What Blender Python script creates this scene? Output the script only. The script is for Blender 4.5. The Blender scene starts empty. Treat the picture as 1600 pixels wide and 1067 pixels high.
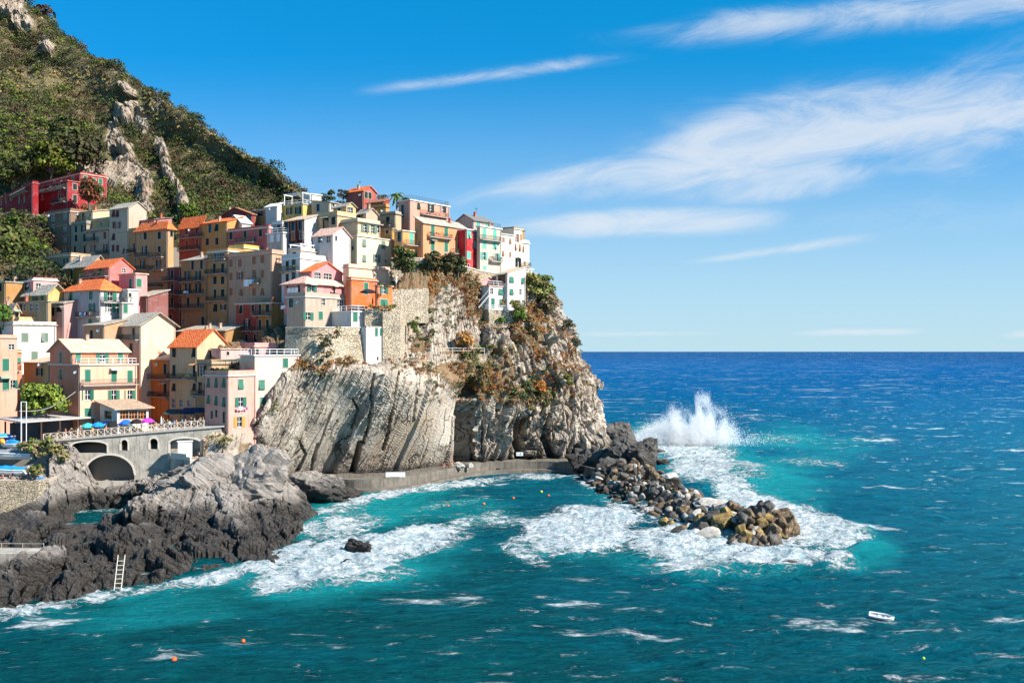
import bpy, bmesh, math, random
import numpy as np
from mathutils import Vector, Matrix, Euler
random.seed(7)
RNG = np.random.default_rng(7)
C = bpy.context.scene.collection
U, H, F, CX, HY = 0.9, 27.0, 1400.0, 800.0, 549.0
SUN_AZ, SUN_EL = 114.0, 37.0            # clockwise from +Y, degrees

def P(px, py, Y):
    Y = Y*U
    return Vector(((px-CX)/F*Y, Y, H-(py-HY)/F*Y))
def PZ(px, py, z=0.0):                   # the point at height z
    Y = (H-z)*F/(py-HY)
    return Vector(((px-CX)/F*Y, Y, z))

# ---------------------------------------------------------------- noise
def _hash(ix, iy, iz):
    h = (ix.astype(np.int64)*374761393 + iy.astype(np.int64)*668265263 + iz.astype(np.int64)*2147483647) & 0xffffffff
    h = ((h ^ (h >> 13))*1274126177) & 0xffffffff
    h = (h ^ (h >> 16)) & 0xffffffff
    return h.astype(np.float64)/0xffffffff*2-1
def vnoise(p):
    p = np.asarray(p, float); i = np.floor(p); f = p-i; f = f*f*(3-2*f)
    x, y, z = i[..., 0], i[..., 1], i[..., 2]; fx, fy, fz = f[..., 0], f[..., 1], f[..., 2]
    def c(a, b, d): return _hash(x+a, y+b, z+d)
    x00 = c(0,0,0)*(1-fx)+c(1,0,0)*fx; x10 = c(0,1,0)*(1-fx)+c(1,1,0)*fx
    x01 = c(0,0,1)*(1-fx)+c(1,0,1)*fx; x11 = c(0,1,1)*(1-fx)+c(1,1,1)*fx
    return (x00*(1-fy)+x10*fy)*(1-fz)+(x01*(1-fy)+x11*fy)*fz
def fbm(p, o=4, g=0.5):
    p = np.asarray(p, float); s = 0; a = 1; t = 0
    for k in range(o):
        s = s+a*vnoise(p*(2.03**k)+k*17.3); t += a; a *= g
    return s/t
def ridged(p, o=4):
    p = np.asarray(p, float); s = 0; a = 1; t = 0
    for k in range(o):
        s = s+a*(1-2*np.abs(vnoise(p*(2.1**k)+k*9.1))); t += a; a *= 0.5
    return s/t
def blocks(p, seed=0, tilt=0.6):      # faceted blocks: every cell is a plane of its own
    p = np.asarray(p, float); sh = p.shape[:-1]; q = p.reshape(-1, 3); i = np.floor(q).astype(int)
    best = np.full(len(q), 1e9); sec = best.copy(); val = np.zeros(len(q))
    for a in (-1, 0, 1):
        for b in (-1, 0, 1):
            for c in (-1, 0, 1):
                x, y, z = i[:, 0]+a, i[:, 1]+b, i[:, 2]+c
                h = [_hash(x+s*31+seed*7, y-s*17, z+s*5) for s in range(7)]
                cc = np.stack([x+.5+.42*h[0], y+.5+.42*h[1], z+.5+.42*h[2]], -1); dv = q-cc; d = (dv**2).sum(-1)
                v = h[3]*0.5+tilt*(dv[:, 0]*h[4]+dv[:, 1]*h[5]+dv[:, 2]*h[6]); m = d < best
                sec = np.where(m, best, np.minimum(sec, d)); best = np.where(m, d, best); val = np.where(m, v, val)
    e = np.sqrt(sec)-np.sqrt(best)
    return (val-0.3*sstep(0.14, 0, e)).reshape(sh)
def sstep(a, b, x):
    t = np.clip((x-a)/(b-a), 0, 1); return t*t*(3-2*t)

# ---------------------------------------------------------------- materials
MATS = {}
class NT:
    def __init__(s, tree): s.t = tree; s.n = tree.nodes; s.l = tree.links
    def node(s, typ, **kw):
        n = s.n.new(typ)
        for k, v in kw.items():
            if k.startswith('i_'):
                key = k[2:]; key = int(key) if key.isdigit() else key.replace('_', ' ')
                s.setin(n.inputs[key], v)
            else: setattr(n, k, v)
        return n
    def setin(s, sock, v):
        if isinstance(v, bpy.types.NodeSocket): s.l.new(v, sock)
        else: sock.default_value = v
    def math(s, op, a, b=0.0, c=None, clamp=False):
        n = s.n.new('ShaderNodeMath'); n.operation = op; n.use_clamp = clamp
        s.setin(n.inputs[0], a); s.setin(n.inputs[1], b)
        if c is not None: s.setin(n.inputs[2], c)
        return n.outputs[0]
    def mix(s, f, a, b, blend='MIX'):
        n = s.n.new('ShaderNodeMix'); n.data_type = 'RGBA'; n.blend_type = blend
        s.setin(n.inputs[0], f); s.setin(n.inputs[6], a); s.setin(n.inputs[7], b)
        return n.outputs[2]
    def ramp(s, f, stops):
        n = s.n.new('ShaderNodeValToRGB'); s.setin(n.inputs[0], f)
        e = n.color_ramp.elements
        while len(e) < len(stops): e.new(0.5)
        for k, (p, c) in enumerate(stops):
            e[k].position = p; e[k].color = (c, c, c, 1) if isinstance(c, (int, float)) else (*c, 1)
        return n.outputs[0]
    def smooth(s, x, a, b):
        n = s.n.new('ShaderNodeMapRange'); n.interpolation_type = 'SMOOTHSTEP'; n.clamp = True
        s.setin(n.inputs[0], x); s.setin(n.inputs[1], a); s.setin(n.inputs[2], b)
        return n.outputs[0]
    def noise(s, vec, scale, detail=4, rough=0.55, dist=0.0):
        n = s.n.new('ShaderNodeTexNoise'); s.setin(n.inputs['Vector'], vec)
        n.inputs['Scale'].default_value = scale; n.inputs['Detail'].default_value = detail
        n.inputs['Roughness'].default_value = rough; n.inputs['Distortion'].default_value = dist
        return n.outputs[0]
    def voro(s, vec, scale, feature='F1', rnd=1.0):
        n = s.n.new('ShaderNodeTexVoronoi'); n.feature = feature; s.setin(n.inputs['Vector'], vec)
        n.inputs['Scale'].default_value = scale; n.inputs['Randomness'].default_value = rnd
        return n
    def mapping(s, vec, rot=(0,0,0), scale=(1,1,1), loc=(0,0,0)):
        n = s.n.new('ShaderNodeMapping'); s.setin(n.inputs[0], vec)
        n.inputs['Location'].default_value = loc; n.inputs['Rotation'].default_value = rot; n.inputs['Scale'].default_value = scale
        return n.outputs[0]
    def bump(s, h, strength, dist, normal=None):
        n = s.n.new('ShaderNodeBump'); s.setin(n.inputs['Height'], h)
        n.inputs['Strength'].default_value = strength; n.inputs['Distance'].default_value = dist
        if normal is not None: s.setin(n.inputs['Normal'], normal)
        return n.outputs[0]
def c4(c): return (c[0], c[1], c[2], 1.0)
def new_mat(name):
    m = bpy.data.materials.new(name); m.use_nodes = True
    t = NT(m.node_tree); b = t.n['Principled BSDF']
    return m, t, b
def plain(name, col, rough=0.6, metal=0.0, spec=0.3, var=0.12):
    if name in MATS: return MATS[name]
    m, t, b = new_mat(name)
    tc = t.node('ShaderNodeTexCoord').outputs['Object']
    n = t.noise(tc, 1.7, 3)
    t.setin(b.inputs['Base Color'], t.mix(t.math('MULTIPLY', n, 1.0), c4([x*(1-var) for x in col]), c4([min(1, x*(1+var)) for x in col])))
    b.inputs['Roughness'].default_value = rough; b.inputs['Metallic'].default_value = metal
    b.inputs['Specular IOR Level'].default_value = spec
    MATS[name] = m; return m
def stucco(col):
    key = 'stucco %.2f %.2f %.2f' % tuple(col)
    if key in MATS: return MATS[key]
    m, t, b = new_mat(key)
    tc = t.node('ShaderNodeTexCoord').outputs['Object']
    oi = t.node('ShaderNodeObjectInfo').outputs['Random']
    off = t.node('ShaderNodeCombineXYZ', i_0=t.math('MULTIPLY', oi, 37.0), i_1=t.math('MULTIPLY', oi, 11.0)).outputs[0]
    v = t.node('ShaderNodeVectorMath', operation='ADD', i_0=tc, i_1=off).outputs[0]
    big = t.noise(v, 0.35, 5, 0.6)
    streak = t.noise(t.mapping(v, scale=(1.6, 1.6, 0.12)), 1.4, 5, 0.65)
    fine = t.noise(v, 6.0, 3, 0.6)
    lm = sum(col)/3; col = [(x*.9+lm*.1)**1.6*k*(0.87 if min(col) < 0.6 else .80) for x, k in zip(col, ((1.14, .95, .88) if min(col) < 0.6 else (1.03, .98, .93)))]; g = sum(col)/3
    dirty = [x*0.52+g*0.10 for x in col]; faded = [min(0.86, x*0.85+0.12*g+0.03) for x in col]
    base = t.mix(t.smooth(big, 0.38, 0.68), c4(col), c4(faded))
    base = t.mix(t.math('MULTIPLY', t.smooth(streak, 0.49, 0.70), 0.65), base, c4(dirty))
    pat = t.noise(t.mapping(v, loc=(7, 3, 1)), 0.8, 6, 0.7, 0.6)
    base = t.mix(t.math('MULTIPLY', t.smooth(pat, 0.56, 0.62), 0.38), base, c4([x*.45+.17 for x in faded]))
    base = t.mix(t.math('MULTIPLY', t.smooth(fine, 0.52, 0.72), 0.4), base, c4(dirty))
    t.setin(b.inputs['Base Color'], base)
    b.inputs['Roughness'].default_value = 0.9; b.inputs['Specular IOR Level'].default_value = 0.15
    t.setin(b.inputs['Normal'], t.bump(fine, 0.35, 0.05))
    MATS[key] = m; return m
def tiles(name, col, col2, patchy=0.5):
    if name in MATS: return MATS[name]
    m, t, b = new_mat(name)
    tc = t.node('ShaderNodeTexCoord').outputs['Object']
    v = t.voro(tc, 3.2)
    n = t.noise(tc, 0.7, 5, 0.65)
    base = t.mix(t.smooth(t.math('ADD', t.math('MULTIPLY', n, 0.6), t.math('MULTIPLY', v.outputs['Color'], 0.4)), 0.36, 0.62), c4(col), c4(col2))
    dk = t.noise(tc, 2.5, 4, 0.7)
    base = t.mix(t.math('MULTIPLY', t.smooth(dk, 0.58, 0.72), patchy), base, c4([x*0.35 for x in col]))
    t.setin(b.inputs['Base Color'], base); b.inputs['Roughness'].default_value = 0.85
    b.inputs['Specular IOR Level'].default_value = 0.2
    t.setin(b.inputs['Normal'], t.bump(v.outputs['Distance'], 0.8, 0.15))
    MATS[name] = m; return m
def masonry(name, col, scale=1.4, dark=0.35, moss=0.3):
    if name in MATS: return MATS[name]
    m, t, b = new_mat(name)
    tc = t.node('ShaderNodeTexCoord').outputs['Object']
    w = t.mapping(tc, scale=(1, 1, 1.7))
    v = t.voro(w, scale); e = t.voro(w, scale, 'DISTANCE_TO_EDGE')
    n = t.noise(tc, 0.35, 5, 0.6); n2 = t.noise(tc, 5, 4, 0.6)
    cc = t.mix(v.outputs['Color'], c4([x*0.7 for x in col]), c4([min(1, x*1.25) for x in col]))
    cc = t.mix(t.math('MULTIPLY', t.smooth(n, 0.45, 0.7), moss), cc, c4((0.16, 0.13, 0.075)))
    cc = t.mix(t.math('MULTIPLY', t.smooth(n2, 0.5, 0.75), 0.4), cc, c4([x*dark for x in col]))
    cc = t.mix(t.smooth(e.outputs['Distance'], 0.07, 0.0), cc, c4([x*dark for x in col]))
    t.setin(b.inputs['Base Color'], cc); b.inputs['Roughness'].default_value = 0.95
    b.inputs['Specular IOR Level'].default_value = 0.1
    t.setin(b.inputs['Normal'], t.bump(t.math('ADD', t.smooth(e.outputs['Distance'], 0.0, 0.15), t.math('MULTIPLY', n2, 0.6)), 0.9, 0.2))
    MATS[name] = m; return m
def vcol_mat(name, attr='Col', rough=0.8, transl=0.0):
    if name in MATS: return MATS[name]
    m, t, b = new_mat(name)
    a = t.node('ShaderNodeAttribute', attribute_name=attr)
    t.setin(b.inputs['Base Color'], a.outputs['Color'])
    b.inputs['Roughness'].default_value = rough; b.inputs['Specular IOR Level'].default_value = 0.15
    MATS[name] = m; return m

WHITE = plain('white paint', (0.8, 0.79, 0.76)); OFFW = plain('window surround plaster', (0.44, 0.39, 0.32))
GLASS = plain('dark window glass', (0.012, 0.014, 0.016), 0.12, 0, 0.5, 0.3)
SHUT = {'g': plain('dark green shutter paint', (0.02, 0.14, 0.085)), 'r': plain('oxblood shutter paint', (0.14, 0.035, 0.03)),
        'b': plain('brown shutter paint', (0.30, 0.11, 0.05)), 'm': plain('mint shutter paint', (0.10, 0.38, 0.29)),
        'k': plain('black green shutter paint', (0.014, 0.026, 0.02), .8), 'y': plain('grey green shutter paint', (0.13, 0.19, 0.14)),
        'O': plain('orange shutter paint', (0.75, 0.25, 0.05)), 'W': plain('white shutter paint', (0.7, 0.72, 0.72))}
IRON = plain('dark iron', (0.05, 0.045, 0.04), 0.5); SLABM = plain('balcony concrete', (0.36, 0.33, 0.29), 0.9)
ROOFM = {'o': tiles('orange clay tiles', (0.62, 0.115, 0.03), (0.74, 0.19, 0.06), 0.4),
         's': tiles('grey stone slates', (0.30, 0.26, 0.21), (0.45, 0.39, 0.31), 0.5),
         't': tiles('faded tan tiles', (0.50, 0.33, 0.22), (0.60, 0.46, 0.34), 0.4),
         'p': tiles('pinkish clay tiles', (0.60, 0.33, 0.25), (0.70, 0.45, 0.34), 0.4),
         'b': tiles('brown weathered tiles', (0.36, 0.24, 0.16), (0.46, 0.33, 0.23), 0.5),
         'c': plain('pale roof screed', (0.55, 0.50, 0.43), 0.95), 'w': plain('white roof screed', (0.74, 0.72, 0.68), 0.95),
         'k': plain('dark slate', (0.16, 0.15, 0.14), 0.9), 'd': tiles('brown red tiles', (0.32, 0.11, 0.07), (0.40, 0.17, 0.10), 0.4)}

# ---------------------------------------------------------------- meshes
class MB:
    def __init__(s): s.v = []; s.f = []; s.m = []
    def face(s, pts, mi=0):
        k = len(s.v); s.v += [tuple(p) for p in pts]; s.f.append(tuple(range(k, k+len(pts)))); s.m.append(mi)
    def box(s, a, b, mi=0, M=None):
        x0, y0, z0 = a; x1, y1, z1 = b
        p = [(x0,y0,z0),(x1,y0,z0),(x1,y1,z0),(x0,y1,z0),(x0,y0,z1),(x1,y0,z1),(x1,y1,z1),(x0,y1,z1)]
        if M is not None: p = [tuple(M @ Vector(q)) for q in p]
        k = len(s.v); s.v += p
        for f in ((0,3,2,1),(4,5,6,7),(0,1,5,4),(1,2,6,5),(2,3,7,6),(3,0,4,7)):
            s.f.append(tuple(k+i for i in f)); s.m.append(mi)
    def prism(s, pts, n, mi=0):                # pts: polygon, n: extrusion vector
        n = Vector(n); k = len(s.v); N = len(pts)
        s.v += [tuple(Vector(p)) for p in pts]+[tuple(Vector(p)+n) for p in pts]
        s.f.append(tuple(range(k, k+N))[::-1]); s.m.append(mi)
        s.f.append(tuple(range(k+N, k+2*N))); s.m.append(mi)
        for i in range(N):
            j = (i+1) % N; s.f.append((k+i, k+j, k+N+j, k+N+i)); s.m.append(mi)
    def bar(s, a, b, r, mi=0, r2=None, n=4):
        a = Vector(a); b = Vector(b); d = (b-a)
        if d.length < 1e-6: return
        d.normalize(); r2 = r if r2 is None else r2
        u = d.orthogonal().normalized(); w = d.cross(u)
        k = len(s.v)
        for c, rr in ((a, r), (b, r2)):
            for i in range(n):
                an = 2*math.pi*(i+0.5)/n; s.v.append(tuple(c+(u*math.cos(an)+w*math.sin(an))*rr))
        for i in range(n):
            j = (i+1) % n; s.f.append((k+i, k+j, k+n+j, k+n+i)); s.m.append(mi)
        s.f.append(tuple(range(k, k+n))[::-1]); s.m.append(mi); s.f.append(tuple(range(k+n, k+2*n))); s.m.append(mi)
    def lathe(s, prof, mi=0, n=12, c=(0,0,0)):
        k = len(s.v)
        for r, z in prof:
            for i in range(n):
                a = 2*math.pi*i/n; s.v.append((c[0]+r*math.cos(a), c[1]+r*math.sin(a), c[2]+z))
        for q in range(len(prof)-1):
            for i in range(n):
                j = (i+1) % n; s.f.append((k+q*n+i, k+q*n+j, k+(q+1)*n+j, k+(q+1)*n+i)); s.m.append(mi)
        s.f.append(tuple(k+i for i in range(n))[::-1]); s.m.append(mi)
        s.f.append(tuple(k+(len(prof)-1)*n+i for i in range(n))); s.m.append(mi)
    def mesh(s, name, mats, smooth=False):
        me = bpy.data.meshes.new(name); me.from_pydata(s.v, [], s.f)
        for m in mats: me.materials.append(m)
        if len(mats) > 1: me.polygons.foreach_set('material_index', s.m)
        if smooth: me.polygons.foreach_set('use_smooth', [True]*len(s.f))
        me.update(); return me
    def build(s, name, mats, parent=None, smooth=False, loc=None):
        if not isinstance(mats, (list, tuple)): mats = [mats]
        return link(name, s.mesh(name, mats, smooth), parent, loc)
def link(name, me, parent=None, loc=None, rot=None, scale=None):
    o = bpy.data.objects.new(name, me); C.objects.link(o)
    if parent: o.parent = parent
    if loc is not None: o.location = loc
    if rot is not None: o.rotation_euler = rot
    if scale is not None: o.scale = scale
    return o
def tag(o, label=None, cat=None, group=None, kind=None):
    if label: o['label'] = label
    if cat: o['category'] = cat
    if group: o['group'] = group
    if kind: o['kind'] = kind
    return o
def empty(name, loc, rz=0):
    o = bpy.data.objects.new(name, None); C.objects.link(o); o.location = loc; o.rotation_euler = (0, 0, rz); return o
def np_mesh(name, V, Q, mat=None, smooth=True, attrs=None, cols=None):
    me = bpy.data.meshes.new(name); V = np.ascontiguousarray(V, np.float32); Q = np.ascontiguousarray(Q, np.int32)
    k = Q.shape[1]
    me.vertices.add(len(V)); me.vertices.foreach_set('co', V.ravel())
    me.loops.add(Q.size); me.loops.foreach_set('vertex_index', Q.ravel())
    me.polygons.add(len(Q)); me.polygons.foreach_set('loop_start', np.arange(0, Q.size, k, dtype=np.int32))
    me.polygons.foreach_set('use_smooth', np.full(len(Q), smooth))
    me.update(calc_edges=True)
    for n, a in (attrs or {}).items():
        at = me.attributes.new(n, 'FLOAT', 'POINT'); at.data.foreach_set('value', np.ascontiguousarray(a, np.float32).ravel())
    if cols is not None:
        at = me.attributes.new('Col', 'FLOAT_COLOR', 'POINT')
        cc = np.ones((len(V), 4), np.float32); cc[:, :3] = cols; at.data.foreach_set('color', cc.ravel())
    if mat: me.materials.append(mat)
    return me
def grid_quads(nr, nc):
    i = np.arange(nr*nc).reshape(nr, nc)
    return np.stack([i[:-1, :-1], i[:-1, 1:], i[1:, 1:], i[1:, :-1]], -1).reshape(-1, 4)
def cr(ctrl, n):                          # Catmull-Rom along axis 0
    ctrl = np.asarray(ctrl, float); m = len(ctrl)
    t = np.linspace(0, m-1, n); i = np.clip(np.floor(t).astype(int), 0, m-2); f = (t-i)
    f = f.reshape(-1, *([1]*(ctrl.ndim-1)))
    p0 = ctrl[np.clip(i-1, 0, m-1)]; p1 = ctrl[i]; p2 = ctrl[i+1]; p3 = ctrl[np.clip(i+2, 0, m-1)]
    a = 0.5
    return ((2*p1)+(-p0+p2)*f*2*a+(2*p0-5*p1+4*p2-p3)*f*f*2*a*0.5*2*0.5*2+(-p0+3*p1-3*p2+p3)*f**3)*0.5 if False else \
        0.5*((2*p1)+(-p0+p2)*f+(2*p0-5*p1+4*p2-p3)*f*f+(-p0+3*p1-3*p2+p3)*f**3)
def loft(ctrl, nr, nc):                   # ctrl[rows][cols] of (px,py,Y) -> positions (nr,nc,3) and px,py
    A = np.asarray(ctrl, float)
    A = cr(A, nr); A = np.swapaxes(cr(np.swapaxes(A, 0, 1), nc), 0, 1)
    Y = A[..., 2]*U
    W = np.stack([(A[..., 0]-CX)/F*Y, Y, H-(A[..., 1]-HY)/F*Y], -1)
    return W, A
def grid_normals(W):
    du = np.gradient(W, axis=1); dv = np.gradient(W, axis=0)
    n = np.cross(du, dv); n /= np.linalg.norm(n, axis=-1, keepdims=True)+1e-9
    return n
def poly_dist(X, Y, pts):                 # distance to a polyline
    d = np.full(X.shape, 1e9)
    for (a, b), (c, e) in zip(pts[:-1], pts[1:]):
        vx, vy = c-a, e-b; L = vx*vx+vy*vy
        t = np.clip(((X-a)*vx+(Y-b)*vy)/L, 0, 1)
        d = np.minimum(d, np.hypot(X-(a+t*vx), Y-(b+t*vy)))
    return d
def leaves(centers, radii, cols, n, ls=0.22, squash=0.8, low=-0.35, rng=RNG, out=1.0):
    c = np.repeat(np.asarray(centers, float), n, 0); r = np.repeat(np.asarray(radii, float), n)
    col = np.repeat(np.asarray(cols, float), n, 0); N = len(c)
    d = rng.normal(size=(N, 3)); d /= np.linalg.norm(d, axis=1, keepdims=True)
    d[:, 2] = np.where(d[:, 2] < low, -d[:, 2], d[:, 2])
    rad = (r*(0.45+0.6*rng.random(N)**0.6)*out)[:, None]
    pos = c+d*rad*np.array([1, 1, squash])
    nrm = d+rng.normal(size=(N, 3))*0.6; nrm /= np.linalg.norm(nrm, axis=1, keepdims=True)
    a = np.cross(nrm, rng.normal(size=(N, 3))); a /= np.linalg.norm(a, axis=1, keepdims=True)
    b = np.cross(nrm, a); s = (r*ls*(0.6+0.8*rng.random(N)))[:, None]
    V = np.stack([pos-a*s-b*s*0.5, pos+a*s*0.2-b*s*0.8, pos+a*s+b*s*0.5, pos-a*s*0.2+b*s*0.8], 1).reshape(-1, 3)
    cc = np.clip(col*(0.6+0.8*rng.random((N, 1)))*(1+0.12*rng.normal(size=(N, 3))), 0.003, 1)
    return V, np.arange(4*N).reshape(N, 4), np.repeat(cc, 4, 0)
LEAF = vcol_mat('foliage')
def leaf_obj(name, centers, radii, cols, n, parent=None, **kw):
    V, Q, cc = leaves(centers, radii, cols, n, **kw)
    return link(name, np_mesh(name, V, Q, LEAF, False, None, cc), parent)
def tree(name, label, base, height, spread, col, col2, group=None, cat='tree', n=70, trunk=0.35, seed=0, clumps=14, leaf=0.2):
    rr = random.Random(seed); rg = np.random.default_rng(seed+50)
    t = tag(empty(name, base), label, cat, group)
    m = MB(); th = height*trunk; r0 = max(0.08, height*0.035)
    p = Vector((0, 0, -1.0)); top = Vector((rr.uniform(-.1, .1)*height, rr.uniform(-.1, .1)*height, th))
    m.bar(p, top, r0*1.2, 0, r0*0.8, 8)
    cs = []; rs = []; cl = []
    for k in range(clumps):
        a = 2*math.pi*k/clumps*2.4+rr.random(); q = rr.random()**0.5*spread*0.62; z = th+(height-th)*rr.uniform(0.1, 0.85)
        q *= 1-0.45*abs((z-th)/(height-th)-0.35)
        e = Vector((math.cos(a)*q, math.sin(a)*q, z)); m.bar(top, e, r0*0.5, 0, r0*0.12, 5)
        cs.append(e); rs.append(spread*rr.uniform(0.3, 0.5)); f = rr.random()
        cl.append([x*(1-f)+y*f for x, y in zip(col, col2)])
    m.build('trunk', plain('bark', (0.12, 0.085, 0.06), 0.9), t)
    leaf_obj('crown', cs, rs, cl, n, t, rng=rg, ls=leaf)
    return t
# ---------------------------------------------------------------- buildings
def ground_z(Y):
    return float(np.interp(Y, [150, 189, 200, 220, 238, 252, 280, 300], [10.6, 10.6, 15, 22, 34, 44, 62, 70]))
WDIM = {'c': (1.2, 1.75), 'o': (0.9, 1.75), 'w': (1.15, 1.6), 'd': (1.1, 2.25), 'k': (1.15, 2.2), 's': (0.55, 0.65),
        'p': (0.75, 2.1), 'a': (1.0, 1.5), 'G': (2.6, 1.8), 'q': (1.5, 1.5), 'f': (0.9, 1.7), 'z': (0.9, 1.7)}
_WC = {}
def win_meshes(st, w, h, sh, sur):
    key = (st, round(w, 2), round(h, 2), sh, sur)
    if key in _WC: return _WC[key]
    m = MB(); x0, x1 = -w/2, w/2; e = 0.09 if sur else 0.05; pr = 0.05
    m.box((x0-e, -pr, h), (x1+e, 0.10, h+e), 0); m.box((x0-e, -pr-0.04, -e), (x1+e, 0.10, 0), 0)
    m.box((x0-e, -pr, 0), (x0, 0.10, h), 0); m.box((x1, -pr, 0), (x1+e, 0.10, h), 0)
    m.box((x0, 0.16, 0), (x1, 0.18, h), 2)
    if st in 'owpGqfz':
        t = 0.06
        nx = 2 if st in 'owpfz' else (4 if st == 'G' else 3)
        for i in range(nx+1):
            xx = x0+(x1-x0)*i/nx; m.box((max(x0, xx-t/2), 0.10, 0), (min(x1, xx+t/2), 0.155, h), 1)
        for zz in ((0, h/2, h-t) if h < 1.9 else (0, h*0.33, h*0.68, h-t)): m.box((x0+t/2, 0.102, zz), (x1-t/2, 0.150, zz+t), 1)
    base = m.mesh('window', [OFFW if sur else SLABM, SHUT['O'] if sh == 'O' else WHITE, GLASS])
    sh_l = []
    def shm(wd, hh):
        q = MB(); q.box((0, -0.05, 0), (wd, 0.0, hh), 0)
        for k in range(int(hh/0.16)): q.box((0.07, -0.065, 0.08+k*0.16), (wd-0.07, -0.051, 0.08+k*0.16+0.09), 0)
        return q.mesh('shutter', [SHUT[sh]])
    if st in 'cd':
        me = shm(w/2-0.02, h-0.04); sh_l = [(me, (x0+0.01, 0.04, 0.02), (0, 0, 0)), (me, (0.01, 0.04, 0.02), (0, 0, 0))]
    elif st in 'opz':
        sh = 'O' if st == 'z' else sh
        ww = w*0.62; me = shm(ww, h-0.02); sh_l = [(me, (x0-ww-0.03, -pr-0.01, 0.01), (0, 0, math.radians(4))), (me, (x1+0.03, -pr-0.01, 0.01), (0, 0, math.radians(-4)))]
    elif st == 'a':                       # hinged outwards at the bottom
        me = shm(w/2-0.02, h-0.04)
        sh_l = [(me, (x0+0.01, -0.25, 0.02), (math.radians(-13), 0, 0)), (me, (0.01, -0.25, 0.02), (math.radians(-13), 0, 0))]
    _WC[key] = (base, sh_l); return _WC[key]

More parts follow.
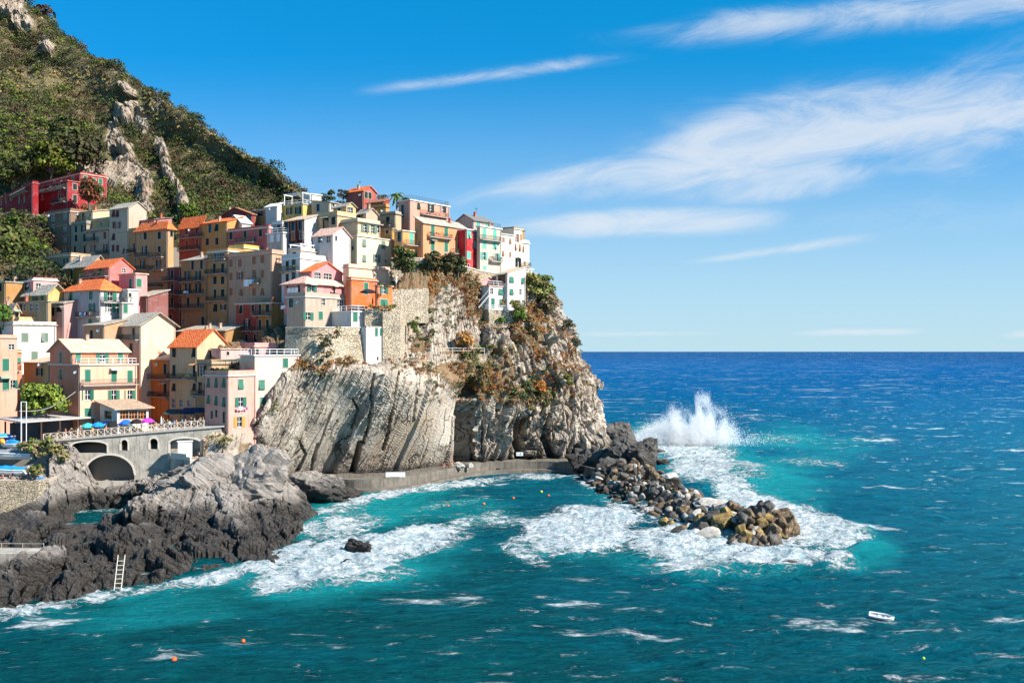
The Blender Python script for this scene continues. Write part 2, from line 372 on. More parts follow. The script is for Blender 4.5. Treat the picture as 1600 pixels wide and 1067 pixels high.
def solve_s(px, C0, u):
    k = (px-CX)/F
    return (k*C0.y-C0.x)/(u.x-k*u.y)
def face_pt(px, py, C0, u):
    s = solve_s(px, C0, u); Y = C0.y+s*u.y
    return s, H-(py-HY)/F*Y
NB = [0]; END = [200.0]
def B(cat, label, xc, xL, xR, yt, yb, Y, col, t=35, roof='flat', rm='o', rh=None, sh='g', sur=1, L='', R='', balL=(), balR=(),
      chim=1, deep=4.0, over=0.35, gz=True, parapet=0, group=None, name='house', extra=None, rail=None, LL=None, LR=None, pipes=1, colR=None):
    """corner pixel xc, left and right extents, eave row yt, visible base row yb, depth Y (of the near corner)"""
    if Y == 'c': Y = END[0]
    NB[0] += 1; rr = random.Random(NB[0]*13+5)
    t = math.radians(t); uL = Vector((-math.cos(t), math.sin(t), 0)); uR = Vector((math.sin(t), math.cos(t), 0))
    top = P(xc, yt, Y); zt = top.z; zb = P(xc, yb, Y).z-deep
    if gz: zb = min(zb, ground_z(Y)-1.0)
    C0 = Vector((top.x, top.y, 0))
    lL = LL or max(0.5, solve_s(xL, C0, uL)); lR = LR or max(0.5, solve_s(xR, C0, uR))
    if xR-xc <= 3 and not LR: lR = 5.0
    if xc-xL <= 3 and not LL: lL = 7.0
    END[0] = (C0.y+lL*uL.y)/U+0.4
    if xR-xc > 12: col = [q*(.99 if min(col) < .6 else 1) for q in col]
    hh = zt-zb; th = math.pi/2-t
    T = tag(empty(name, (top.x, top.y, zb), th), label, cat, group)
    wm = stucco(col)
    faces = {}
    for key, u, ln in (('L', uL, lL), ('R', uR, lR)):
        spec = L if key == 'L' else R; ws = []
        for tok in spec.split():
            st = tok[0]; v = [float(q) for q in tok[1:].split(',')]
            s, z = face_pt(v[0], v[1], C0, u); w, h = WDIM[st]
            Yp = C0.y+s*u.y
            if len(v) > 2: w = v[2]
            if len(v) > 3: h = v[3]
            s = min(max(s, w/2+0.15), ln-w/2-0.15); z0 = z-h/2-zb
            if s < w/2 or z0+h > hh-0.12 or z0 < 0.1: 
                if z0+h > hh-0.12: z0 = hh-0.15-h
                if s < w/2: continue
            if any(abs(s-a) < (w+b)/2+0.1 and z0 < d+0.2 and z0+h > c-0.2 for a, b, c, d, _ in ws): continue
            ws.append((s, w, z0, z0+h, st))
        faces[key] = ws
    # walls with the window openings cut out
    m = MB(); rvl = 0.17
    def wall(fn, ln, ws, mi):
        xs = sorted({0, ln, *[s-w/2 for s, w, *_ in ws], *[s+w/2 for s, w, *_ in ws]})
        zs = sorted({0, hh, *[a[2] for a in ws], *[a[3] for a in ws]})
        for i in range(len(xs)-1):
            for j in range(len(zs)-1):
                cx, cz = (xs[i]+xs[i+1])/2, (zs[j]+zs[j+1])/2
                if any(abs(cx-s) < w/2 and z0 < cz < z1 for s, w, z0, z1, _ in ws): continue
                m.face([fn(xs[i], zs[j], 0), fn(xs[i+1], zs[j], 0), fn(xs[i+1], zs[j+1], 0), fn(xs[i], zs[j+1], 0)], mi)
        for s, w, z0, z1, _ in ws:
            a, b = s-w/2, s+w/2
            for p, q in (((a, z0), (b, z0)), ((b, z0), (b, z1)), ((b, z1), (a, z1)), ((a, z1), (a, z0))):
                m.face([fn(*p, 0), fn(*q, 0), fn(*q, rvl), fn(*p, rvl)])
    wall(lambda s, z, d: (d, s, z), lL, faces['L'], 0)
    wall(lambda s, z, d: (s, d, z), lR, faces['R'], 1)
    m.face([(lR, 0, 0), (lR, lL, 0), (lR, lL, hh), (lR, 0, hh)]); m.face([(0, lL, 0), (lR, lL, 0), (lR, lL, hh), (0, lL, hh)])
    m.face([(0, 0, hh), (lR, 0, hh), (lR, lL, hh), (0, lL, hh)])
    # roof
    r = MB(); ov = over; tk = 0.16
    if rh is None: rh = 0.28*(lR if roof == 'gR' else lL if roof == 'gL' else min(lL, lR))
    rz = hh
    def slab(pts): r.prism([(x, y, z) for x, y, z in pts], (0, 0, tk))
    if roof == 'flat':
        r.box((-ov*.7, -ov*.7, hh+0.002), (lR+ov*.7, lL+ov*.7, hh+0.22))
        if parapet:
            p = MB(); ph = parapet; w = 0.2
            p.box((0, 0, hh+.22), (lR, w, hh+.22+ph)); p.box((0, lL-w, hh+.22), (lR, lL, hh+.22+ph))
            p.box((0, w, hh+.22), (w, lL-w, hh+.22+ph)); p.box((lR-w, w, hh+.22), (lR, lL-w, hh+.22+ph))
            p.build('parapet', wm, T)
    elif roof == 'gR':
        k = rh/(lR/2); x1 = lR/2
        slab([(-ov, -ov, hh-ov*k), (x1, -ov, hh+rh), (x1, lL+ov, hh+rh), (-ov, lL+ov, hh-ov*k)][::-1])
        slab([(lR+ov, -ov, hh-ov*k), (x1, -ov, hh+rh), (x1, lL+ov, hh+rh), (lR+ov, lL+ov, hh-ov*k)])
        m.face([(0, 0, hh), (lR, 0, hh), (x1, 0, hh+rh)]); m.face([(0, lL, hh), (lR, lL, hh), (x1, lL, hh+rh)])
    elif roof == 'gL':
        k = rh/(lL/2); y1 = lL/2
        slab([(-ov, -ov, hh-ov*k), (-ov, y1, hh+rh), (lR+ov, y1, hh+rh), (lR+ov, -ov, hh-ov*k)])
        slab([(-ov, lL+ov, hh-ov*k), (-ov, y1, hh+rh), (lR+ov, y1, hh+rh), (lR+ov, lL+ov, hh-ov*k)][::-1])
        m.face([(0, 0, hh), (0, lL, hh), (0, y1, hh+rh)]); m.face([(lR, 0, hh), (lR, lL, hh), (lR, y1, hh+rh)])
    elif roof == 'sx':                     # mono-pitch rising away from the L face
        k = rh/lR
        slab([(-ov, -ov, hh-ov*k), (lR+ov, -ov, hh+rh+ov*k), (lR+ov, lL+ov, hh+rh+ov*k), (-ov, lL+ov, hh-ov*k)][::-1])
        m.face([(0, 0, hh), (lR, 0, hh), (lR, 0, hh+rh)]); m.face([(0, lL, hh), (lR, lL, hh), (lR, lL, hh+rh)]); m.face([(lR, 0, hh), (lR, lL, hh), (lR, lL, hh+rh), (lR, 0, hh+rh)])
    elif roof == 'sy':                     # mono-pitch rising away from the R face
        k = rh/lL
        slab([(-ov, -ov, hh-ov*k), (-ov, lL+ov, hh+rh+ov*k), (lR+ov, lL+ov, hh+rh+ov*k), (lR+ov, -ov, hh-ov*k)])
        m.face([(0, 0, hh), (0, lL, hh), (0, lL, hh+rh)]); m.face([(lR, 0, hh), (lR, lL, hh), (lR, lL, hh+rh)]); m.face([(0, lL, hh), (lR, lL, hh), (lR, lL, hh+rh), (0, lL, hh+rh)])
    elif roof == 'hip':
        q = min(lL, lR)/2; a = (-ov, -ov, hh-.1); b = (lR+ov, -ov, hh-.1); c = (lR+ov, lL+ov, hh-.1); d = (-ov, lL+ov, hh-.1)
        if lR >= lL: e, f = (q, lL/2, hh+rh), (lR-q, lL/2, hh+rh)
        else: e, f = (lR/2, q, hh+rh), (lR/2, lL-q, hh+rh)
        if lR >= lL:
            for pl in ((a, b, f, e), (b, c, f), (c, d, e, f), (d, a, e)): slab(pl)
        else:
            for pl in ((a, b, e), (b, c, f, e), (c, d, f), (d, a, e, f)): slab(pl)
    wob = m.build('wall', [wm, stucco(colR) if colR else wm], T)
    ro = r.build('roof', [ROOFM[rm]], T)
    for key, u in (('L', uL), ('R', uR)):
        for s, w, z0, z1, st in faces[key]:
            me, shs = win_meshes(st, w, z1-z0, sh, sur)
            if key == 'L': wo = link('window', me, T, (0, s, z0), (0, 0, -math.pi/2))
            else: wo = link('window', me, T, (s, 0, z0))
            for sm, lc, rt in shs:
                if st in 'op': rt = (0, 0, rt[2]+math.copysign(rr.choice((0, 0, .1, .45)), rt[2]))
                elif st == 'c' and rr.random() < .12: rt = (-.22, 0, 0); lc = (lc[0], -.30, lc[2])
                link('shutter', sm, wo, lc, rt)
    for key, u, bl, ln in (('L', uL, balL, lL), ('R', uR, balR, lR)):
        for (x1, x2, y) in bl:
            s1, _ = face_pt(x1, y, C0, u); s2, z2 = face_pt((x1+x2)/2, y, C0, u); s3, _ = face_pt(x2, y, C0, u)
            a, b = min(s1, s3), max(s1, s3); z = z2-zb; dp = 0.95
            a = max(a, -0.9); b = min(b, ln+0.9)
            q = MB(); g = MB(); fn = (lambda s, d, zz: (-d, s, zz)) if key == 'L' else (lambda s, d, zz: (s, -d, zz))
            def bx(mb, s0, s1_, d0, d1, z0, z1):
                p0 = fn(s0, d0, z0); p1 = fn(s1_, d1, z1)
                mb.box([min(i, j) for i, j in zip(p0, p1)], [max(i, j) for i, j in zip(p0, p1)])
            bx(q, a, b, 0, dp, z-0.15, z)
            for sb in (a+0.3, b-0.45): bx(q, sb, sb+0.15, 0, 0.6, z-0.45, z-0.151)
            bo = q.build('balcony', [SLABM], T)
            bx(g, a, b, dp-0.06, dp-0.01, z+0.98, z+1.03); bx(g, a, b, dp-0.05, dp-0.02, z+0.1, z+0.13)
            for e0 in (a, b-0.04): bx(g, e0, e0+0.04, 0, dp-.06, z+0.98, z+1.03)
            n = int((b-a)/0.16)
            for i in range(n+1): bx(g, a+i*(b-a-0.03)/max(n, 1), a+i*(b-a-0.03)/max(n, 1)+0.03, dp-0.05, dp-0.02, z, z+0.98)
            for i in range(5):
                for e0 in (a, b-0.03): bx(g, e0, e0+0.03, 0.1+i*0.17, 0.13+i*0.17, z, z+0.98)
            g.build('railing', [IRON], bo)
            if rr.random() < 0.6:
                for i in range(int((b-a)/0.6)):
                    if rr.random() < 0.55: continue
                    leaf_obj('potted_plant', [fn(a+0.3+i*0.6, dp-0.2, z+rr.uniform(0.2, 0.9))], [rr.uniform(0.2, 0.36)], [rr.choice([(0.05, 0.12, 0.02), (0.08, 0.16, 0.03), (0.3, 0.03, 0.05), (0.03, 0.08, 0.02)])], 16, bo, ls=0.4)
    # chimneys, aerials, rainwater pipes
    for i in range(chim):
        cx, cy = rr.uniform(0.25, 0.75)*lR, rr.uniform(0.2, 0.8)*lL
        if roof == 'gR': zc = hh+rh*(1-abs(cx-lR/2)/(lR/2))
        elif roof == 'gL': zc = hh+rh*(1-abs(cy-lL/2)/(lL/2))
        elif roof == 'sx': zc = hh+rh*cx/lR
        elif roof == 'sy': zc = hh+rh*cy/lL
        elif roof == 'hip': zc = hh+rh*0.6
        else: zc = hh+0.2
        q = MB(); q.box((cx-.25, cy-.25, zc-0.6), (cx+.25, cy+.25, zc+0.9)); q.box((cx-.34, cy-.34, zc+0.9), (cx+.34, cy+.34, zc+1.0))
        q.box((cx-.2, cy-.2, zc+1.0), (cx+.2, cy+.2, zc+1.2)); q.box((cx-.3, cy-.3, zc+1.2), (cx+.3, cy+.3, zc+1.28))
        q.build('chimney', [stucco((0.62, 0.54, 0.45) if rr.random() < .6 else (0.6, 0.3, 0.2))], ro)
        if rr.random() < 0.45:
            q = MB(); ax, ay = cx+0.8, cy+0.3; q.bar((ax, ay, zc-0.3), (ax, ay, zc+2.4), 0.035)
            for k in range(4): q.bar((ax-.5+k*.05, ay, zc+1.9+k*.14), (ax+.5-k*.05, ay, zc+1.9+k*.14), 0.02)
            q.bar((ax, ay-.5, zc+2.2), (ax, ay+.5, zc+2.2), 0.02)
            q.build('aerial', [IRON], ro)
    if pipes:
        dk = plain('grey drainpipe metal', (0.25, 0.22, 0.20), 0.5)
        q = MB(); q.bar((-0.08, 0.25, 0), (-0.08, 0.25, hh-0.2), 0.06, 0, None, 6); q.build('drainpipe', [dk], T)
        if lR > 5: q = MB(); q.bar((lR-0.3, -0.08, 0), (lR-0.3, -0.08, hh-0.2), 0.06, 0, None, 6); q.build('drainpipe', [dk], T)
    if roof == 'flat' and not parapet and not rail and rr.random() < .6:
        p = MB(); ph = rr.uniform(.35, .8); w_ = .18
        p.box((0, 0, hh+.22), (lR, w_, hh+.22+ph)); p.box((0, w_, hh+.22), (w_, lL, hh+.22+ph)); p.build('parapet', wm, T)
    for _ in range(rr.choice((0, 1, 1))):
        if lL < 4 or hh < 6: break
        q = MB(); dy, dz = rr.uniform(.8, lL-.8), hh-rr.uniform(.3, 1.2)
        if any(abs(s_-dy) < w_/1.6+.4 and z0 < dz+.4 and z1 > dz-.4 for s_, w_, z0, z1, _s in faces['L']): continue
        q.bar((0, dy, dz), (-.35, dy, dz), .025); n_ = 10; ax_ = Vector((-.8, -.3, .5)).normalized(); u_ = ax_.orthogonal().normalized(); v_ = ax_.cross(u_); c_ = Vector((-.4, dy, dz))
        rim = [c_+(u_*math.cos(6.283*i/n_)+v_*math.sin(6.283*i/n_))*.38+ax_*.08 for i in range(n_)]
        for i in range(n_): q.face([rim[i], rim[(i+1) % n_], c_])
        q.build('satellite_dish', [plain('dish grey', (.5, .5, .48), .5)], T)
    for key in 'LR':                       # a few canvas awnings and lamps over openings
        for s_, w_, z0, z1, st_ in faces[key]:
            if st_ in 'pkd' and rr.random() < .14:
                a0, a1 = s_-w_/2-.3, s_+w_/2+.3
                pts = [(a0, 0, z1+.35), (a1, 0, z1+.35), (a1, .9, z1-.1), (a0, .9, z1-.1)]; fn = (lambda s, d, zz: (-d-.02, s, zz)) if key == 'L' else (lambda s, d, zz: (s, -d-.02, zz))
                q = MB(); q.prism([fn(*p_) for p_ in pts], (0, 0, .04)); q.build('awning', [plain('awning canvas %d' % (k_ := rr.randrange(3)), ((.55, .5, .4), (.25, .3, .22), (.5, .25, .1))[k_], .9)], T)
    if rail:                                # roof terrace railing
        g = MB(); z = hh+0.22; hgt = 1.0
        mt = {'w': WHITE, 'i': IRON}[rail]; rb = 0.05 if rail == 'w' else 0.03
        for (x0, y0), (x1, y1) in (((0.1, 0.1), (lR-.1, 0.1)), ((0.1, 0.1), (0.1, lL-.1)), ((lR-.1, .1), (lR-.1, lL-.1))):
            g.bar((x0, y0, z+hgt), (x1, y1, z+hgt), rb); g.bar((x0, y0, z+hgt*.5), (x1, y1, z+hgt*.5), rb*.7)
            d = math.hypot(x1-x0, y1-y0); n = max(1, int(d/(1.4 if rail == 'w' else 0.5)))
            for i in range(n+1): g.bar((x0+(x1-x0)*i/n, y0+(y1-y0)*i/n, z), (x0+(x1-x0)*i/n, y0+(y1-y0)*i/n, z+hgt), rb)
        g.build('railing', [mt], ro)
    T['_d'] = 0; del T['_d']
    if extra: extra(T, lL, lR, hh, ro)
    return T, lL, lR, hh
def band(T, lL, hh, z):
    m = MB(); m.box((-0.06, 0, hh-z), (0.02, lL, hh-z+0.25)); m.build('brick_band', [plain('brick band', (0.35, 0.16, 0.10), 0.9)], T)
def pergola(ro, x0, y0, x1, y1, z, h):
    m = MB()
    for x in (x0, x1-.14):
        for y in (y0, y1-.14): m.box((x, y, z), (x+.14, y+.14, z+h))
    for y in (y0, y1-.14): m.box((x0-.2, y, z+h), (x1+.2, y+.14, z+h+.16))
    n = max(3, int((x1-x0)/0.9))
    for i in range(n+1):
        x = x0+(x1-x0-.1)*i/n; m.box((x, y0-.2, z+h+.161), (x+.1, y1+.2, z+h+.26))
    m.build('pergola', [WHITE], ro)
def whiteend(T, lL, lR, hh, rh):
    m = MB(); m.prism([(0.1, -0.05, 0), (lR, -0.05, 0), (lR, -0.05, hh+rh-.1), (0.1, -0.05, hh-.1)], (0, 0.045, 0)); m.build('end_wall', [stucco((0.74, 0.74, 0.72))], T)
def canopy(T, lL, lR, hh):
    m = MB(); z = hh+2.6
    m.prism([(0.2, 1.2, z), (lR, 0.2, z+.15), (lR, lL*0.8, z+.3), (0.2, lL*0.8, z+.1)], (0, 0, .05), 0)
    for x, y in ((.3, 1.3), (lR-.2, .3), (.3, lL*.78), (lR-.2, lL*.78), (lR/2, .8)): m.bar((x, y, hh+.2), (x, y, z+.1), .05, 1)
    m.build('terrace_canopy', [plain('dark green canvas', (0.02, 0.07, 0.06), 0.9), IRON], T)
    cs = [(random.uniform(.2, 1.2), random.uniform(.5, lL-.5), hh+1.0) for _ in range(22)]
    leaf_obj('terrace_plants', cs, [random.uniform(.3, .6) for _ in cs], [(0.05, 0.10, 0.03)]*len(cs), 30, T)
PE=(0.72,0.42,0.27); CR=(0.74,0.66,0.48); WH=(0.78,0.76,0.72); YE=(0.66,0.46,0.24); OC=(0.60,0.36,0.12); OL=(0.50,0.45,0.27)
PK=(0.70,0.33,0.30); RD=(0.44,0.10,0.09); GY=(0.45,0.42,0.37); TN=(0.50,0.37,0.23); OR=(0.74,0.38,0.15); BG=(0.56,0.45,0.34)
# ---- upper left quarter
B('villa','long crimson villa wing under the wooded hill, with a white awning and two stringcourse balconies',106,51,127,283,330,280,(0.50,0.07,0.09),t=38,roof='flat',rm='d',sh='k',L='w66,293 w66,309 k93,294 k93,310 w52,292 w52,308',R='c117,292 d117,311',balL=[(57,104,299),(84,104,317)],chim=0,name='villa',gz=False,deep=3)
B('villa','raised crimson villa block with three green windows, behind the round tree',126,60,167,272,325,287,(0.54,0.08,0.10),t=38,roof='flat',rm='t',sh='g',L='c85,277 c114,277',R='d133,281 c147,283 c157,284 c157,300',balR=[(128,155,291)],chim=2,name='villa',gz=False,deep=3)
B('villa','dark crimson far wing of the long villa at the left edge of the picture',51,-30,60,287,332,282,(0.46,0.06,0.08),t=48,roof='flat',rm='d',sh='k',L='w38,295 w30,296 w17,298 w9,300 w38,312 w30,313 w17,315 w9,317 w2,300',balL=[(20,44,304)],chim=3,name='villa',gz=False,deep=3)
B('tower house','tall narrow grey beige tower house whose white gable end catches the sun',201,171,229,324,402,243,(0.60,0.56,0.47),t=32,roof='gR',rm='s',rh=1.6,sh='r',L='c178,334 c184,334 c178,352 o185,352 c178,370 c177,388 c184,388',chim=0)
B('house','beige house with oxblood shutters, left of the tall white gabled tower house',171,135,173,360,408,'c',(0.58,0.51,0.41),t=32,rm='d',sh='r',L='d147,368 c164,368 o146,388 p165,388',balL=[(134,154,378),(154,171,398)],chim=0)
B('house','grey green plastered house with small dark windows beside the brown stone tower',135,111,137,350,405,'c',(0.46,0.47,0.38),t=32,rm='k',sh='k',L='c119,356 o131,355 c119,372 c132,371 k117,391 k133,390',chim=1)
B('house','weathered brown stone tower house with brick bands and a pale ground storey',110,74,113,331,400,'c',(0.36,0.29,0.22),t=32,rm='p',sh='k',L='w83,337 w102,337 w83,356 w102,356 w102,373 w83,391 w101,390',chim=0,extra=lambda T,lL,lR,hh,ro:[band(T,lL,hh,z) for z in (3.4,6.2,9.0)])
B('house','pale cream attic house with a planted terrace above the grey green one',145,112,151,330,360,257,(0.66,0.62,0.46),t=32,roof='sx',rm='t',rh=1.2,sh='g',L='k130,339 s141,336',R='',balL=[(112,140,347)],LR=6)
B('house','small yellowish attic block left of the tall white gabled tower',171,136,173,344,362,251,(0.58,0.52,0.33),t=32,rm='s',sh='k',L='s158,350',chim=0)
tag(B('house','low dusky pink house with a grey lean-to roof right of the tall gabled tower',241,203,246,343,362,243,(0.60,0.34,0.34),t=32,roof='sx',rm='k',rh=1.0,sh='k',L='k210,350 s232,347 ',chim=0,LR=5)[0])
B('house','small white gable with red roof peeking over the tan house',243,238,268,347,362,248,WH,t=32,roof='gR',rm='d',rh=1.4,chim=1)
B('house','tall yellow tan house with a hipped orange roof and balconies with dark green shutters',262,213,271,358,432,234,(0.64,0.46,0.27),t=32,roof='hip',rm='o',rh=2.0,sh='k',L='s219,368,.3,1.4 c227,369 c249,368 p226,391 d249,392 p223,413 p248,413',R='s270,366,.8,1.3',balL=[(216,234,402),(239,257,402),(215,233,422),(238,257,422)],over=.6)
B('house','yellow tan house part with red brown shutters, left half of the hipped orange roof pair',213,183,215,361,432,'c',(0.58,0.42,0.22),t=32,rm='s',sh='r',L='c193,367 k200,367,.8,1.3 c195,391 d210,387 s212,367,.3,1.2',balL=[(202,213,396)],chim=1)
B('house','rose pink house with white framed dark windows below a terrace of white arches',420,356,424,356,396,230,(0.60,0.24,0.24),t=32,rm='c',sh='k',L='c361,366 d383,367 c407,364 s361,386 s385,386',balL=[(370,400,379)],parapet=.5,chim=0)
B('house','golden yellow house with orange roof between the dusty red and the rose pink ones',355,315,358,346,396,'c',(0.66,0.45,0.17),t=32,roof='sx',rm='o',rh=1.7,sh='k',L='k328,357 c339,356 c324,378 c339,377',chim=1)
B('house','dusty red house with orange roof and a long shared balcony with white trimmed openings',315,280,320,352,396,'c',(0.52,0.24,0.17),t=32,roof='sx',rm='o',rh=1.8,sh='r',L='k292,359 k309,357,1.6,2 d292,383 d308,381',balL=[(281,333,371),(281,314,391)],chim=0)
B('house','white gabled penthouse with an arched window above the rose pink house',378,356,392,348,357,240,WH,t=50,roof='gL',rm='w',rh=2.2,L='f368,351',chim=0,gz=False,deep=2,pipes=0)
B('house','dark red brown house with a broad roof below the hillside, behind the rose pink one',394,341,400,335,352,252,(0.42,0.15,0.12),t=32,roof='gL',rm='d',rh=2.2,sh='k',L='k372,338,1.4,1 k386,337,1.4,1',chim=1)
B('house','tan house with a terrace opening between the dark red roof and the white wall',416,393,418,328,345,254,(0.62,0.42,0.20),t=32,roof='flat',rm='c',L='k407,334,2.4,1.2',chim=0)
B('house','small white house wall left of the lemon house with the pergola',433,415,440,322,350,250,WH,t=32,roof='sx',rm='w',rh=.8,L='',chim=0)
B('house','lemon yellow house with blue grey doors and a white roof pergola on the skyline',473,442,487,319,345,248,(0.70,0.62,0.26),t=32,rm='c',sh='k',L='o452,330,.9,1.8 o466,329,.9,1.8',rail='w',chim=1,extra=lambda T,lL,lR,hh,ro:pergola(ro,0.2,0.2,lR-.2,lL-.2,hh+.22,2.6))
B('house','white stair tower behind the roof pergola on the skyline',487,475,502,304,325,254,WH,t=50,rm='w',chim=0)
B('house','cream house with wide awning and door behind the potted terrace, right of the lemon house',515,487,532,316,340,246,(0.70,0.66,0.52),t=32,roof='sy',rm='s',rh=.8,sh='k',L='k497,324,1,1.8',R='w520,323',chim=0)
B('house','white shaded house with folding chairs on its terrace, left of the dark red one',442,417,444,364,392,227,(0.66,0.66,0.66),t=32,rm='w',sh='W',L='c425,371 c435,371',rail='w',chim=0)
B('house','white penthouse wall above the terrace of folding chairs',441,425,443,350,366,233,WH,t=32,rm='w',L='k436,356,1,1.6',chim=1)
B('house','ox blood red house with ochre shutters and a sunlit white end wall',475,443,498,343,390,226,(0.26,0.035,0.03),t=32,roof='sx',rm='t',rh=1.6,sh='b',L='k448,350 k458,349 k469,349 c448,369,1.1,1.9 c458,369,1.1,1.9 w471,368',chim=0,extra=lambda T,lL,lR,hh,ro:whiteend(T,lL,lR,hh,1.6))
B('house','tall white gabled house with a faded red roof, right of the ox blood red house',520,489,548,367,425,212,(0.74,0.73,0.71),t=32,roof='gR',rm='p',rh=1.9,sh='W',L='w500,374,1.2,1.3 w513,372,.9,1.4',R='k525,372,.5,1 c540,377,.7,1 ',chim=0)
B('house','beige house with a large black green door leaf facing left, below the yellow attic',527,497,573,337,368,225,(0.68,0.58,0.40),t=40,rm='s',sh='k',L='k509,348,2.2,2.4 c521,342,1.4,1.8',R='',parapet=.9,chim=0)
B('attic','small yellow attic with green shutters behind the potted terrace',541,521,556,322,336,231,(0.76,0.60,0.30),t=42,roof='gR',rm='s',rh=.9,sh='g',R='q547,329,1.6,1.4',L='k530,328',chim=0,gz=False,deep=2,name='attic')
B('house','grey roofed low house between the yellow attic and the brown red roof',572,556,590,333,345,228,(0.66,0.55,0.45),t=40,roof='gR',rm='s',rh=1.2,R='',L='k563,339,2,1.2',chim=1,gz=False)
B('house','big pale yellow house with grey green shutters and an ochre shaded side',558,547,613,369,425,218,(0.86,0.80,0.60),t=38,rm='c',sh='y',L='s551,388,.6,.8',R='a569,380 c599,383 a569,404 o588,404 s603,408,.5,.5',rail='i',chim=0)
B('penthouse','cream penthouse with grey green glazed doors and a wide terrace of chairs',559,530,594,347,369,222,(0.78,0.72,0.52),t=38,roof='flat',rm='s',sh='y',R='p570,357,1,1.9 p582,358,1,1.9 w591,358',L='',chim=0,gz=False,deep=3,name='penthouse',over=.8)
B('house','brick red house on the skyline with a pink sunlit gable',568,541,588,298,320,262,(0.56,0.22,0.18),t=34,roof='gR',rm='o',rh=1.5,sh='k',R='c572,304 c578,306',chim=1)
B('house','low rust red house below the skyline gable, with a small terrace',600,573,608,315,327,250,(0.48,0.13,0.08),t=32,roof='sx',rm='d',rh=.9,R='',L='k597,320,1.2,1',chim=0,gz=False)
B('house','low golden yellow annex under the rust red house',603,575,608,324,340,246,(0.76,0.50,0.12),t=32,rm='d',L='',chim=0,gz=False)
B('house','beige house with one small balcony, left of the tall peach house',618,574,627,335,372,235,(0.64,0.56,0.40),t=32,rm='k',sh='k',L='c581,343 d606,346',balL=[(592,612,353)],chim=1)
B('house','low yellow house with a planted terrace under the beige balcony house',613,594,620,358,372,228,(0.66,0.48,0.18),t=32,rm='s',L='s605,362,.8,.8',rail='i',chim=0,gz=False)
# ---- centre, on the headland
def hl(*a, **k):
    k.setdefault('gz', False); k.setdefault('deep', 5); return B(*a, **k)
hl('house','tall peach house with a flat roof and a white railing, tallest roof of the headland',641,623,702,313,368,238,(0.76,0.50,0.40),t=40,rm='w',sh='k',L='k629,330,1,3',R='a654,322 p673,326,.9,1.9 o692,326,.9,1.5 s662,343,.9,.8 s684,344,1.2,.6',balR=[(657,697,338)],rail='i',chim=0)
hl('house','orange house with green shutters and two long balconies, widest facade under the peach house',661,648,729,348,418,222,(0.76,0.46,0.26),t=42,roof='sy',rm='s',rh=1.5,sh='g',R='d676,360 d697,362 c720,362 d676,384 d697,386 o720,387,.9,2 w676,400 k696,402,.8,1.8 w720,403,.9,1',balR=[(668,703,372),(704,728,397)],chim=1)
hl('house','bright yellow house with one mint green door over a curved balcony',629,616,661,361,410,220,(0.76,0.52,0.22),t=42,rm='c',sh='m',R='d643,372,1.1,2.4 s649,396,.9,1',L='k624,369 s624,393',balR=[(631,658,384)],chim=0)
hl('house','narrow crimson house with white framed windows, wedged between orange and mint shuttered ones',729,727,746,359,425,229,(0.72,0.08,0.09),t=42,rm='w',sh='m',R='c732,365 w743,367 a743,382 c732,399 s732,415',chim=1)
hl('house','pale grey green house with turquoise shutters and a curved balcony over an arch',750,745,783,354,428,230,(0.66,0.66,0.56),t=42,rm='w',sh='m',R='d757,364 d773,366 c757,382 c773,383 o756,400 o776,402 c757,419,.9,1',L='',balR=[(750,781,376),(764,782,409)],rail='i',chim=1)
hl('penthouse','grey roofed penthouse with turquoise doors above the pale grey green house',740,712,771,344,364,237,(0.62,0.58,0.52),t=40,roof='gL',rm='k',rh=1.6,sh='m',R='c747,346,1.2,1.5 d761,348,1,1.9',L='',chim=1,name='penthouse')
hl('house','tall white cream house with small dark windows, left of the seaward arcade house',783,781,804,366,432,236,(0.82,0.78,0.68),t=42,rm='c',sh='b',R='c787,375,.6,1.1 a797,377,.6,1.2 a786,396,.6,1.2 c797,398,.6,1.2',chim=1)
hl('house','ochre attic wall above the white cream house',803,785,806,358,368,242,(0.5,0.38,0.14),t=32,rm='k',L='',chim=0,pipes=0)
hl('house','white house with a loggia at its base near the seaward end of the row',803,801,816,358,432,241,(0.80,0.77,0.68),t=42,rm='c',sh='b',R='p808,372,.5,1.9 c814,371,.5,1.4 c805,386,.6,1.6 c812,387,.6,1.6 k807,410,.9,2.2 k812,411,.9,2.2',chim=0)
hl('house','last cream house of the row above the sea, with balcony and terrace arch',816,814,827,380,432,244,(0.80,0.74,0.62),t=46,rm='c',sh='b',R='c817,389,.5,1.5 c820,412,.5,1',chim=1,balR=[(810,826,417)])
hl('house','white cliffside house with a tan pitched roof, below the cream row above the sea',793,775,821,427,488,229,(0.82,0.81,0.80),t=44,deep=.5,roof='sx',rm='t',rh=1.7,sh='g',R='a799,437,1.4,1.3 c817,439,1.1,1.4 a799,456,1.2,1.3 w813,456,.7,1.3 f804,474,1.2,1.5 f818,474,1,1.5',L='k784,436,2.4,2',chim=0,over=.2)
hl('house','lower white wing of the cliffside house with pink cornice and green shutters',764,752,794,447,484,226,(0.82,0.79,0.78),t=44,deep=.5,rm='p',sh='g',R='w768,455,.9,1.3 a782,456,1.4,1.3 d770,474 d784,474,1.6,1.8',rail='w',chim=0)
hl('house','pink wing with grey roof at the left of the cliffside house',747,744,769,441,482,229,(0.80,0.50,0.50),t=44,roof='gR',rm='t',rh=1.4,sh='g',R='c752,443,.8,1.3',chim=0,LR=6.5)
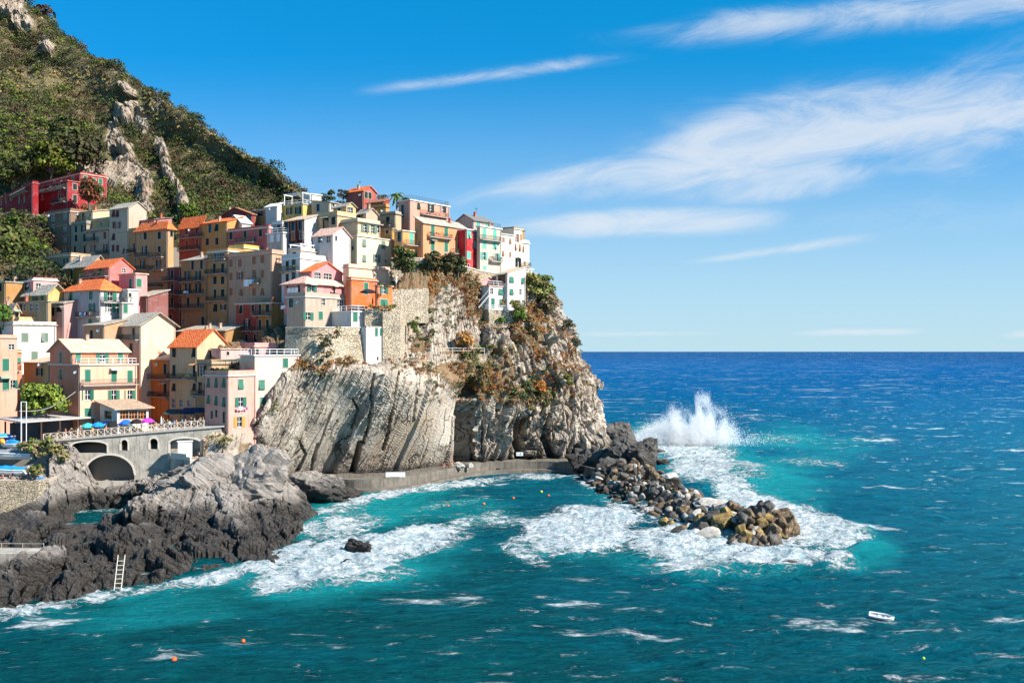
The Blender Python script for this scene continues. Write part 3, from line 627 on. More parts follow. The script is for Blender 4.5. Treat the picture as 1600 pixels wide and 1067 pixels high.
# ---- middle left
B('house','rose house with orange pitched roof, terracotta jars on its balcony',171,133,208,417,455,213,(0.72,0.32,0.30),t=36,roof='gR',rm='o',rh=2.0,sh='k',L='k157,425 k162,439 k143,440 ',balL=[(127,170,433)],R='w193,419,.9,.9',chim=0)
B('house','flat roofed pink house whose right end glows almost white, with one green shutter',212,186,230,428,462,209,(0.76,0.44,0.43),t=34,rm='p',sh='g',L='d204,444,.9,2.2',R='c217,442',chim=0)
B('house','low white terrace house right of the orange hipped roof',200,190,216,453,485,205,WH,t=34,rm='w',sh='k',L='s200,461',R='c203,461,.6,.8',chim=0)
B('house','ochre house with grey pitched roof and one tall dark door, left of the rose house',143,103,167,413,448,224,(0.60,0.41,0.11),t=34,roof='gR',rm='s',rh=2.1,sh='k',L='d112,426,1,3 s112,442',chim=1,over=.6)
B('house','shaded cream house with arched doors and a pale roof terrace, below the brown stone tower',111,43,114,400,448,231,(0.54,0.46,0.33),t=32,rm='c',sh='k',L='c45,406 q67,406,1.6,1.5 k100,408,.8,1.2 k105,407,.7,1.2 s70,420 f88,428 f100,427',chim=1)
B('house','mauve pink house with three shuttered windows at the left edge',50,8,56,440,480,214,(0.54,0.28,0.28),t=32,rm='w',sh='k',L='o17,447,.7,1.2 o30,447,.7,1.2 c41,447 k16,466',chim=1)
B('house','pale pink house with a dark loggia opening and white roof edge',52,49,90,438,475,211,(0.78,0.53,0.50),t=52,rm='w',sh='k',R='w60,448,.9,1.4 k75,449,3.4,1.3',chim=0)
B('house','far left ochre house slice beside the mauve one',9,-14,12,441,490,212,(0.56,0.38,0.14),t=32,rm='s',sh='k',L='c1,447',chim=0)
B('house','yellow upper house with green shutters under a broad grey roof',75,41,100,456,475,207,(0.68,0.58,0.28),t=34,roof='gR',rm='s',rh=1.6,sh='g',L='o55,463 c66,462',chim=0,over=.9)
B('house','olive cream house with five dark windows left of the lilac grey house',75,28,80,471,520,203,(0.50,0.44,0.28),t=32,rm='s',sh='k',L='c33,480 w39,480 w49,480 q58,480 k36,461',chim=1)
B('house','pink stair house with laundry balcony squeezed beside the lilac grey house',100,76,103,474,525,204,(0.66,0.46,0.44),t=32,roof='sx',rm='s',rh=1.2,sh='k',L='k92,471,2,1.6 c83,487 o82,507',balL=[(78,100,479)],chim=0)
B('house','lilac grey house with a bright orange hipped roof and green shutters, laundry on its balcony',157,100,191,453,525,202,(0.62,0.60,0.62),t=32,roof='hip',rm='o',rh=2.4,sh='g',L='c111,459 c142,459 c111,482,1,1.8 p144,481,.9,1.8 c111,506,1,1.8 c141,505',R='p172,463,1.2,1.9 o172,481 c186,482,.9,1.8',balL=[(124,157,495)],balR=[(158,190,473)],over=.5,chim=1)
B('house','lilac grey side wing with a plant filled terrace, right of the orange hipped roof',191,186,209,474,520,203,(0.66,0.63,0.60),t=40,rm='c',sh='g',R='c196,482,.9,1.8',rail='i',chim=0)
B('house','tall beige house with rows of brown shutters and sheets drying on a balcony',425,357,444,396,500,213,(0.62,0.50,0.38),t=32,rm='p',sh='b',L='c361,411 c375,411 c397,407 c410,405 c361,432 o375,431 c397,428 c410,428 c361,456 a377,457 c397,456,1.2,1.8 a410,456',balL=[(390,407,443)],parapet=.7,chim=2)
B('house','tall golden house with a dark green awning on its glazed top floor',356,324,358,393,520,'c',(0.64,0.45,0.22),t=32,rm='w',sh='k',L='G342,398,3.4,1.9 d335,419,1,2.1 d348,419,1,2.1 c336,438 c348,438 d336,459,.9,2 c348,458 c337,481 o349,480,.8,1.2 w335,506,.6,1.2 w350,510,1.2,1',balL=[(324,355,406),(324,355,428),(326,355,470)],chim=0)
B('house','golden house with stone slab roof and three floors of paired open shutters',323,283,325,405,520,'c',(0.64,0.45,0.23),t=32,roof='sx',rm='s',rh=1.5,sh='k',L='d301,410,.9,2 d315,409,.9,2 p293,430,.8,2.0 p310,430,.8,2 p294,450,.8,2 p310,450,.8,2 d294,472,.9,2.1 d310,471,.9,2.1 w288,488,.7,.9 w287,503,.8,1.3 d317,502,1,2.1',balL=[(284,319,440),(284,319,460),(284,319,482)],chim=1)
B('house','narrow brown red house with four dark green doors one above the other',282,257,284,418,520,'c',(0.40,0.17,0.13),t=32,rm='c',sh='k',L='d269,429,1,2.1 d269,450,1,2.1 d269,472,1,2.1 k267,497,1,1.8',balL=[(257,278,439),(257,278,460),(257,278,482)],chim=1)
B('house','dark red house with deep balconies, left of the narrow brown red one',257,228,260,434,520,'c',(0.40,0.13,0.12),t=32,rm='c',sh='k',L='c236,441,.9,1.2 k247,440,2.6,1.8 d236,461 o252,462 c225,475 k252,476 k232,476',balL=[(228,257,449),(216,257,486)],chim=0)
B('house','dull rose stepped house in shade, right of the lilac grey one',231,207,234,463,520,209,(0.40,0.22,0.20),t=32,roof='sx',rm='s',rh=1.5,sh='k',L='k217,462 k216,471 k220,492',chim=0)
B('house','sunlit yellow attic wall on the roof of the tall beige house',381,357,383,388,398,226,(0.80,0.62,0.18),t=32,rm='c',R='',chim=0,gz=False,pipes=0)
B('house','white house with stacked roof terraces and white parapets, left of the tall white gable',469,440,528,404,465,206,(0.76,0.76,0.76),t=34,rm='w',sh='k',L='d449,416,.9,2.1 k459,414 k465,413 d449,436,.9,2.1 k459,434 k465,433',balL=[(441,468,424)],parapet=.9,chim=0)
B('penthouse','small terracotta edged penthouse with a white roof pergola',470,450,494,392,404,210,(0.76,0.72,0.68),t=34,rm='p',L='k460,397,1.2,1.4',chim=0,gz=False,name='penthouse',extra=lambda T,lL,lR,hh,ro:pergola(ro,0.3,0.3,lR-.3,lL-.3,hh+.22,1.2))
B('house','pink gabled house with two large green glazed panels facing the bay',487,468,535,424,450,204,(0.76,0.42,0.44),t=36,roof='gR',rm='o',rh=2.1,sh='g',R='q496,422,1.7,1.5 q512,420,2.2,1.9',L='',chim=0,deep=2,gz=False)
B('house','pink terrace storey with a low hipped roof on top of the round grey house',477,444,546,443,465,200,(0.76,0.44,0.44),t=36,roof='hip',rm='p',rh=2.0,sh='g',L='k467,447,.8,1.8 s449,449',R='p487,452,1.1,2.1 k522,449,.5,1.6',chim=0,deep=3,gz=False,over=.7)
B('house','cream walled house with a flat gable above the orange one',545,536,612,418,450,208,(0.82,0.68,0.54),t=42,roof='flat',rm='p',sh='g',R='',L='',parapet=.6,chim=0,gz=False)
B('house','orange house with a green door beside a black parasol terrace',549,540,589,437,478,203,(0.82,0.31,0.10),t=42,rm='p',sh='g',R='d572,451,1.1,2.4',L='',chim=0,gz=False)
B('house','small orange tower block with green shutters at the edge of the stone terraces',590,586,613,447,485,200,(0.84,0.34,0.11),t=44,rm='p',sh='g',R='o600,454,.9,1.3 c600,474,1.9,1.6',chim=0,gz=False)
B('house','round fronted pale grey house with green and blue shutters above the stone bastion',477,448,545,464,517,196,(0.58,0.54,0.46),t=36,rm='c',sh='g',L='k455,471,1.3,1.8',R='w505,470,.9,1.3 o481,494,1.1,1.5 c501,493,1.1,1.6 q532,474,1.8,1.5 k524,497,1.1,2 s492,513,.8,.5',chim=0,gz=False,deep=1)
B('house','white narrow house with a glass sided terrace, hanging between grey house and stone wall',549,546,571,487,524,197,(0.82,0.83,0.85),t=44,rm='w',sh='g',R='c555,493,1.1,1.8 s552,514,.5,.6',rail='w',chim=0,gz=False,deep=1)
B('tower house','blank white tower block with a pair of green shutters, standing on the cliff edge',572,570,603,511,567,194,(0.84,0.85,0.88),t=42,rm='s',sh='g',R='c588,518,.7,1.6 o598,518,.6,1.5 s590,560,.4,.6',chim=1,gz=False,deep=.3,over=.1)
B('house','ochre house with two balconies and rose base, joined to the brick pink one',425,403,447,474,556,206,(0.52,0.38,0.14),t=32,rm='c',sh='k',L='d406,483,.9,2.1 c418,481 d404,507,.9,2.1 d418,507,.9,2.1 k417,529,.8,2',balL=[(396,424,493),(400,424,517)],chim=1)
B('house','brick pink house with open balcony doors in the shade below the beige house',403,369,405,475,556,'c',(0.46,0.16,0.13),t=32,rm='c',sh='k',L='c377,482,.9,1.8 c395,481,.9,1.8 p386,506,.9,2 k385,529,.9,2 k399,529,.9,2',balL=[(375,397,517)],rail='i',chim=0)
# ---- front row
B('house','big cream house with a blank sunlit gable and a peach shaded balcony front',220,162,274,507,590,196,(0.84,0.72,0.55),t=36,roof='gR',rm='s',rh=2.4,sh='k',L='p170,520,1,2.1 k209,521,1.1,2.1 k205,545,1.1,2.1 k184,547,1,2.1',balL=[(150,218,531)],over=.7,chim=0)
B('house','low peach wing under a small grey roof, left of the big cream gable',163,132,166,508,560,197,(0.64,0.47,0.31),t=32,roof='sx',rm='s',rh=1.2,sh='k',L='d143,525,1,2.4',chim=0)
B('house','white walled house with three grey lattice windows, left of the terracotta gable',21,-10,88,508,575,197,(0.84,0.82,0.76),t=52,rm='s',sh='y',R='c39,527,1.2,1.7 c70,527,1.2,1.7 c54,556,1.1,1.7',L='',chim=0)
B('house','cream roof terrace house with tiled top behind the white lattice windowed house',30,-10,66,502,530,203,(0.80,0.64,0.40),t=48,rm='p',L='k13,489',parapet=.7,chim=2,gz=False)
B('house','peach house with dark loggia under a pale tile roof at the left edge',20,-20,31,485,505,205,(0.72,0.52,0.30),t=40,roof='gR',rm='t',rh=1.4,L='k8,489,1.6,1.4 ',R='k26,491,.7,1.2',chim=2,gz=False)
B('house','olive cream house under a beige shed roof between the orange and the terracotta houses',78,37,80,567,640,188,(0.56,0.50,0.29),t=32,roof='sx',rm='t',rh=1,sh='k',L='o62,581,.9,1.5 o60,612,.9,1.5',chim=0)
B('house','salmon house with two balconied white doors, beside the peach yellow house at the left edge',14,4,34,551,640,186,(0.84,0.40,0.22),t=46,rm='t',sh='g',R='p15,569,.8,2.2 p15,598,.8,2.2 a31,563,.8,1',balR=[(8,31,579),(8,31,607)],chim=0)
B('house','peach yellow house with one teal window at the left edge',0,-30,27,528,640,184,(0.78,0.54,0.42),t=50,rm='p',sh='g',R='w18,542,.9,1 d9,570 d9,600 o20,600,.7,1.5',chim=0,parapet=.4)
B('house','terracotta and peach corner house with green shutters standing right behind the piazza railing',125,78,214,571,668,178,(0.72,0.38,0.26),t=40,colR=(0.80,0.60,0.47),roof='flat',rm='c',sh='g',L='a95,585,1,2 d95,554,.9,1.9 p95,614,1,2.1',R='d137,587,1,2.2 d178,587,1,2.2 d203,588,1,2.2 o137,617,.9,1.8 o178,617,.9,1.8 o203,617,.9,1.8 c137,645,1.1,1.7',balL=[(88,106,626)],balR=[(127,213,601)],rail='w',chim=0,deep=3)
B('penthouse','salmon roof storey with green shutters and pale tile roof on the terracotta corner house',113,78,200,549,571,180,(0.80,0.40,0.26),t=40,roof='gL',rm='t',rh=2.2,sh='g',L='d95,554,1,2',R='a122,554,1,1.7 o160,556,1,1.9 a188,556,1,1.7',chim=1,gz=False,deep=.2,name='penthouse',over=.5)
B('house','olive beige house with a vent dotted orange roof and a sunlit gable end',308,265,358,541,650,189,(0.68,0.60,0.42),t=34,roof='gR',rm='o',rh=3.2,sh='k',L='c272,551 c304,551 d272,579,1,2.2 d304,579,1,2.2 a272,605 a304,605 w271,630,1,1.8 w283,630,.8,1.4 w295,630,.8,1.2',R='k332,553,1.3,1.3',balL=[(264,310,592)],chim=1,over=.4)
B('house','orange ochre house with a low tile roof left of the olive beige house',265,216,267,562,650,'c',(0.70,0.37,0.08),t=32,roof='sx',rm='t',rh=1.3,sh='k',L='d232,576,1,2.2 d258,577,1,2.2 d232,607,1,2.2 d258,608,1,2.2',balL=[(214,264,592),(214,264,619)],chim=1)
B('house','narrow beige house with open white windows wedged behind the pink corner house',330,308,332,570,650,184,(0.62,0.50,0.32),t=32,roof='flat',rm='k',sh='k',L='p316,579,1,2 k313,606 k322,607',balL=[(296,330,618)],chim=0)
B('house','pink corner house with a dark green canopied roof terrace, nearest the grey cliff',357,320,400,588,672,175,(0.80,0.52,0.45),t=38,rm='c',sh='g',L='a326,598,.8,1.7 a338,598,.8,1.7 a350,598,.8,1.7 a326,624,.8,1.6 a338,626,.8,1.7 a350,628,.8,1.7 k338,646,.7,1.3 k331,648,.7,1.4 k350,652,.8,2',R='a376,600,1.1,1.7 o376,628,1,1.7 z374,659,1,1.8',chim=0,deep=6,parapet=.8,extra=lambda T,lL,lR,hh,ro:canopy(T,lL,lR,hh))
B('house','white pink wing with roof terrace balustrade, running into the grey cliff',398,396,467,556,652,181.5,(0.84,0.72,0.64),t=52,rm='w',sh='g',R='a409,601,1.1,1.7 a411,628,1.1,1.7 c446,567,1,1.7',chim=0,deep=0,gz=False,rail='w')
B('house','pale pink upper storey behind the balustrade terrace, with small shaded windows',345,330,398,546,565,188,(0.78,0.56,0.54),t=46,rm='p',sh='k',R='s356,552',chim=0,gz=False)
B('house','rose pink storey with an air conditioner above the balustrade terrace',398,396,432,542,562,192,(0.74,0.48,0.48),t=50,rm='p',sh='k',R='k402,549,.6,1.3 ',chim=0,gz=False)

B('house','low ochre house with a long dark roof behind the vent dotted orange roof',352,275,354,517,550,207,(0.52,0.36,0.12),t=32,roof='sx',rm='s',rh=1.2,sh='k',L='c290,524,.9,.8',chim=2)
# ---------------------------------------------------------------- terrain
def rock_material(name, light, mid, dark, stain, veg, strata, wet=True, scl=1.0, bumpd=0.5):
    m, t, b = new_mat(name)
    pos = t.node('ShaderNodeNewGeometry').outputs['Position']
    st = t.mapping(pos, rot=strata, scale=(1, 1, 1))
    lay = t.mapping(st, scale=(1.1, 0.35, 0.10))
    n1 = t.noise(lay, 0.45*scl, 7, 0.65, 0.6)
    n2 = t.noise(pos, 0.10*scl, 5, 0.6)
    n3 = t.noise(pos, 1.6*scl, 5, 0.7)
    crk = t.voro(t.node('ShaderNodeVectorMath', operation='ADD', i_0=lay, i_1=t.node('ShaderNodeVectorMath', operation='SCALE', i_0=t.node('ShaderNodeTexNoise', i_Vector=pos, i_Scale=0.5).outputs['Color'], i_3=0.8).outputs[0]).outputs[0], 0.55*scl, 'DISTANCE_TO_EDGE')
    lines = t.noise(t.mapping(st, scale=(3.2, 1.0, 0.10)), 0.8*scl, 5, 0.7, 0.3)
    sl = t.math('SUBTRACT', 1.0, t.math('MULTIPLY', t.node('ShaderNodeAttribute', attribute_name='slab').outputs['Fac'], 0.55))
    base = t.mix(t.smooth(n1, 0.36, 0.62), c4(mid), c4(light))
    base = t.mix(t.math('MULTIPLY', t.smooth(n2, 0.5, 0.72), 0.7), base, c4(stain))
    base = t.mix(t.math('MULTIPLY', t.math('MULTIPLY', t.smooth(n3, 0.52, 0.72), 0.45), sl), base, c4(dark))
    base = t.mix(t.math('MULTIPLY', t.math('MULTIPLY', t.smooth(lines, 0.54, 0.66), 0.6), sl), base, c4(dark))
    cmask = t.math('MULTIPLY', t.smooth(crk.outputs['Distance'], 0.03, 0.0), t.smooth(n2, 0.42, 0.6))
    base = t.mix(t.math('MULTIPLY', cmask, 0.8), base, c4([x*0.5 for x in dark]))
    at = t.node('ShaderNodeAttribute', attribute_name='veg').outputs['Fac']
    vn = t.noise(pos, 0.5, 6, 0.7)
    vm = t.smooth(t.math('ADD', at, t.math('MULTIPLY', vn, 0.9)), 0.75, 1.05)
    vc = t.mix(t.smooth(t.noise(pos, 0.8, 4, 0.7), 0.4, 0.65), c4(veg[0]), c4(veg[1]))
    base = t.mix(vm, base, vc)
    if wet:
        z = t.node('ShaderNodeSeparateXYZ', i_0=pos).outputs[2]
        wm = t.smooth(t.math('ADD', z, t.math('MULTIPLY', n2, -3.0)), wet[1], wet[0])
        base = t.mix(t.math('MULTIPLY', wm, 0.92), base, t.mix(t.smooth(n3, .35, .65), c4((0.010, 0.009, 0.008)), c4((0.055, 0.043, 0.034))))
        t.setin(b.inputs['Roughness'], t.math('SUBTRACT', 0.93, t.math('MULTIPLY', wm, 0.58)))
    else: b.inputs['Roughness'].default_value = 0.95
    t.setin(b.inputs['Base Color'], base); b.inputs['Specular IOR Level'].default_value = 0.5
    hgt = t.math('ADD', t.math('MULTIPLY', n1, 1.4), t.math('ADD', t.math('MULTIPLY', n3, 0.8), t.math('ADD', t.math('MULTIPLY', lines, 1.0), t.math('MULTIPLY', cmask, -1.0))))
    t.setin(b.inputs['Normal'], t.bump(t.math('MULTIPLY', hgt, sl), 1.0, bumpd))
    MATS[name] = m; return m

def surf(name, ctrl, nr, nc, mat, disp, kind='structure', smooth=True, maskf=None, label=None, slabf=None):
    W, A = loft(ctrl, nr, nc)
    N = grid_normals(W)
    W2 = disp(W, A, N)
    at = {'veg': (maskf(W, A) if maskf else np.zeros(W.shape[:2])).ravel()}
    at['sq'], at['sl'] = [x.ravel() for x in strata(W, A)]
    at['slab'] = (slabf(W, A) if slabf else np.zeros(W.shape[:2])).ravel()
    o = link(name, np_mesh(name, W2.reshape(-1, 3), grid_quads(nr, nc), mat, smooth, at))
    o['kind'] = kind
    return o, W2, A, N

def strata_material(name):
    m, t, b = new_mat(name)
    pos = t.node('ShaderNodeNewGeometry').outputs['Position']
    q = t.node('ShaderNodeAttribute', attribute_name='sq').outputs['Fac']; l = t.node('ShaderNodeAttribute', attribute_name='sl').outputs['Fac']
    slab = t.node('ShaderNodeAttribute', attribute_name='slab').outputs['Fac']; veg = t.node('ShaderNodeAttribute', attribute_name='veg').outputs['Fac']
    ds = t.node('ShaderNodeTexNoise', i_Vector=pos, i_Scale=0.12, i_Detail=5.0).outputs['Color']
    v = t.node('ShaderNodeVectorMath', operation='ADD', i_0=t.node('ShaderNodeCombineXYZ', i_0=q, i_1=l).outputs[0], i_1=t.node('ShaderNodeVectorMath', operation='SCALE', i_0=ds, i_3=5.0).outputs[0]).outputs[0]
    v1 = t.mapping(v, scale=(0.21, 0.055, 1)); v2 = t.mapping(v, scale=(0.62, 0.16, 1)); v3 = t.mapping(v, scale=(2.2, 0.14, 1))
    a1 = t.voro(v1, 1.0); e1 = t.voro(v1, 1.0, 'DISTANCE_TO_EDGE').outputs['Distance']; a2 = t.voro(v2, 1.0); e2 = t.voro(v2, 1.0, 'DISTANCE_TO_EDGE').outputs['Distance']
    st = t.noise(v3, 1.0, 6, 0.7, 0.2); big = t.noise(pos, 0.07, 5, 0.6); fine = t.noise(pos, 1.8, 6, 0.72)
    tone = t.math('ADD', t.math('MULTIPLY', a1.outputs['Color'], 0.35), t.math('ADD', t.math('MULTIPLY', a2.outputs['Color'], 0.25), t.math('MULTIPLY', st, 0.45)))
    c = t.ramp(tone, [(0.18, (0.33, 0.262, 0.195)), (0.42, (0.44, 0.36, 0.28)), (0.62, (0.53, 0.45, 0.365)), (0.85, (0.60, 0.53, 0.44))])
    c = t.mix(t.math('MULTIPLY', t.smooth(big, 0.50, 0.70), 0.65), c, c4((0.42, 0.29, 0.18)))
    gr = t.noise(pos, 0.16, 5, 0.65)
    c = t.mix(t.math('MULTIPLY', t.smooth(gr, 0.52, 0.68), 0.45), c, c4((0.40, 0.375, 0.345)))
    ns = t.math('SUBTRACT', 1.0, t.math('MULTIPLY', slab, 0.78))
    lam = t.smooth(st, 0.47, 0.40)
    c = t.mix(t.math('MULTIPLY', lam, t.math('MULTIPLY', ns, 0.65)), c, c4((0.12, 0.09, 0.065)))
    c = t.mix(t.math('MULTIPLY', t.smooth(fine, 0.54, 0.72), t.math('MULTIPLY', ns, 0.5)), c, c4((0.14, 0.11, 0.085)))
    k1 = t.math('MULTIPLY', t.smooth(e1, 0.030, 0.006), t.smooth(big, 0.42, 0.54)); k2 = t.math('MULTIPLY', t.smooth(e2, 0.035, 0.0), t.smooth(gr, 0.46, 0.56))
    kk = t.math('MAXIMUM', t.math('MULTIPLY', k1, 0.9), t.math('MULTIPLY', t.math('MULTIPLY', k2, 0.7), ns))
    c = t.mix(kk, c, c4((0.06, 0.045, 0.035)))
    vn = t.noise(pos, 0.5, 6, 0.7); vmx = t.smooth(t.math('ADD', veg, t.math('MULTIPLY', vn, 0.9)), 0.85, 1.15)
    c = t.mix(vmx, c, t.mix(t.smooth(t.noise(pos, 0.8, 4, 0.7), 0.4, 0.65), c4((0.27, 0.16, 0.085)), c4((0.20, 0.165, 0.10))))
    z = t.node('ShaderNodeSeparateXYZ', i_0=pos).outputs[2]
    wm = t.smooth(t.math('ADD', z, t.math('MULTIPLY', fine, -3.0)), 2.8, 0.6)
    low = t.math('MULTIPLY', t.smooth(t.math('ADD', z, t.math('MULTIPLY', big, -8)), 5.5, -1.0), 0.45)
    c = t.mix(low, c, c4((0.22, 0.18, 0.14))); c = t.mix(t.math('MULTIPLY', wm, 0.9), c, c4((0.04, 0.034, 0.028)))
    t.setin(b.inputs['Base Color'], c); b.inputs['Roughness'].default_value = 0.93; b.inputs['Specular IOR Level'].default_value = 0.2
    h = t.math('ADD', t.math('MULTIPLY', kk, -1.2), t.math('ADD', t.math('MULTIPLY', t.math('MULTIPLY', st, ns), 1.3), t.math('ADD', t.math('MULTIPLY', fine, 0.55), t.math('ADD', t.math('MULTIPLY', a1.outputs['Color'], 0.5), t.math('MULTIPLY', a2.outputs['Color'], 0.4)))))
    t.setin(b.inputs['Normal'], t.bump(h, 1.0, 0.5)); MATS[name] = m; return m
# --- headland cliff
s8 = 8
cols = [
 (330, [(745,184),(700,183),(665,182),(640,182),(610,184),(580,188),(540,196)]),
 (372, [(745,185),(700,184),(665,183),(640,183),(612,184),(580,188),(540,196)]),
 (402, [(742,186),(705,182.5),(675,180),(656,178.8),(640,184),(600,190),(540,198)]),
 (425, [(742,189),(705,185),(665,182),(622,181.3),(606,185),(580,190),(520,202)]),
 (447, [(742,192),(700,188),(650,184.5),(596,183.6),(582,186),(562,192),(515,206)]),
 (468, [(740,195),(700,191),(640,187),(572,185.5),(562,188.5),(552,196),(515,210)]),
 (495, [(740,198),(700,194),(645,189),(590,186.5),(568,188),(556,197),(512,211)]),
 (530, [(740,201),(690,196),(630,191),(580,187),(564,190),(553,198),(505,212)]),
 (580, [(739,203),(690,199),(630,193),(590,190),(572,191),(556,200),(480,214)]),
 (640, [(735,208),(690,204),(640,199),(600,196),(573,198),(520,207),(420,220)]),
 (700, [(728,214),(690,211),(640,209),(604,207),(570,210),(500,218),(410,226)]),
 (724, [(724,221),(690,219),(650,217),(612,212),(575,212),(500,220),(414,230)]),
 (738, [(724,225),(690,224),(650,222),(616,216),(575,214),(500,221),(418,232)]),
 (752, [(722,221),(690,219),(650,217),(618,215),(578,216),(512,225),(428,238)]),
 (800, [(722,225),(690,223),(650,222),(618,221),(575,222),(514,229),(432,243)]),
 (835, [(722,227),(690,225),(650,224),(620,224),(572,226),(515,232),(442,245)]),
 (872, [(722,228),(690,226),(655,226),(618,227),(570,229),(525,233),(482,241)]),
 (899, [(723,229),(690,228),(655,229),(622,230),(588,232),(558,235),(530,241)]),
 (921, [(726,232),(695,231),(662,233),(636,235),(612,237),(592,239),(574,243)]),
 (934, [(730,238),(700,239),(672,241),(648,243),(628,244),(610,246),(597,249)]),
 (936, [(732,246),(702,247),(674,249),(648,251),(628,252),(612,254),(600,257)]),
 (915, [(732,262),(702,262),(674,262),(648,262),(628,263),(612,265),(590,268)]),
 (860, [(730,285),(702,285),(674,285),(648,285),(628,285),(612,285),(540,285)]),
 (760, [(730,310),(702,310),(674,310),(648,310),(628,310),(612,310),(520,305)]),
]
rows = []
def behind(px, p):
    y, Y = p; z = H-(y-HY)/F*Y*U+(1.5 if px < 850 else -1.0); Y2 = Y+24
    return (px, HY+(H-z)*F/(Y2*U), Y2)
rows.append([(px, HY+(H+2.5)*F/(c[0][1]*U), c[0][1]) for px, c in cols])
DX = (30, 23, 12, 5, 0, -6, -13)
for k in range(7): rows.append([(px+DX[k]*(1 if px >= 915 and c[0][1] < 270 else .45 if 890 < px < 915 else 0), *c[k]) for px, c in cols])
rows.append([behind(px, c[6]) for px, c in cols])
def slant(W, ang_deg):
    s = W[..., 0]*0.73+W[..., 1]*0.68; a = math.radians(ang_deg)
    return s*math.sin(a)-W[..., 2]*math.cos(a), s*math.cos(a)+W[..., 2]*math.sin(a)
def strata(W, A):
    X = A[..., 0]; ang = np.interp(X, [380, 450, 600, 720, 800, 960], [50, 55, 66, 80, 84, 80]); a = np.radians(ang)
    s = W[..., 0]*0.73+W[..., 1]*0.68+15
    return s*np.sin(a)-(W[..., 2]-15)*np.cos(a), s*np.cos(a)+(W[..., 2]-15)*np.sin(a)
def cliff_disp(W, A, N):
    X = A[..., 0]; py = A[..., 1]
    ang = np.interp(X, [380, 450, 600, 720, 800, 960], [50, 55, 66, 80, 84, 80])
    s = W[..., 0]*0.73+W[..., 1]*0.68; a = np.radians(ang); s0 = -15.0
    q = (s-s0)*np.sin(a)-(W[..., 2]-15)*np.cos(a); l = (s-s0)*np.cos(a)+(W[..., 2]-15)*np.sin(a)
    fine = np.stack([q*0.9, l*0.10, W[..., 1]*0.05], -1)
    p3 = np.stack([q*0.22, l*0.05, W[..., 1]*0.02], -1)
    # plates: stepped slabs with sharp edges
    qq = q/5.5+0.8*vnoise(np.stack([q*0.05, l*0.06, 0*q], -1)); qi = np.floor(qq); fr = qq-qi
    hsh = _hash(qi.astype(int), (np.floor(l/16+0.6*vnoise(np.stack([q*.1, l*.02, q*0+5], -1))+_hash(qi.astype(int), qi.astype(int)*0, qi.astype(int)*0)*2)).astype(int), qi.astype(int)*0)
    plate = 0.75*hsh-0.7*sstep(0.10, 0.0, fr)*(0.5+0.5*_hash(qi.astype(int), qi.astype(int)*0+3, qi.astype(int)*0))
    sm = 1-.78*slabm(W, A); left = sstep(480, 400, X); right = sstep(730, 760, X)
    qq2 = q/2.2+1.1*vnoise(np.stack([q*0.1, l*0.1, 0*q+3], -1)); fi = qq2-np.floor(qq2)
    blocky = 1.7*ridged(np.stack([q*0.16, l*0.07, W[..., 1]*.04], -1), 4)+0.9*fbm(W*0.22, 4)
    Wq = np.stack([q*.28, l*.12, W[..., 1]*.12], -1); blocky = blocky*0.5+2.0*blocks(Wq, 1, 1.1)+0.9*blocks(Wq*2.7+3, 2, 1.1)
    d = (1-right)*(plate*1.0+0.35*sm*fbm(fine, 4)*(1+left*1.0))+right*(blocky*1.15+0.35*fbm(fine, 3))
    d += left*(0.35*(fi-0.5)-0.5*sstep(0.08, 0, fi))
    d += sm*(0.22*fbm(W*0.6, 4)+0.14*fbm(W*2.0, 3))+(0.5*sm+.5*left)*0.55*blocks(np.stack([q*.5, l*.10, W[..., 1]*.1], -1), 4)+sm*0.25*blocks(np.stack([q*1.3, l*.35, W[..., 1]*.3], -1), 5)
    # dark clefts at the places the photo shows them
    for pts, wd, dp in (([(740,598),(730,625),(722,660),(720,724)], 13, 13), ([(758,615),(756,660),(753,710)], 3, 3), ([(625,580),(618,625),(610,675),(601,705)], 2.6, 2.6), ([(586,585),(582,620),(575,658),(566,690)], 2.2, 1.8),
                        ([(551,624),(562,645),(551,671)], 2.0, 1.4), ([(561,690),(556,712),(548,742)], 5, 3.6), ([(497,695),(492,712),(486,742)], 3, 2.6), ([(467,688),(478,710),(463,742)], 2.4, 1.8), ([(520,640),(508,672),(498,700)], 1.6, 1.0),
                        ([(655,612),(648,660)], 1.6, 1.0), ([(818,655),(812,690),(816,722)], 8, 6), ([(853,686),(858,702),(866,722)], 8, 5), ([(778,640),(772,690)], 2.4, 2), ([(835,640),(800,690)], 2, 1.2), ([(880,640),(852,690)], 2.4, 1.4), ([(905,700),(900,724)], 8, 4)):
        dd = poly_dist(X, py, pts); d = d-dp*sstep(wd, wd*0.5, dd)
    d = d-1.6*sstep(870, 925, X)
    vegm = headveg(W, A)
    d = d*(1-0.25*vegm)+vegm*(1.3*fbm(W*0.16, 4)+0.4*fbm(W*0.7, 3))
    edge = sstep(0, 3, A[..., 1]*0+50)
    D = np.stack([0.55*N[..., 0]+0*d, N[..., 1], N[..., 2]], -1)
    out = np.array([0.55, -0.83, 0.1]); n2 = N*np.sign((N*out).sum(-1, keepdims=True)); tip = sstep(925, 945, X)[..., None]
    n = n2*0.7+out*0.3; n /= np.linalg.norm(n, axis=-1, keepdims=True)
    return W+n*d[..., None]
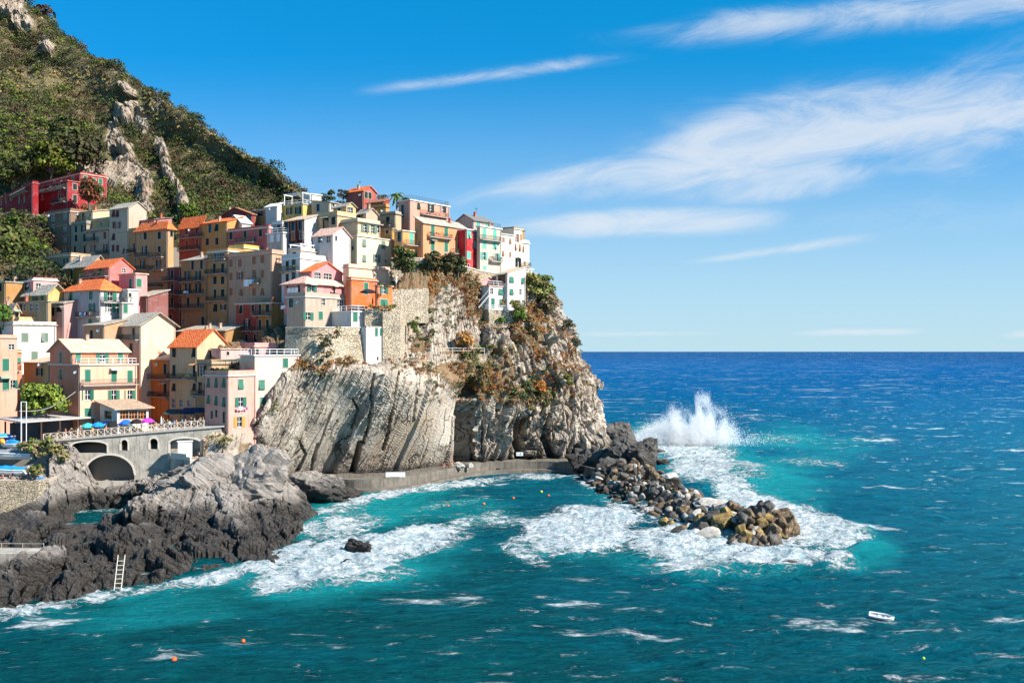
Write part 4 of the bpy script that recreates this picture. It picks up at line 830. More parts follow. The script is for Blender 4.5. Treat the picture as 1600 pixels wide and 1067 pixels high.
def headveg(W, A):
    X, py = A[..., 0], A[..., 1]
    top = np.interp(X, [380, 450, 520, 560, 600, 640, 700, 760, 800, 850, 885, 905, 925, 945], [600, 575, 572, 566, 570, 574, 600, 622, 632, 630, 600, 560, 520, 500])
    top = top+9*vnoise(np.stack([X*0.05, py*0.02, X*0], -1))+5*vnoise(np.stack([X*0.2, py*0.1, X*0], -1))
    v = sstep(10, -8, py-top)
    bare = sstep(0.0, 0.3, fbm(np.stack([X*0.018, py*0.022, X*0+4], -1), 4))
    Xw = X+14*fbm(np.stack([X*.04, py*.04, X*0+1], -1), 4); pyw = py+14*fbm(np.stack([X*.04, py*.04, X*0+8], -1), 4)
    for cx, cy, rx, ry in ((660,560,60,12),(650,590,30,14),(700,510,40,40),(760,560,22,14),(700,470,28,26),(850,580,30,18),(820,570,20,10),(905,540,18,30),(640,500,20,30),(885,510,16,22),(690,500,30,15)):
        bare = np.maximum(bare, sstep(1.3, .6, np.hypot((Xw-cx)/rx, (pyw-cy)/ry)))
    return np.clip(v*(1-0.95*bare), 0, 1)
CLIFF = strata_material('headland rock')
def slabm(W, A):
    X, py = A[..., 0], A[..., 1]
    lo_ = np.interp(py, [560, 620, 740], [500, 455, 425]); return sstep(0, 25, X-lo_)*sstep(740, 715, X)*sstep(560, 580, py)*sstep(-.45, -.1, fbm(np.stack([X*.03, py*.02, X*0+6], -1), 3))*(1-.5*sstep(705, 725, py))
def vm(W, A): return headveg(W, A)
cliff, CW, CA, CN = surf('headland', rows, 500, 800, CLIFF, cliff_disp, smooth=False, maskf=vm, slabf=slabm)

# --- mountain
sil = [(-420,-330),(-150,-150),(0,-35),(22,2),(45,27),(70,39),(99,70),(129,94),(150,112),(168,116),(210,137),(240,158),(261,172),(300,199),(330,216),(360,235),(390,253),(420,274),(450,304),(500,335),(560,362)]
mr = [[] for _ in range(8)]
for px, s in sil:
    lo = px < 75
    b1 = (470, 222) if lo else (470, 262); b2 = (338, 276) if lo else (352, 284)
    Ys = np.interp(px, [-420, 0, 210, 330, 450, 560], [520, 440, 400, 365, 330, 330])
    s = min(s, 338)
    mr[0].append((px, b1[0]+60, b1[1]-14)); mr[1].append((px, *b1)); mr[2].append((px, *b2))
    for k, f in ((3, .25), (4, .5), (5, .78)):
        if k == 3 and px < 175: mr[3].append((px, 288, 316)); continue
        mr[k].append((px, b2[0]+(s-b2[0])*f, max(b2[1]+18+(Ys-b2[1]-18)*f, 330 if px < 175 and k > 3 else 0)))
    mr[6].append((px, s, Ys)); z = H-(s-HY)/F*Ys*U; Y2 = Ys+110
    mr[7].append((px, HY+(H-z*0.55)*F/(Y2*U), Y2))
ribs = [([(226,150),(232,176),(252,205),(262,240),(272,268),(284,300),(296,345)], 5, 9), ([(184,152),(178,185),(172,215),(186,250),(205,262),(222,290),(250,330)], 9, 8),
        ([(205,160),(216,190),(222,175)], 8, 7), ([(120,260),(150,262),(170,275)], 16, 3), ([(5,5),(30,25),(42,40)], 12, 8), ([(75,72),(82,82)], 7, 5), ([(190,285),(215,300),(230,335)], 8, 4),
        ([(195,135),(206,148)], 5, 5)]
ribs[0] = ([(248,222),(256,245),(264,275),(274,300),(290,340)], 6, 9); ribs[2] = ([(188,172),(200,185),(216,165),(222,196)], 7, 6); ribs[1] = ([(176,200),(180,225),(196,235),(200,258),(222,280),(232,305)], 10, 7)
def mrock(W, A):
    X, py = A[..., 0], A[..., 1]; r = 0*X
    wob = 5*fbm(np.stack([X*.05, py*.05, X*0], -1), 3)
    for pts, w, d in ribs: r = np.maximum(r, sstep(w*1.75, w*0.9, poly_dist(X, py, pts)+wob*1.6))
    r = np.maximum(r, 0.8*sstep(0.36, 0.5, fbm(np.stack([X*.02, py*.03, X*0+9], -1), 4))*sstep(150, 220, X))
    return r
def mdisp(W, A, N):
    X, py = A[..., 0], A[..., 1]
    n = N*np.sign((N*np.array([0.2, -1, 0.4])).sum(-1, keepdims=True))
    d = 5*fbm(W*0.02, 4)+2.2*fbm(W*0.07, 4)+0.8*fbm(W*0.3, 4)
    for pts, w, dp in ribs:
        dd = poly_dist(X, py, pts)+4*fbm(np.stack([X*.08, py*.08, X*0], -1), 3); d = d+dp*.4*sstep(w*2.2, w*0.3, dd)
    d = d-6*sstep(125, 95, X)*sstep(255, 275, py)*sstep(350, 335, py)
    rk = mrock(W, A)
    d = d+rk*(1.0*ridged(W*np.array([.12, .12, .05]), 4)+4.0*blocks(W*np.array([.09, .09, .05]), 11, .8)+1.8*blocks(W*.25, 12, .9)+.7*blocks(W*.8, 13, .9)+.3*fbm(W*1.2, 3))
    # terraces on the left slope
    tm = sstep(150, 60, X)*sstep(120, 190, py)*sstep(345, 280, py) + sstep(85, 60, X)*sstep(320, 345, py)
    z = W[..., 2]/3.4; fz = z-np.floor(z)
    W2 = W+n*d[..., None]
    W2[..., 2] += tm*1.4*(sstep(0, .35, fz)-fz)
    return W2
MOUNT = rock_material('hillside earth', (0.46, 0.37, 0.28), (0.34, 0.26, 0.19), (0.15, 0.12, 0.09), (0.36, 0.24, 0.15), ((0.20, 0.145, 0.07), (0.10, 0.095, 0.035)), (0, math.radians(15), 0), wet=False, scl=0.6, bumpd=1.2)
mount, MW, MA, MN = surf('hillside', mr, 360, 520, MOUNT, mdisp, smooth=False, maskf=lambda W, A: 1-mrock(W, A))

# --- village ground, mostly hidden under the houses
gr = []
for Yr in (176, 182, 189, 200, 210, 220, 238, 252, 270):
    z = ground_z(Yr)-0.4
    gr.append([(px, HY+(H-z)*F/(Yr*U), Yr) for px in (-260, -100, 0, 100, 200, 270, 310, 335)])
gr.insert(0, [(px, HY+(H-1)*F/(175.5*U), 175.5) for px in (-260, -100, 0, 100, 200, 270, 310, 335)])
surf('village_slope', gr, 90, 120, plain('trodden earth', (0.22, 0.18, 0.14), 0.95), lambda W, A, N: W+np.array([0, 0, 1])*0.15*fbm(W*0.3, 3)[..., None])

# --- foreground promontory
fg = [
 (-240, [(985,98),(960,102),(925,108),(895,116),(860,128),(835,140),(815,150),(790,160)]),
 (-80, [(955,104),(935,106),(905,111),(880,118),(850,129),(828,140),(815,150),(800,158)]),
 (0, [(945,106),(920,109),(885,115),(866,122),(838,135),(824,142),(815,150),(808,156)]),
 (60, [(938,108),(912,111),(880,118),(858,126),(832,138),(818,146),(816,152),(812,158)]),
 (110, [(928,110),(905,113),(876,121),(852,130),(830,142),(822,150),(824,154),(816,162)]),
 (160, [(920,112),(896,117),(868,125),(846,134),(830,143),(826,150),(828,154),(812,165)]),
 (205, [(913,115),(888,120),(862,128),(840,136),(815,143),(800,150),(802,158),(800,168)]),
 (250, [(905,118),(875,125),(838,135),(806,143),(778,150),(764,156),(760,162),(755,170)]),
 (300, [(898,121),(866,128),(824,138),(790,146),(755,154),(738,160),(736,166),(745,174)]),
 (350, [(892,122),(858,130),(818,140),(788,147),(754,155),(735,162),(736,170),(748,182)]),
 (400, [(884,125),(850,132),(815,141),(788,149),(760,158),(744,168),(744,176),(752,187)]),
 (440, [(872,130),(846,136),(822,142),(800,150),(774,160),(760,168),(755,178),(755,190)]),
 (470, [(860,135),(850,138),(835,143),(812,153),(790,163),(770,172),(762,181),(756,192)]),
 (490, [(858,136),(852,139),(842,144),(818,155),(798,163),(780,173),(768,182),(760,192)]),
 (520, [(858,137),(854,140),(846,146),(826,157),(806,166),(788,175),(777,184),(768,193)]),
]
frow = []
frow.append([(px, HY+(H+3)*F/((c[0][1]-1.5)*U), c[0][1]-1.5) for px, c in fg])
for k in range(8): frow.append([(px, *c[k]) for px, c in fg])
def zfix(frow):      # sink the two right-hand columns below the water past the headland of the promontory
    for r in frow:
        for j, dz in ((len(r)-1, 4.5), (len(r)-2, 2.0)):
            px, y, Y = r[j]; z = H-(y-HY)/F*Y*U-dz; r[j] = (px, HY+(H-z)*F/(Y*U), Y)
zfix(frow)
def fdisp(W, A, N):
    a = math.radians(35); q = W[..., 0]*math.cos(a)+W[..., 1]*0.25-W[..., 2]*0.9; l = W[..., 0]*0.6+W[..., 2]*0.7+W[..., 1]*.3
    d = 1.5*ridged(np.stack([q*0.16, l*0.05, W[..., 1]*0.09], -1), 5)+1.0*fbm(W*0.12, 4)+0.6*ridged(W*0.45, 4)+0.2*fbm(W*1.6, 3)
    d = 0.55*d+2.3*blocks(np.stack([q*.22, l*.11, W[..., 1]*.13], -1), 6, .9)+1.0*blocks(np.stack([q*.6, l*.3, W[..., 1]*.35], -1), 7, .9)+.35*blocks(W*1.3, 8)-0.75-.75*sstep(200, 260, A[..., 0])*sstep(880, 850, A[..., 1])+1.3*sstep(845, 885, A[..., 1])*sstep(330, 250, A[..., 0])
    f = 1-0.35*sstep(60, 0, A[..., 1]-780)*sstep(230, 260, A[..., 0])
    d = d-2.4*sstep(75, 40, A[..., 0])*sstep(26, 8, np.abs(A[..., 1]-870))
    n = N*np.sign(N[..., 2:3]+1e-6); n = n*0.6+np.array([0.1, -0.3, 0.6])*0.4
    return W+n*(d*f)[..., None]
FG = rock_material('shore rock', (0.40, 0.345, 0.295), (0.26, 0.225, 0.195), (0.08, 0.07, 0.06), (0.28, 0.225, 0.175), ((0.2, 0.16, 0.1), (0.12, 0.1, 0.06)), (0, math.radians(55), math.radians(-20)), wet=(0.9, 3.5), scl=1.6, bumpd=0.5)
promo, PW, PA, PN = surf('shore_rock', frow, 340, 620, FG, fdisp, smooth=False)

# --- rock below the bridge, between inner pool and piazza wall
br = [(-60, [(770,156),(745,160),(735,168),(735,182)]), (40, [(752,158),(740,162),(728,170),(728,182)]), (74, [(770,158),(740,161),(712,166),(690,176)]), (78, [(822,155),(772,158),(722,162),(688,172)]), (100, [(812,160),(768,162),(725,165),(690,171)]), (128, [(800,167),(762,167),(735,168),(712,171)]),
      (150, [(800,168),(778,168),(765,170),(752,174)]), (175, [(800,168),(782,168),(768,170),(752,176)]), (205, [(800,168),(775,168),(758,170),(748,176)]), (235, [(800,167),(770,167),(752,169),(744,176)]), (262, [(800,166),(765,166),(745,168),(740,176)]), (300, [(800,165),(765,167),(745,169),(738,176)])]
brow = [[(px, HY+(H+3)*F/((c[0][1]-2)*U), c[0][1]-2) for px, c in br]]+[[(px, *c[k]) for px, c in br] for k in range(4)]+[[(px, c[3][0]-3, c[3][1]+14) for px, c in br]]
surf('cove_rock', brow, 130, 300, FG, smooth=False, disp=lambda W, A, N: W+np.array([.1, -.6, .5])*((0.4*ridged(W*0.18, 4)+1.6*blocks(W*.25, 9, .9)+.8*blocks(W*.7, 10, .9)+.15*fbm(W*1.6, 3))*sstep(70, 85, A[..., 0]))[..., None])

# --- earth and rock slope between the piazza wall and the grey cliff (below the pink corner house)
er = [(318, [(748,170),(722,171),(700,173),(684,174.2)]), (345, [(750,172),(716,173),(688,174),(670,176)]), (372, [(752,174),(712,175),(680,176),(656,181)]), (395, [(752,178),(716,179),(690,180),(650,184)]), (420, [(754,183),(730,184),(712,185),(690,187)]), (445, [(756,188),(742,189),(734,190),(728,194)])]
erow = [[(px, c[0][0]+25, c[0][1]-1) for px, c in er]]+[[(px, *c[k]) for px, c in er] for k in range(4)]
surf('path_slope', erow, 110, 150, CLIFF, lambda W, A, N: W+np.array([.2, -.7, .4])*(0.9*ridged(np.stack([W[..., 0]*.25-W[..., 2]*.3, W[..., 0]*.1+W[..., 2]*.1, W[..., 1]*.1], -1), 4)+.2*fbm(W*1.5, 3))[..., None],
     maskf=lambda W, A: 0.7*sstep(0.0, 0.5, fbm(W*0.2, 3)+0.15))
# ---------------------------------------------------------------- walls, ledge, bridge
STONE_W = masonry('rough warm masonry', (0.62, 0.50, 0.36), 1.9, .35, .45)
STONE_G = masonry('grey masonry', (0.52, 0.42, 0.31), 1.7, .35, .5)
DRY = masonry('dry stone wall', (0.46, 0.38, 0.27), 2.4, 0.25, 0.15)
def concrete(name, col, streak=0.8):
    m, t, b = new_mat(name); tc = t.node('ShaderNodeTexCoord').outputs['Object']
    n = t.noise(tc, 0.5, 6, 0.65); s = t.noise(t.mapping(tc, scale=(1.8, 1.8, 0.16)), 1.0, 5, 0.7); f = t.noise(tc, 4, 4, 0.7)
    c = t.mix(t.smooth(n, 0.38, 0.65), c4(col), c4([x*0.68 for x in col]))
    c = t.mix(t.math('MULTIPLY', t.smooth(s, 0.48, 0.68), streak), c, c4([x*0.33 for x in col]))
    c = t.mix(t.math('MULTIPLY', t.smooth(f, 0.55, 0.8), 0.4), c, c4([min(1, x*1.5) for x in col]))
    t.setin(b.inputs['Base Color'], c); b.inputs['Roughness'].default_value = 0.92; b.inputs['Specular IOR Level'].default_value = .15
    t.setin(b.inputs['Normal'], t.bump(t.math('ADD', n, f), 0.6, 0.12)); return m
CONC = concrete('stained grey concrete', (0.46, 0.41, 0.34), .7); CONC2 = concrete('seawall concrete', (0.19, 0.165, 0.135), 0.7)
PALE = plain('pale stone trim', (0.58, 0.52, 0.44), 0.9)

def wall_strip(name, label, pts, mat, thick=0.8, cat='wall', batter=0.0, bulge=None, coping=None):
    """pts: (px, y_top, y_bottom, Y)"""
    T = tag(empty(name, P(pts[0][0], pts[0][2], pts[0][3])), label, cat); o = T.location
    m = MB(); cp = MB()
    tops = [P(a, b, Y)-o for a, b, c_, Y in pts]; bots = [P(a, b, Y)-o for a, b, c_, Y in pts]
    for q, (a, b, c_, Y) in enumerate(pts): bots[q].z = P(a, c_, Y).z-o.z; bots[q].y -= batter
    for i in range(len(pts)-1):
        t0, t1, b0, b1 = tops[i], tops[i+1], bots[i], bots[i+1]; bk = Vector((0, thick+batter, 0))
        N = 6
        for k in range(N):
            f0, f1 = k/N, (k+1)/N
            m.face([b0.lerp(t0, f0), b1.lerp(t1, f0), b1.lerp(t1, f1), b0.lerp(t0, f1)])
        m.face([t0, t1, t1+bk, t0+bk]); m.face([b0+bk, t0+bk, t1+bk, b1+bk][::-1])
        if coping: 
            e = Vector((0, -0.12, 0)); h = Vector((0, 0, 0.18)); cp.prism([t0+e, t1+e, t1+bk, t0+bk], h)
    m.face([bots[0], tops[0], tops[0]+Vector((0, thick, 0)), bots[0]+Vector((0, thick, 0))]); m.face([bots[-1], tops[-1], tops[-1]+Vector((0, thick, 0)), bots[-1]+Vector((0, thick, 0))][::-1])
    m.build('wall_face', [mat], T)
    if coping: cp.build('coping', [coping], T)
    return T
# bastion under the round grey house
bp = []
for k in range(15):
    a = k/14; px = 446+a*124; Y = 196-7.0*math.sin(math.pi*min(1, a*0.9+0.1)**0.8)
    bp.append((px, 514, 535, Y))
wall_strip('stone_bastion', 'upper band of the round stone bastion directly under the pale grey house', [(a, 512, 526, Y-0.1) for a, b, c_, Y in bp], STONE_W, 2, coping=PALE)
wall_strip('stone_bastion', 'tall battered lower wall of the round stone bastion above the grey slabs', [(a, 524, 578, Y-0.5) for a, b, c_, Y in bp], STONE_W, 5, batter=1.6, coping=STONE_W)
wall_strip('retaining_wall', 'rough retaining wall right of the white tower block, with an arched niche', [(598,487,572,197),(625,486,572,198),(633,486,575,202)], STONE_W, 3)
wall_strip('retaining_wall', 'stone garden wall under the orange tower block', [(570,482,520,198),(598,482,520,198.5),(628,483,520,203)], STONE_W, 3)
wall_strip('retaining_wall', 'tall weathered terrace wall with a dark niche, left of the orange brown scrub', [(612,452,500,205),(640,452,505,208),(668,450,505,212)], STONE_G, 3)
wall_strip('retaining_wall', 'long pale parapet wall climbing under the orange, yellow and crimson houses', [(612,404,440,217),(660,404,440,220),(700,409,445,223.5),(745,422,445,229),(790,431,450,236)], STONE_G, 2, coping=PALE)
wall_strip('retaining_wall', 'dry stone wall below the terrace fence of the white cliffside house', [(745,511,556,228),(800,510,556,229.5),(852,512,556,233)], STONE_G, 3)
wall_strip('retaining_wall', 'upper terrace wall between the white cliffside house and its lower garden', [(744,484,512,229.6),(764,484,512,225.6),(795,485,512,228.0),(824,484,512,232.2)], STONE_W, 2)
wall_strip('retaining_wall', 'low wall of the path on the grey scree above the cleft', [(640,552,580,206),(700,553,586,212),(760,553,586,217)], STONE_G, 1.5)
wall_strip('garden_wall', 'grey wall below the crimson villa on the terraced slope', [(-40,332,340,276),(40,334,342,276),(76,336,344,277)], STONE_G, 1.5)
wall_strip('quay_wall', 'lit dry stone quay wall under the sunbathers at the left edge', [(-90,752,850,155),(0,752,850,156),(60,750,842,157.5),(75,752,835,158.5)], DRY, 2, cat='quay wall')
wall_strip('quay_wall', 'shaded return of the dry stone quay wall beside the inner pool', [(75,752,835,158.6),(78.5,752,822,166)], DRY, 1, cat='quay wall')

# concrete walkway along the foot of the cliff
T = tag(empty('seawall', P(600, 747, 196)), 'curved concrete walkway along the foot of the grey cliff, splashed by waves', 'seawall'); o = T.location
lp = [(425,741,197),(470,743,196),(500,746,193.5),(560,749,190.6),(620,745,194),(660,739,200),(700,732,208),(750,723.5,219),(800,721,222),(850,721,222.5),(895,723.5,219),(925,730,211),(955,740,203)]
lpv = [Vector(P(*q)) for q in lp]
lpv = [Vector(v) for v in cr([tuple(v) for v in lpv], 80)]
m = MB(); ap = MB(); cz = 2.45
for i in range(len(lpv)-1):
    a, b = lpv[i]-o, lpv[i+1]-o; za = cz-o.z+0.05*math.sin(i*1.3); dn = -o.z-2
    bk = Vector((-0.6, 9, 0)) if i < 70 else Vector((-3, 5, 0))
    m.face([(a.x, a.y, dn), (b.x, b.y, dn), (b.x, b.y, za), (a.x, a.y, za)]); m.face([(a.x, a.y, za), (b.x, b.y, za), (b.x+bk.x, b.y+bk.y, za), (a.x+bk.x, a.y+bk.y, za)])
    f = Vector((0.7, -1.6, 0)); zl = 0.75-o.z
    ap.face([(a.x+f.x, a.y+f.y, dn), (b.x+f.x, b.y+f.y, dn), (b.x+f.x, b.y+f.y, zl), (a.x+f.x, a.y+f.y, zl)]); ap.face([(a.x+f.x, a.y+f.y, zl), (b.x+f.x, b.y+f.y, zl), (b.x-.02, b.y+.02, zl), (a.x-.02, a.y+.02, zl)])
m.build('walkway', [CONC2], T); ap.build('lower_step', [CONC2], T)
q = MB()
for i in range(0, len(lpv)-30, 1):
    a = lpv[i]-o+Vector((-1.5, 3.5, cz-lpv[i].z)); b = lpv[i+1]-o+Vector((-1.5, 3.5, cz-lpv[i+1].z))
    q.bar(a, a+Vector((0, 0, 1)), .03); q.bar(a+Vector((0, 0, 1)), b+Vector((0, 0, 1)), .025); q.bar(a+Vector((0, 0, .5)), b+Vector((0, 0, .5)), .02)
q.build('railing', [IRON], T)
m = MB(); m.box((-1.9, -0.05, 0), (1.9, 0.0, 0.95)); tag(m.build('banner', [plain('white banner cloth', (0.82, 0.82, 0.8))], None, loc=P(618, 745, 195)+Vector((0, -0.1, 0))), 'long white banner on the walkway wall under the grey slabs', 'banner')
m = MB(); m.box((-0.75, -0.05, 0), (0.75, 0, 0.8)); 
m.box((-.45, -.06, .25), (-.25, -.051, .55), 1); m.box((.0, -.06, .2), (.4, -.051, .6), 1)
tag(m.build('notice_board', [WHITE, plain('notice print grey', (0.35, 0.33, 0.33))], None, loc=P(812, 712, 219)), 'small white notice board in front of the cave at the cliff foot', 'sign')

# ---- bridge wall of the piazza
BA, BZ = P(78, 690, 171.5), P(345, 667, 175)
bo = Vector((BA.x, BA.y, 3.0)); bd = Vector((BZ.x-BA.x, BZ.y-BA.y, 0)); bl = bd.length; bd.normalize(); bth = math.atan2(bd.y, bd.x)
T = tag(empty('arched_wall', bo, bth), 'stained concrete arcade wall holding up the piazza, with one large dark arch over the rocks', 'bridge wall')
def bs(px, py):
    k = (px-CX)/F; s = (k*bo.y-bo.x)/(bd.x-k*bd.y); Y = bo.y+s*bd.y
    return s, H-(py-HY)/F*Y-bo.z
ops = []
def op(x0, x1, yt, yb, rise):
    s0, _ = bs(x0, yt); s1, _ = bs(x1, yt); _, zt_ = bs((x0+x1)/2, yt); _, zb_ = bs((x0+x1)/2, yb)
    ops.append((s0, s1, zt_, zb_, rise))
op(112,167,690,708,0.7); op(131,210,711,752,3.6); op(189,199.5,687,704,0.6); op(234,246.5,685,702,0.65); op(265,313,685,717,0.8)
def hole(o_, s):
    s0, s1, zt_, zb_, r = o_
    if s <= s0 or s >= s1: return None
    u = (s-(s0+s1)/2)/((s1-s0)/2); return (zb_, zt_-r*(1-math.sqrt(max(0, 1-u*u))))
zl = BA.z-bo.z; zr = BZ.z-bo.z
ss = sorted({*np.linspace(0, bl, 140), *[o_[0] for o_ in ops], *[o_[1] for o_ in ops]})
m = MB(); th_ = 0.7
for a, b in zip(ss[:-1], ss[1:]):
    if b-a < 1e-4: continue
    e = (b-a)*0.001; ha = sorted([h for h in (hole(o_, a+e) for o_ in ops) if h]); hb = sorted([h for h in (hole(o_, b-e) for o_ in ops) if h])
    za, zb_ = zl+(zr-zl)*a/bl, zl+(zr-zl)*b/bl
    la = [-3]+[v for h in ha for v in h]+[za]; lb = [-3]+[v for h in hb for v in h]+[zb_]
    if len(la) != len(lb): continue
    for k in range(0, len(la), 2):
        m.face([(a, 0, la[k]), (b, 0, lb[k]), (b, 0, lb[k+1]), (a, 0, la[k+1])])
    for h, g in zip(ha, hb):
        for q in (0, 1): m.face([(a, 0, h[q]), (b, 0, g[q]), (b, th_, g[q]), (a, th_, h[q])])
for o_ in ops:
    for s in (o_[0], o_[1]): m.face([(s, 0, o_[3]), (s, th_, o_[3]), (s, th_, o_[2]-o_[4]*1), (s, 0, o_[2]-o_[4]*1)])
m.face([(-.0, 7, -3), (bl, 7, -3), (bl, 7, zr), (0, 7, zl)]); m.face([(bl, 0, -3), (bl, 7, -3), (bl, 7, zr), (bl, 0, zr)])
m.build('wall_face', [CONC], T)
for oi, o_ in enumerate(ops):
    q = MB(); wdt = 0.32; s0, s1, zt_, zb_, r = o_; n = 24; pr = []
    for k in range(n+1):
        u = -1+2*k/n; sc_ = (s0+s1)/2+u*(s1-s0)/2; z = zt_-r*(1-math.sqrt(max(0, 1-u*u))); pr.append((sc_, z))
    def outer(p): 
        c_ = ((s0+s1)/2, zt_-r-1.0); d = math.hypot(p[0]-c_[0], p[1]-c_[1])+1e-6; return (p[0]+(p[0]-c_[0])/d*wdt, p[1]+(p[1]-c_[1])/d*wdt)
    for a, b in zip(pr[:-1], pr[1:]):
        oa, ob = outer(a), outer(b); q.prism([(a[0], -0.06, a[1]), (b[0], -0.06, b[1]), (ob[0], -0.06, ob[1]), (oa[0], -0.06, oa[1])], (0, 0.055, 0))
    if oi != 1:
        for s in (s0-wdt*.8, s1): q.box((s, -0.06, zb_), (s+wdt*.8, -0.005, pr[0][1]))
    q.build('arch_surround', [PALE], T)
m = MB(); m.box((ops[1][0]+4, 3, -3), (ops[1][0]+5.2, 4, ops[1][2])); m.build('inner_pier', [CONC], T)
# recess back of the right arch and shutter of the small openings
m = MB(); m.box((ops[4][0]-.3, 1.2, ops[4][3]-.5), (ops[4][1]+.3, 1.3, ops[4][2]+.3)); m.build('recess_wall', [CONC], T)
# pavement of the piazza
m = MB(); m.prism([(-0.2, -0.25, zl), (bl+.5, -.25, zr), (bl+4, 30, zr+.6), (-6, 30, zl+.4)], (0, 0, 0.22))
pv = m.build('pavement', [plain('piazza paving', (0.42, 0.38, 0.33), 0.9)]); pv.location = bo; pv.rotation_euler = (0, 0, bth); pv['kind'] = 'structure'
# timber railing with crossed panels
s0, _ = bs(68, 690); s1, _ = bs(319, 669)
T = tag(empty('timber_railing', bo, bth), 'pale timber railing of crossed panels along the edge of the piazza', 'railing')
n = 24; WD = plain('weathered pale timber', (0.62, 0.50, 0.38), 0.85)
for k in range(n+1):
    a = s0+(s1-s0)*k/n; z = zl+(zr-zl)*a/bl+.22
    m = MB(); m.box((a-.06, -.12, z), (a+.06, .0, z+1.25)); m.build('post', [WD], T)
    if k < n:
        b = s0+(s1-s0)*(k+1)/n; z2 = zl+(zr-zl)*b/bl+.22; q = MB()
        q.bar((a, -.06, z+1.2), (b, -.06, z2+1.2), .055); q.bar((a, -.06, z+.15), (b, -.06, z2+.15), .04)
        q.bar((a, -.07, z+.15), (b, -.05, z2+1.2), .04); q.bar((a, -.05, z+1.2), (b, -.07, z2+.15), .04); q.build('crossed_panel', [WD], T)
# bastion with the bathing platform
PC = P(297, 719, 168); t_ = math.radians(34)
T = tag(empty('concrete_platform', (PC.x, PC.y, -1), math.pi/2-t_), 'concrete bathing platform jutting out from the arcade wall, its left side in deep shadow', 'platform')
m = MB(); hp = PC.z+1
m.box((0, 0, 0), (7.5, 5.2, hp)); m.build('block', [CONC], T)
m = MB(); m.box((-.1, 0.9, hp), (0.15, 5.2, hp+1.0)); m.box((-.1, -.1, hp), (0.15, 0.899, hp+.55)); m.build('parapet', [PALE], T)
KC = P(278, 708, 170.5)
T = tag(empty('kiosk', KC, math.radians(20)), 'small white hut with louvred doors on the bathing platform', 'hut')
m = MB(); m.box((0, 0, -.8), (2.3, 1.5, 1.9)); m.build('wall', [WHITE], T)
m = MB(); m.box((-.15, -.15, 1.9), (2.45, 1.65, 2.0)); m.build('roof', [plain('hut roof', (0.6, 0.6, 0.6))], T)
for x in (0.15, 1.2):
    m = MB()
    for k in range(9): m.box((x, -.06, -.1+k*.2), (x+.95, -.004, .04+k*.2))
    m.build('door', [plain('louvre grey', (0.62, 0.63, 0.64))], T)
# porch of the trattoria
B('porch','white pillared restaurant porch with orange window frames and a broad tan roof',183,156,232,639,676,174.5,(0.80,0.76,0.72),t=42,roof='sy',rm='b',rh=1.0,sh='O',L='q169,648,2.8,1.4',R='q194,648,1.5,1.5 q208,648,1.5,1.5 q222,648,1.5,1.5',chim=0,name='restaurant_porch',deep=0.4,gz=False,over=.8,pipes=0)
# canopy shed, left
SC = P(33, 661, 167); t_ = math.radians(36)
T = tag(empty('canopy_shed', (SC.x, SC.y, SC.z), math.pi/2-t_), 'long open shed with a flat grey roof and dark brown posts at the left edge', 'shed')
m = MB(); m.prism([(0, 0, 0), (13, 0, .1), (13, 9, .3), (0, 9, .3)], (0, 0, .22)); m.build('roof', [plain('grey felt roof', (0.42, 0.38, 0.35), .95)], T)
DK = plain('dark brown timber', (0.07, 0.035, 0.025), .8)
for x, y in [(0.2, 0.2), (3.4, .2), (6.6, .2), (9.8, .2), (12.6, .2), (.2, 3), (.2, 6), (.2, 8.8)]:
    m = MB(); m.box((x-.11, y-.11, -4.6), (x+.11, y+.11, -.002)); m.build('post', [DK], T)
m = MB(); m.box((.3, 4.5, -4.6), (13, 4.6, -.2)); m.build('back_panel', [plain('slate grey panel', (0.09, 0.085, 0.095), .8)], T)
m = MB()
for k in range(30): m.bar((.2+k*.42, .15, -4.5), (.2+k*.42, .15, -3.4), .025)
m.bar((.2, .15, -3.4), (12.6, .15, -3.4), .04); m.build('railing', [DK], T)
GP = P(33, 706, 163)
T = tag(empty('pole_frame', GP), 'tall white steel frame of two poles in front of the grey roofed shed', 'frame')
hz = P(33, 628, 163).z-GP.z
for x in (0, .85):
    m = MB(); m.bar((x, 0, -1), (x, 0, hz), .07, 0, None, 8); m.build('pole', [plain('galvanised white steel', (0.6, 0.62, 0.63), .5)], T)
m = MB(); m.bar((-.05, 0, hz), (.9, 0, hz), .06); m.build('crossbar', [plain('galvanised white steel', (0.6, 0.62, 0.63), .5)], T)

# fences on the headland
def fence(name, label, pts, hgt, mat, n=8, rails=(1.0, .5)):
    T = tag(empty(name, P(*pts[0])), label, 'fence'); o = T.location
    V = [P(*p)-o for p in pts]; seg = []
    q = MB()
    for a, b in zip(V[:-1], V[1:]):
        for r in rails: q.bar(a+Vector((0, 0, hgt*r)), b+Vector((0, 0, hgt*r)), .06)
        k = max(1, int((b-a).length/(2.2)))
        for i in range(k+1): 
            p = a.lerp(b, i/k); pm = MB(); pm.bar(p-Vector((0, 0, .5)), p+Vector((0, 0, hgt)), .06); 
            if i < k or b == V[-1]: pm.build('post', [mat], T)
    q.build('rail', [mat], T)
fence('terrace_fence', 'white railing of the lower garden below the white cliffside house', [(745,512,227.6),(800,512,229),(853,513,232.6)], 1.1, WHITE, rails=(1, .66, .33))
fence('terrace_fence', 'white railing in front of the ground floor of the cliffside house', [(744,484,229.3),(764,484,225.2),(795,485,227.6)], 1.0, WHITE, rails=(1, .6, .2))
fence('path_fence', 'weathered timber fence along the cliff path above the long grey cliff', [(628,552,204.5),(690,552,210.6),(757,552,216.4)], 1.1, WD)
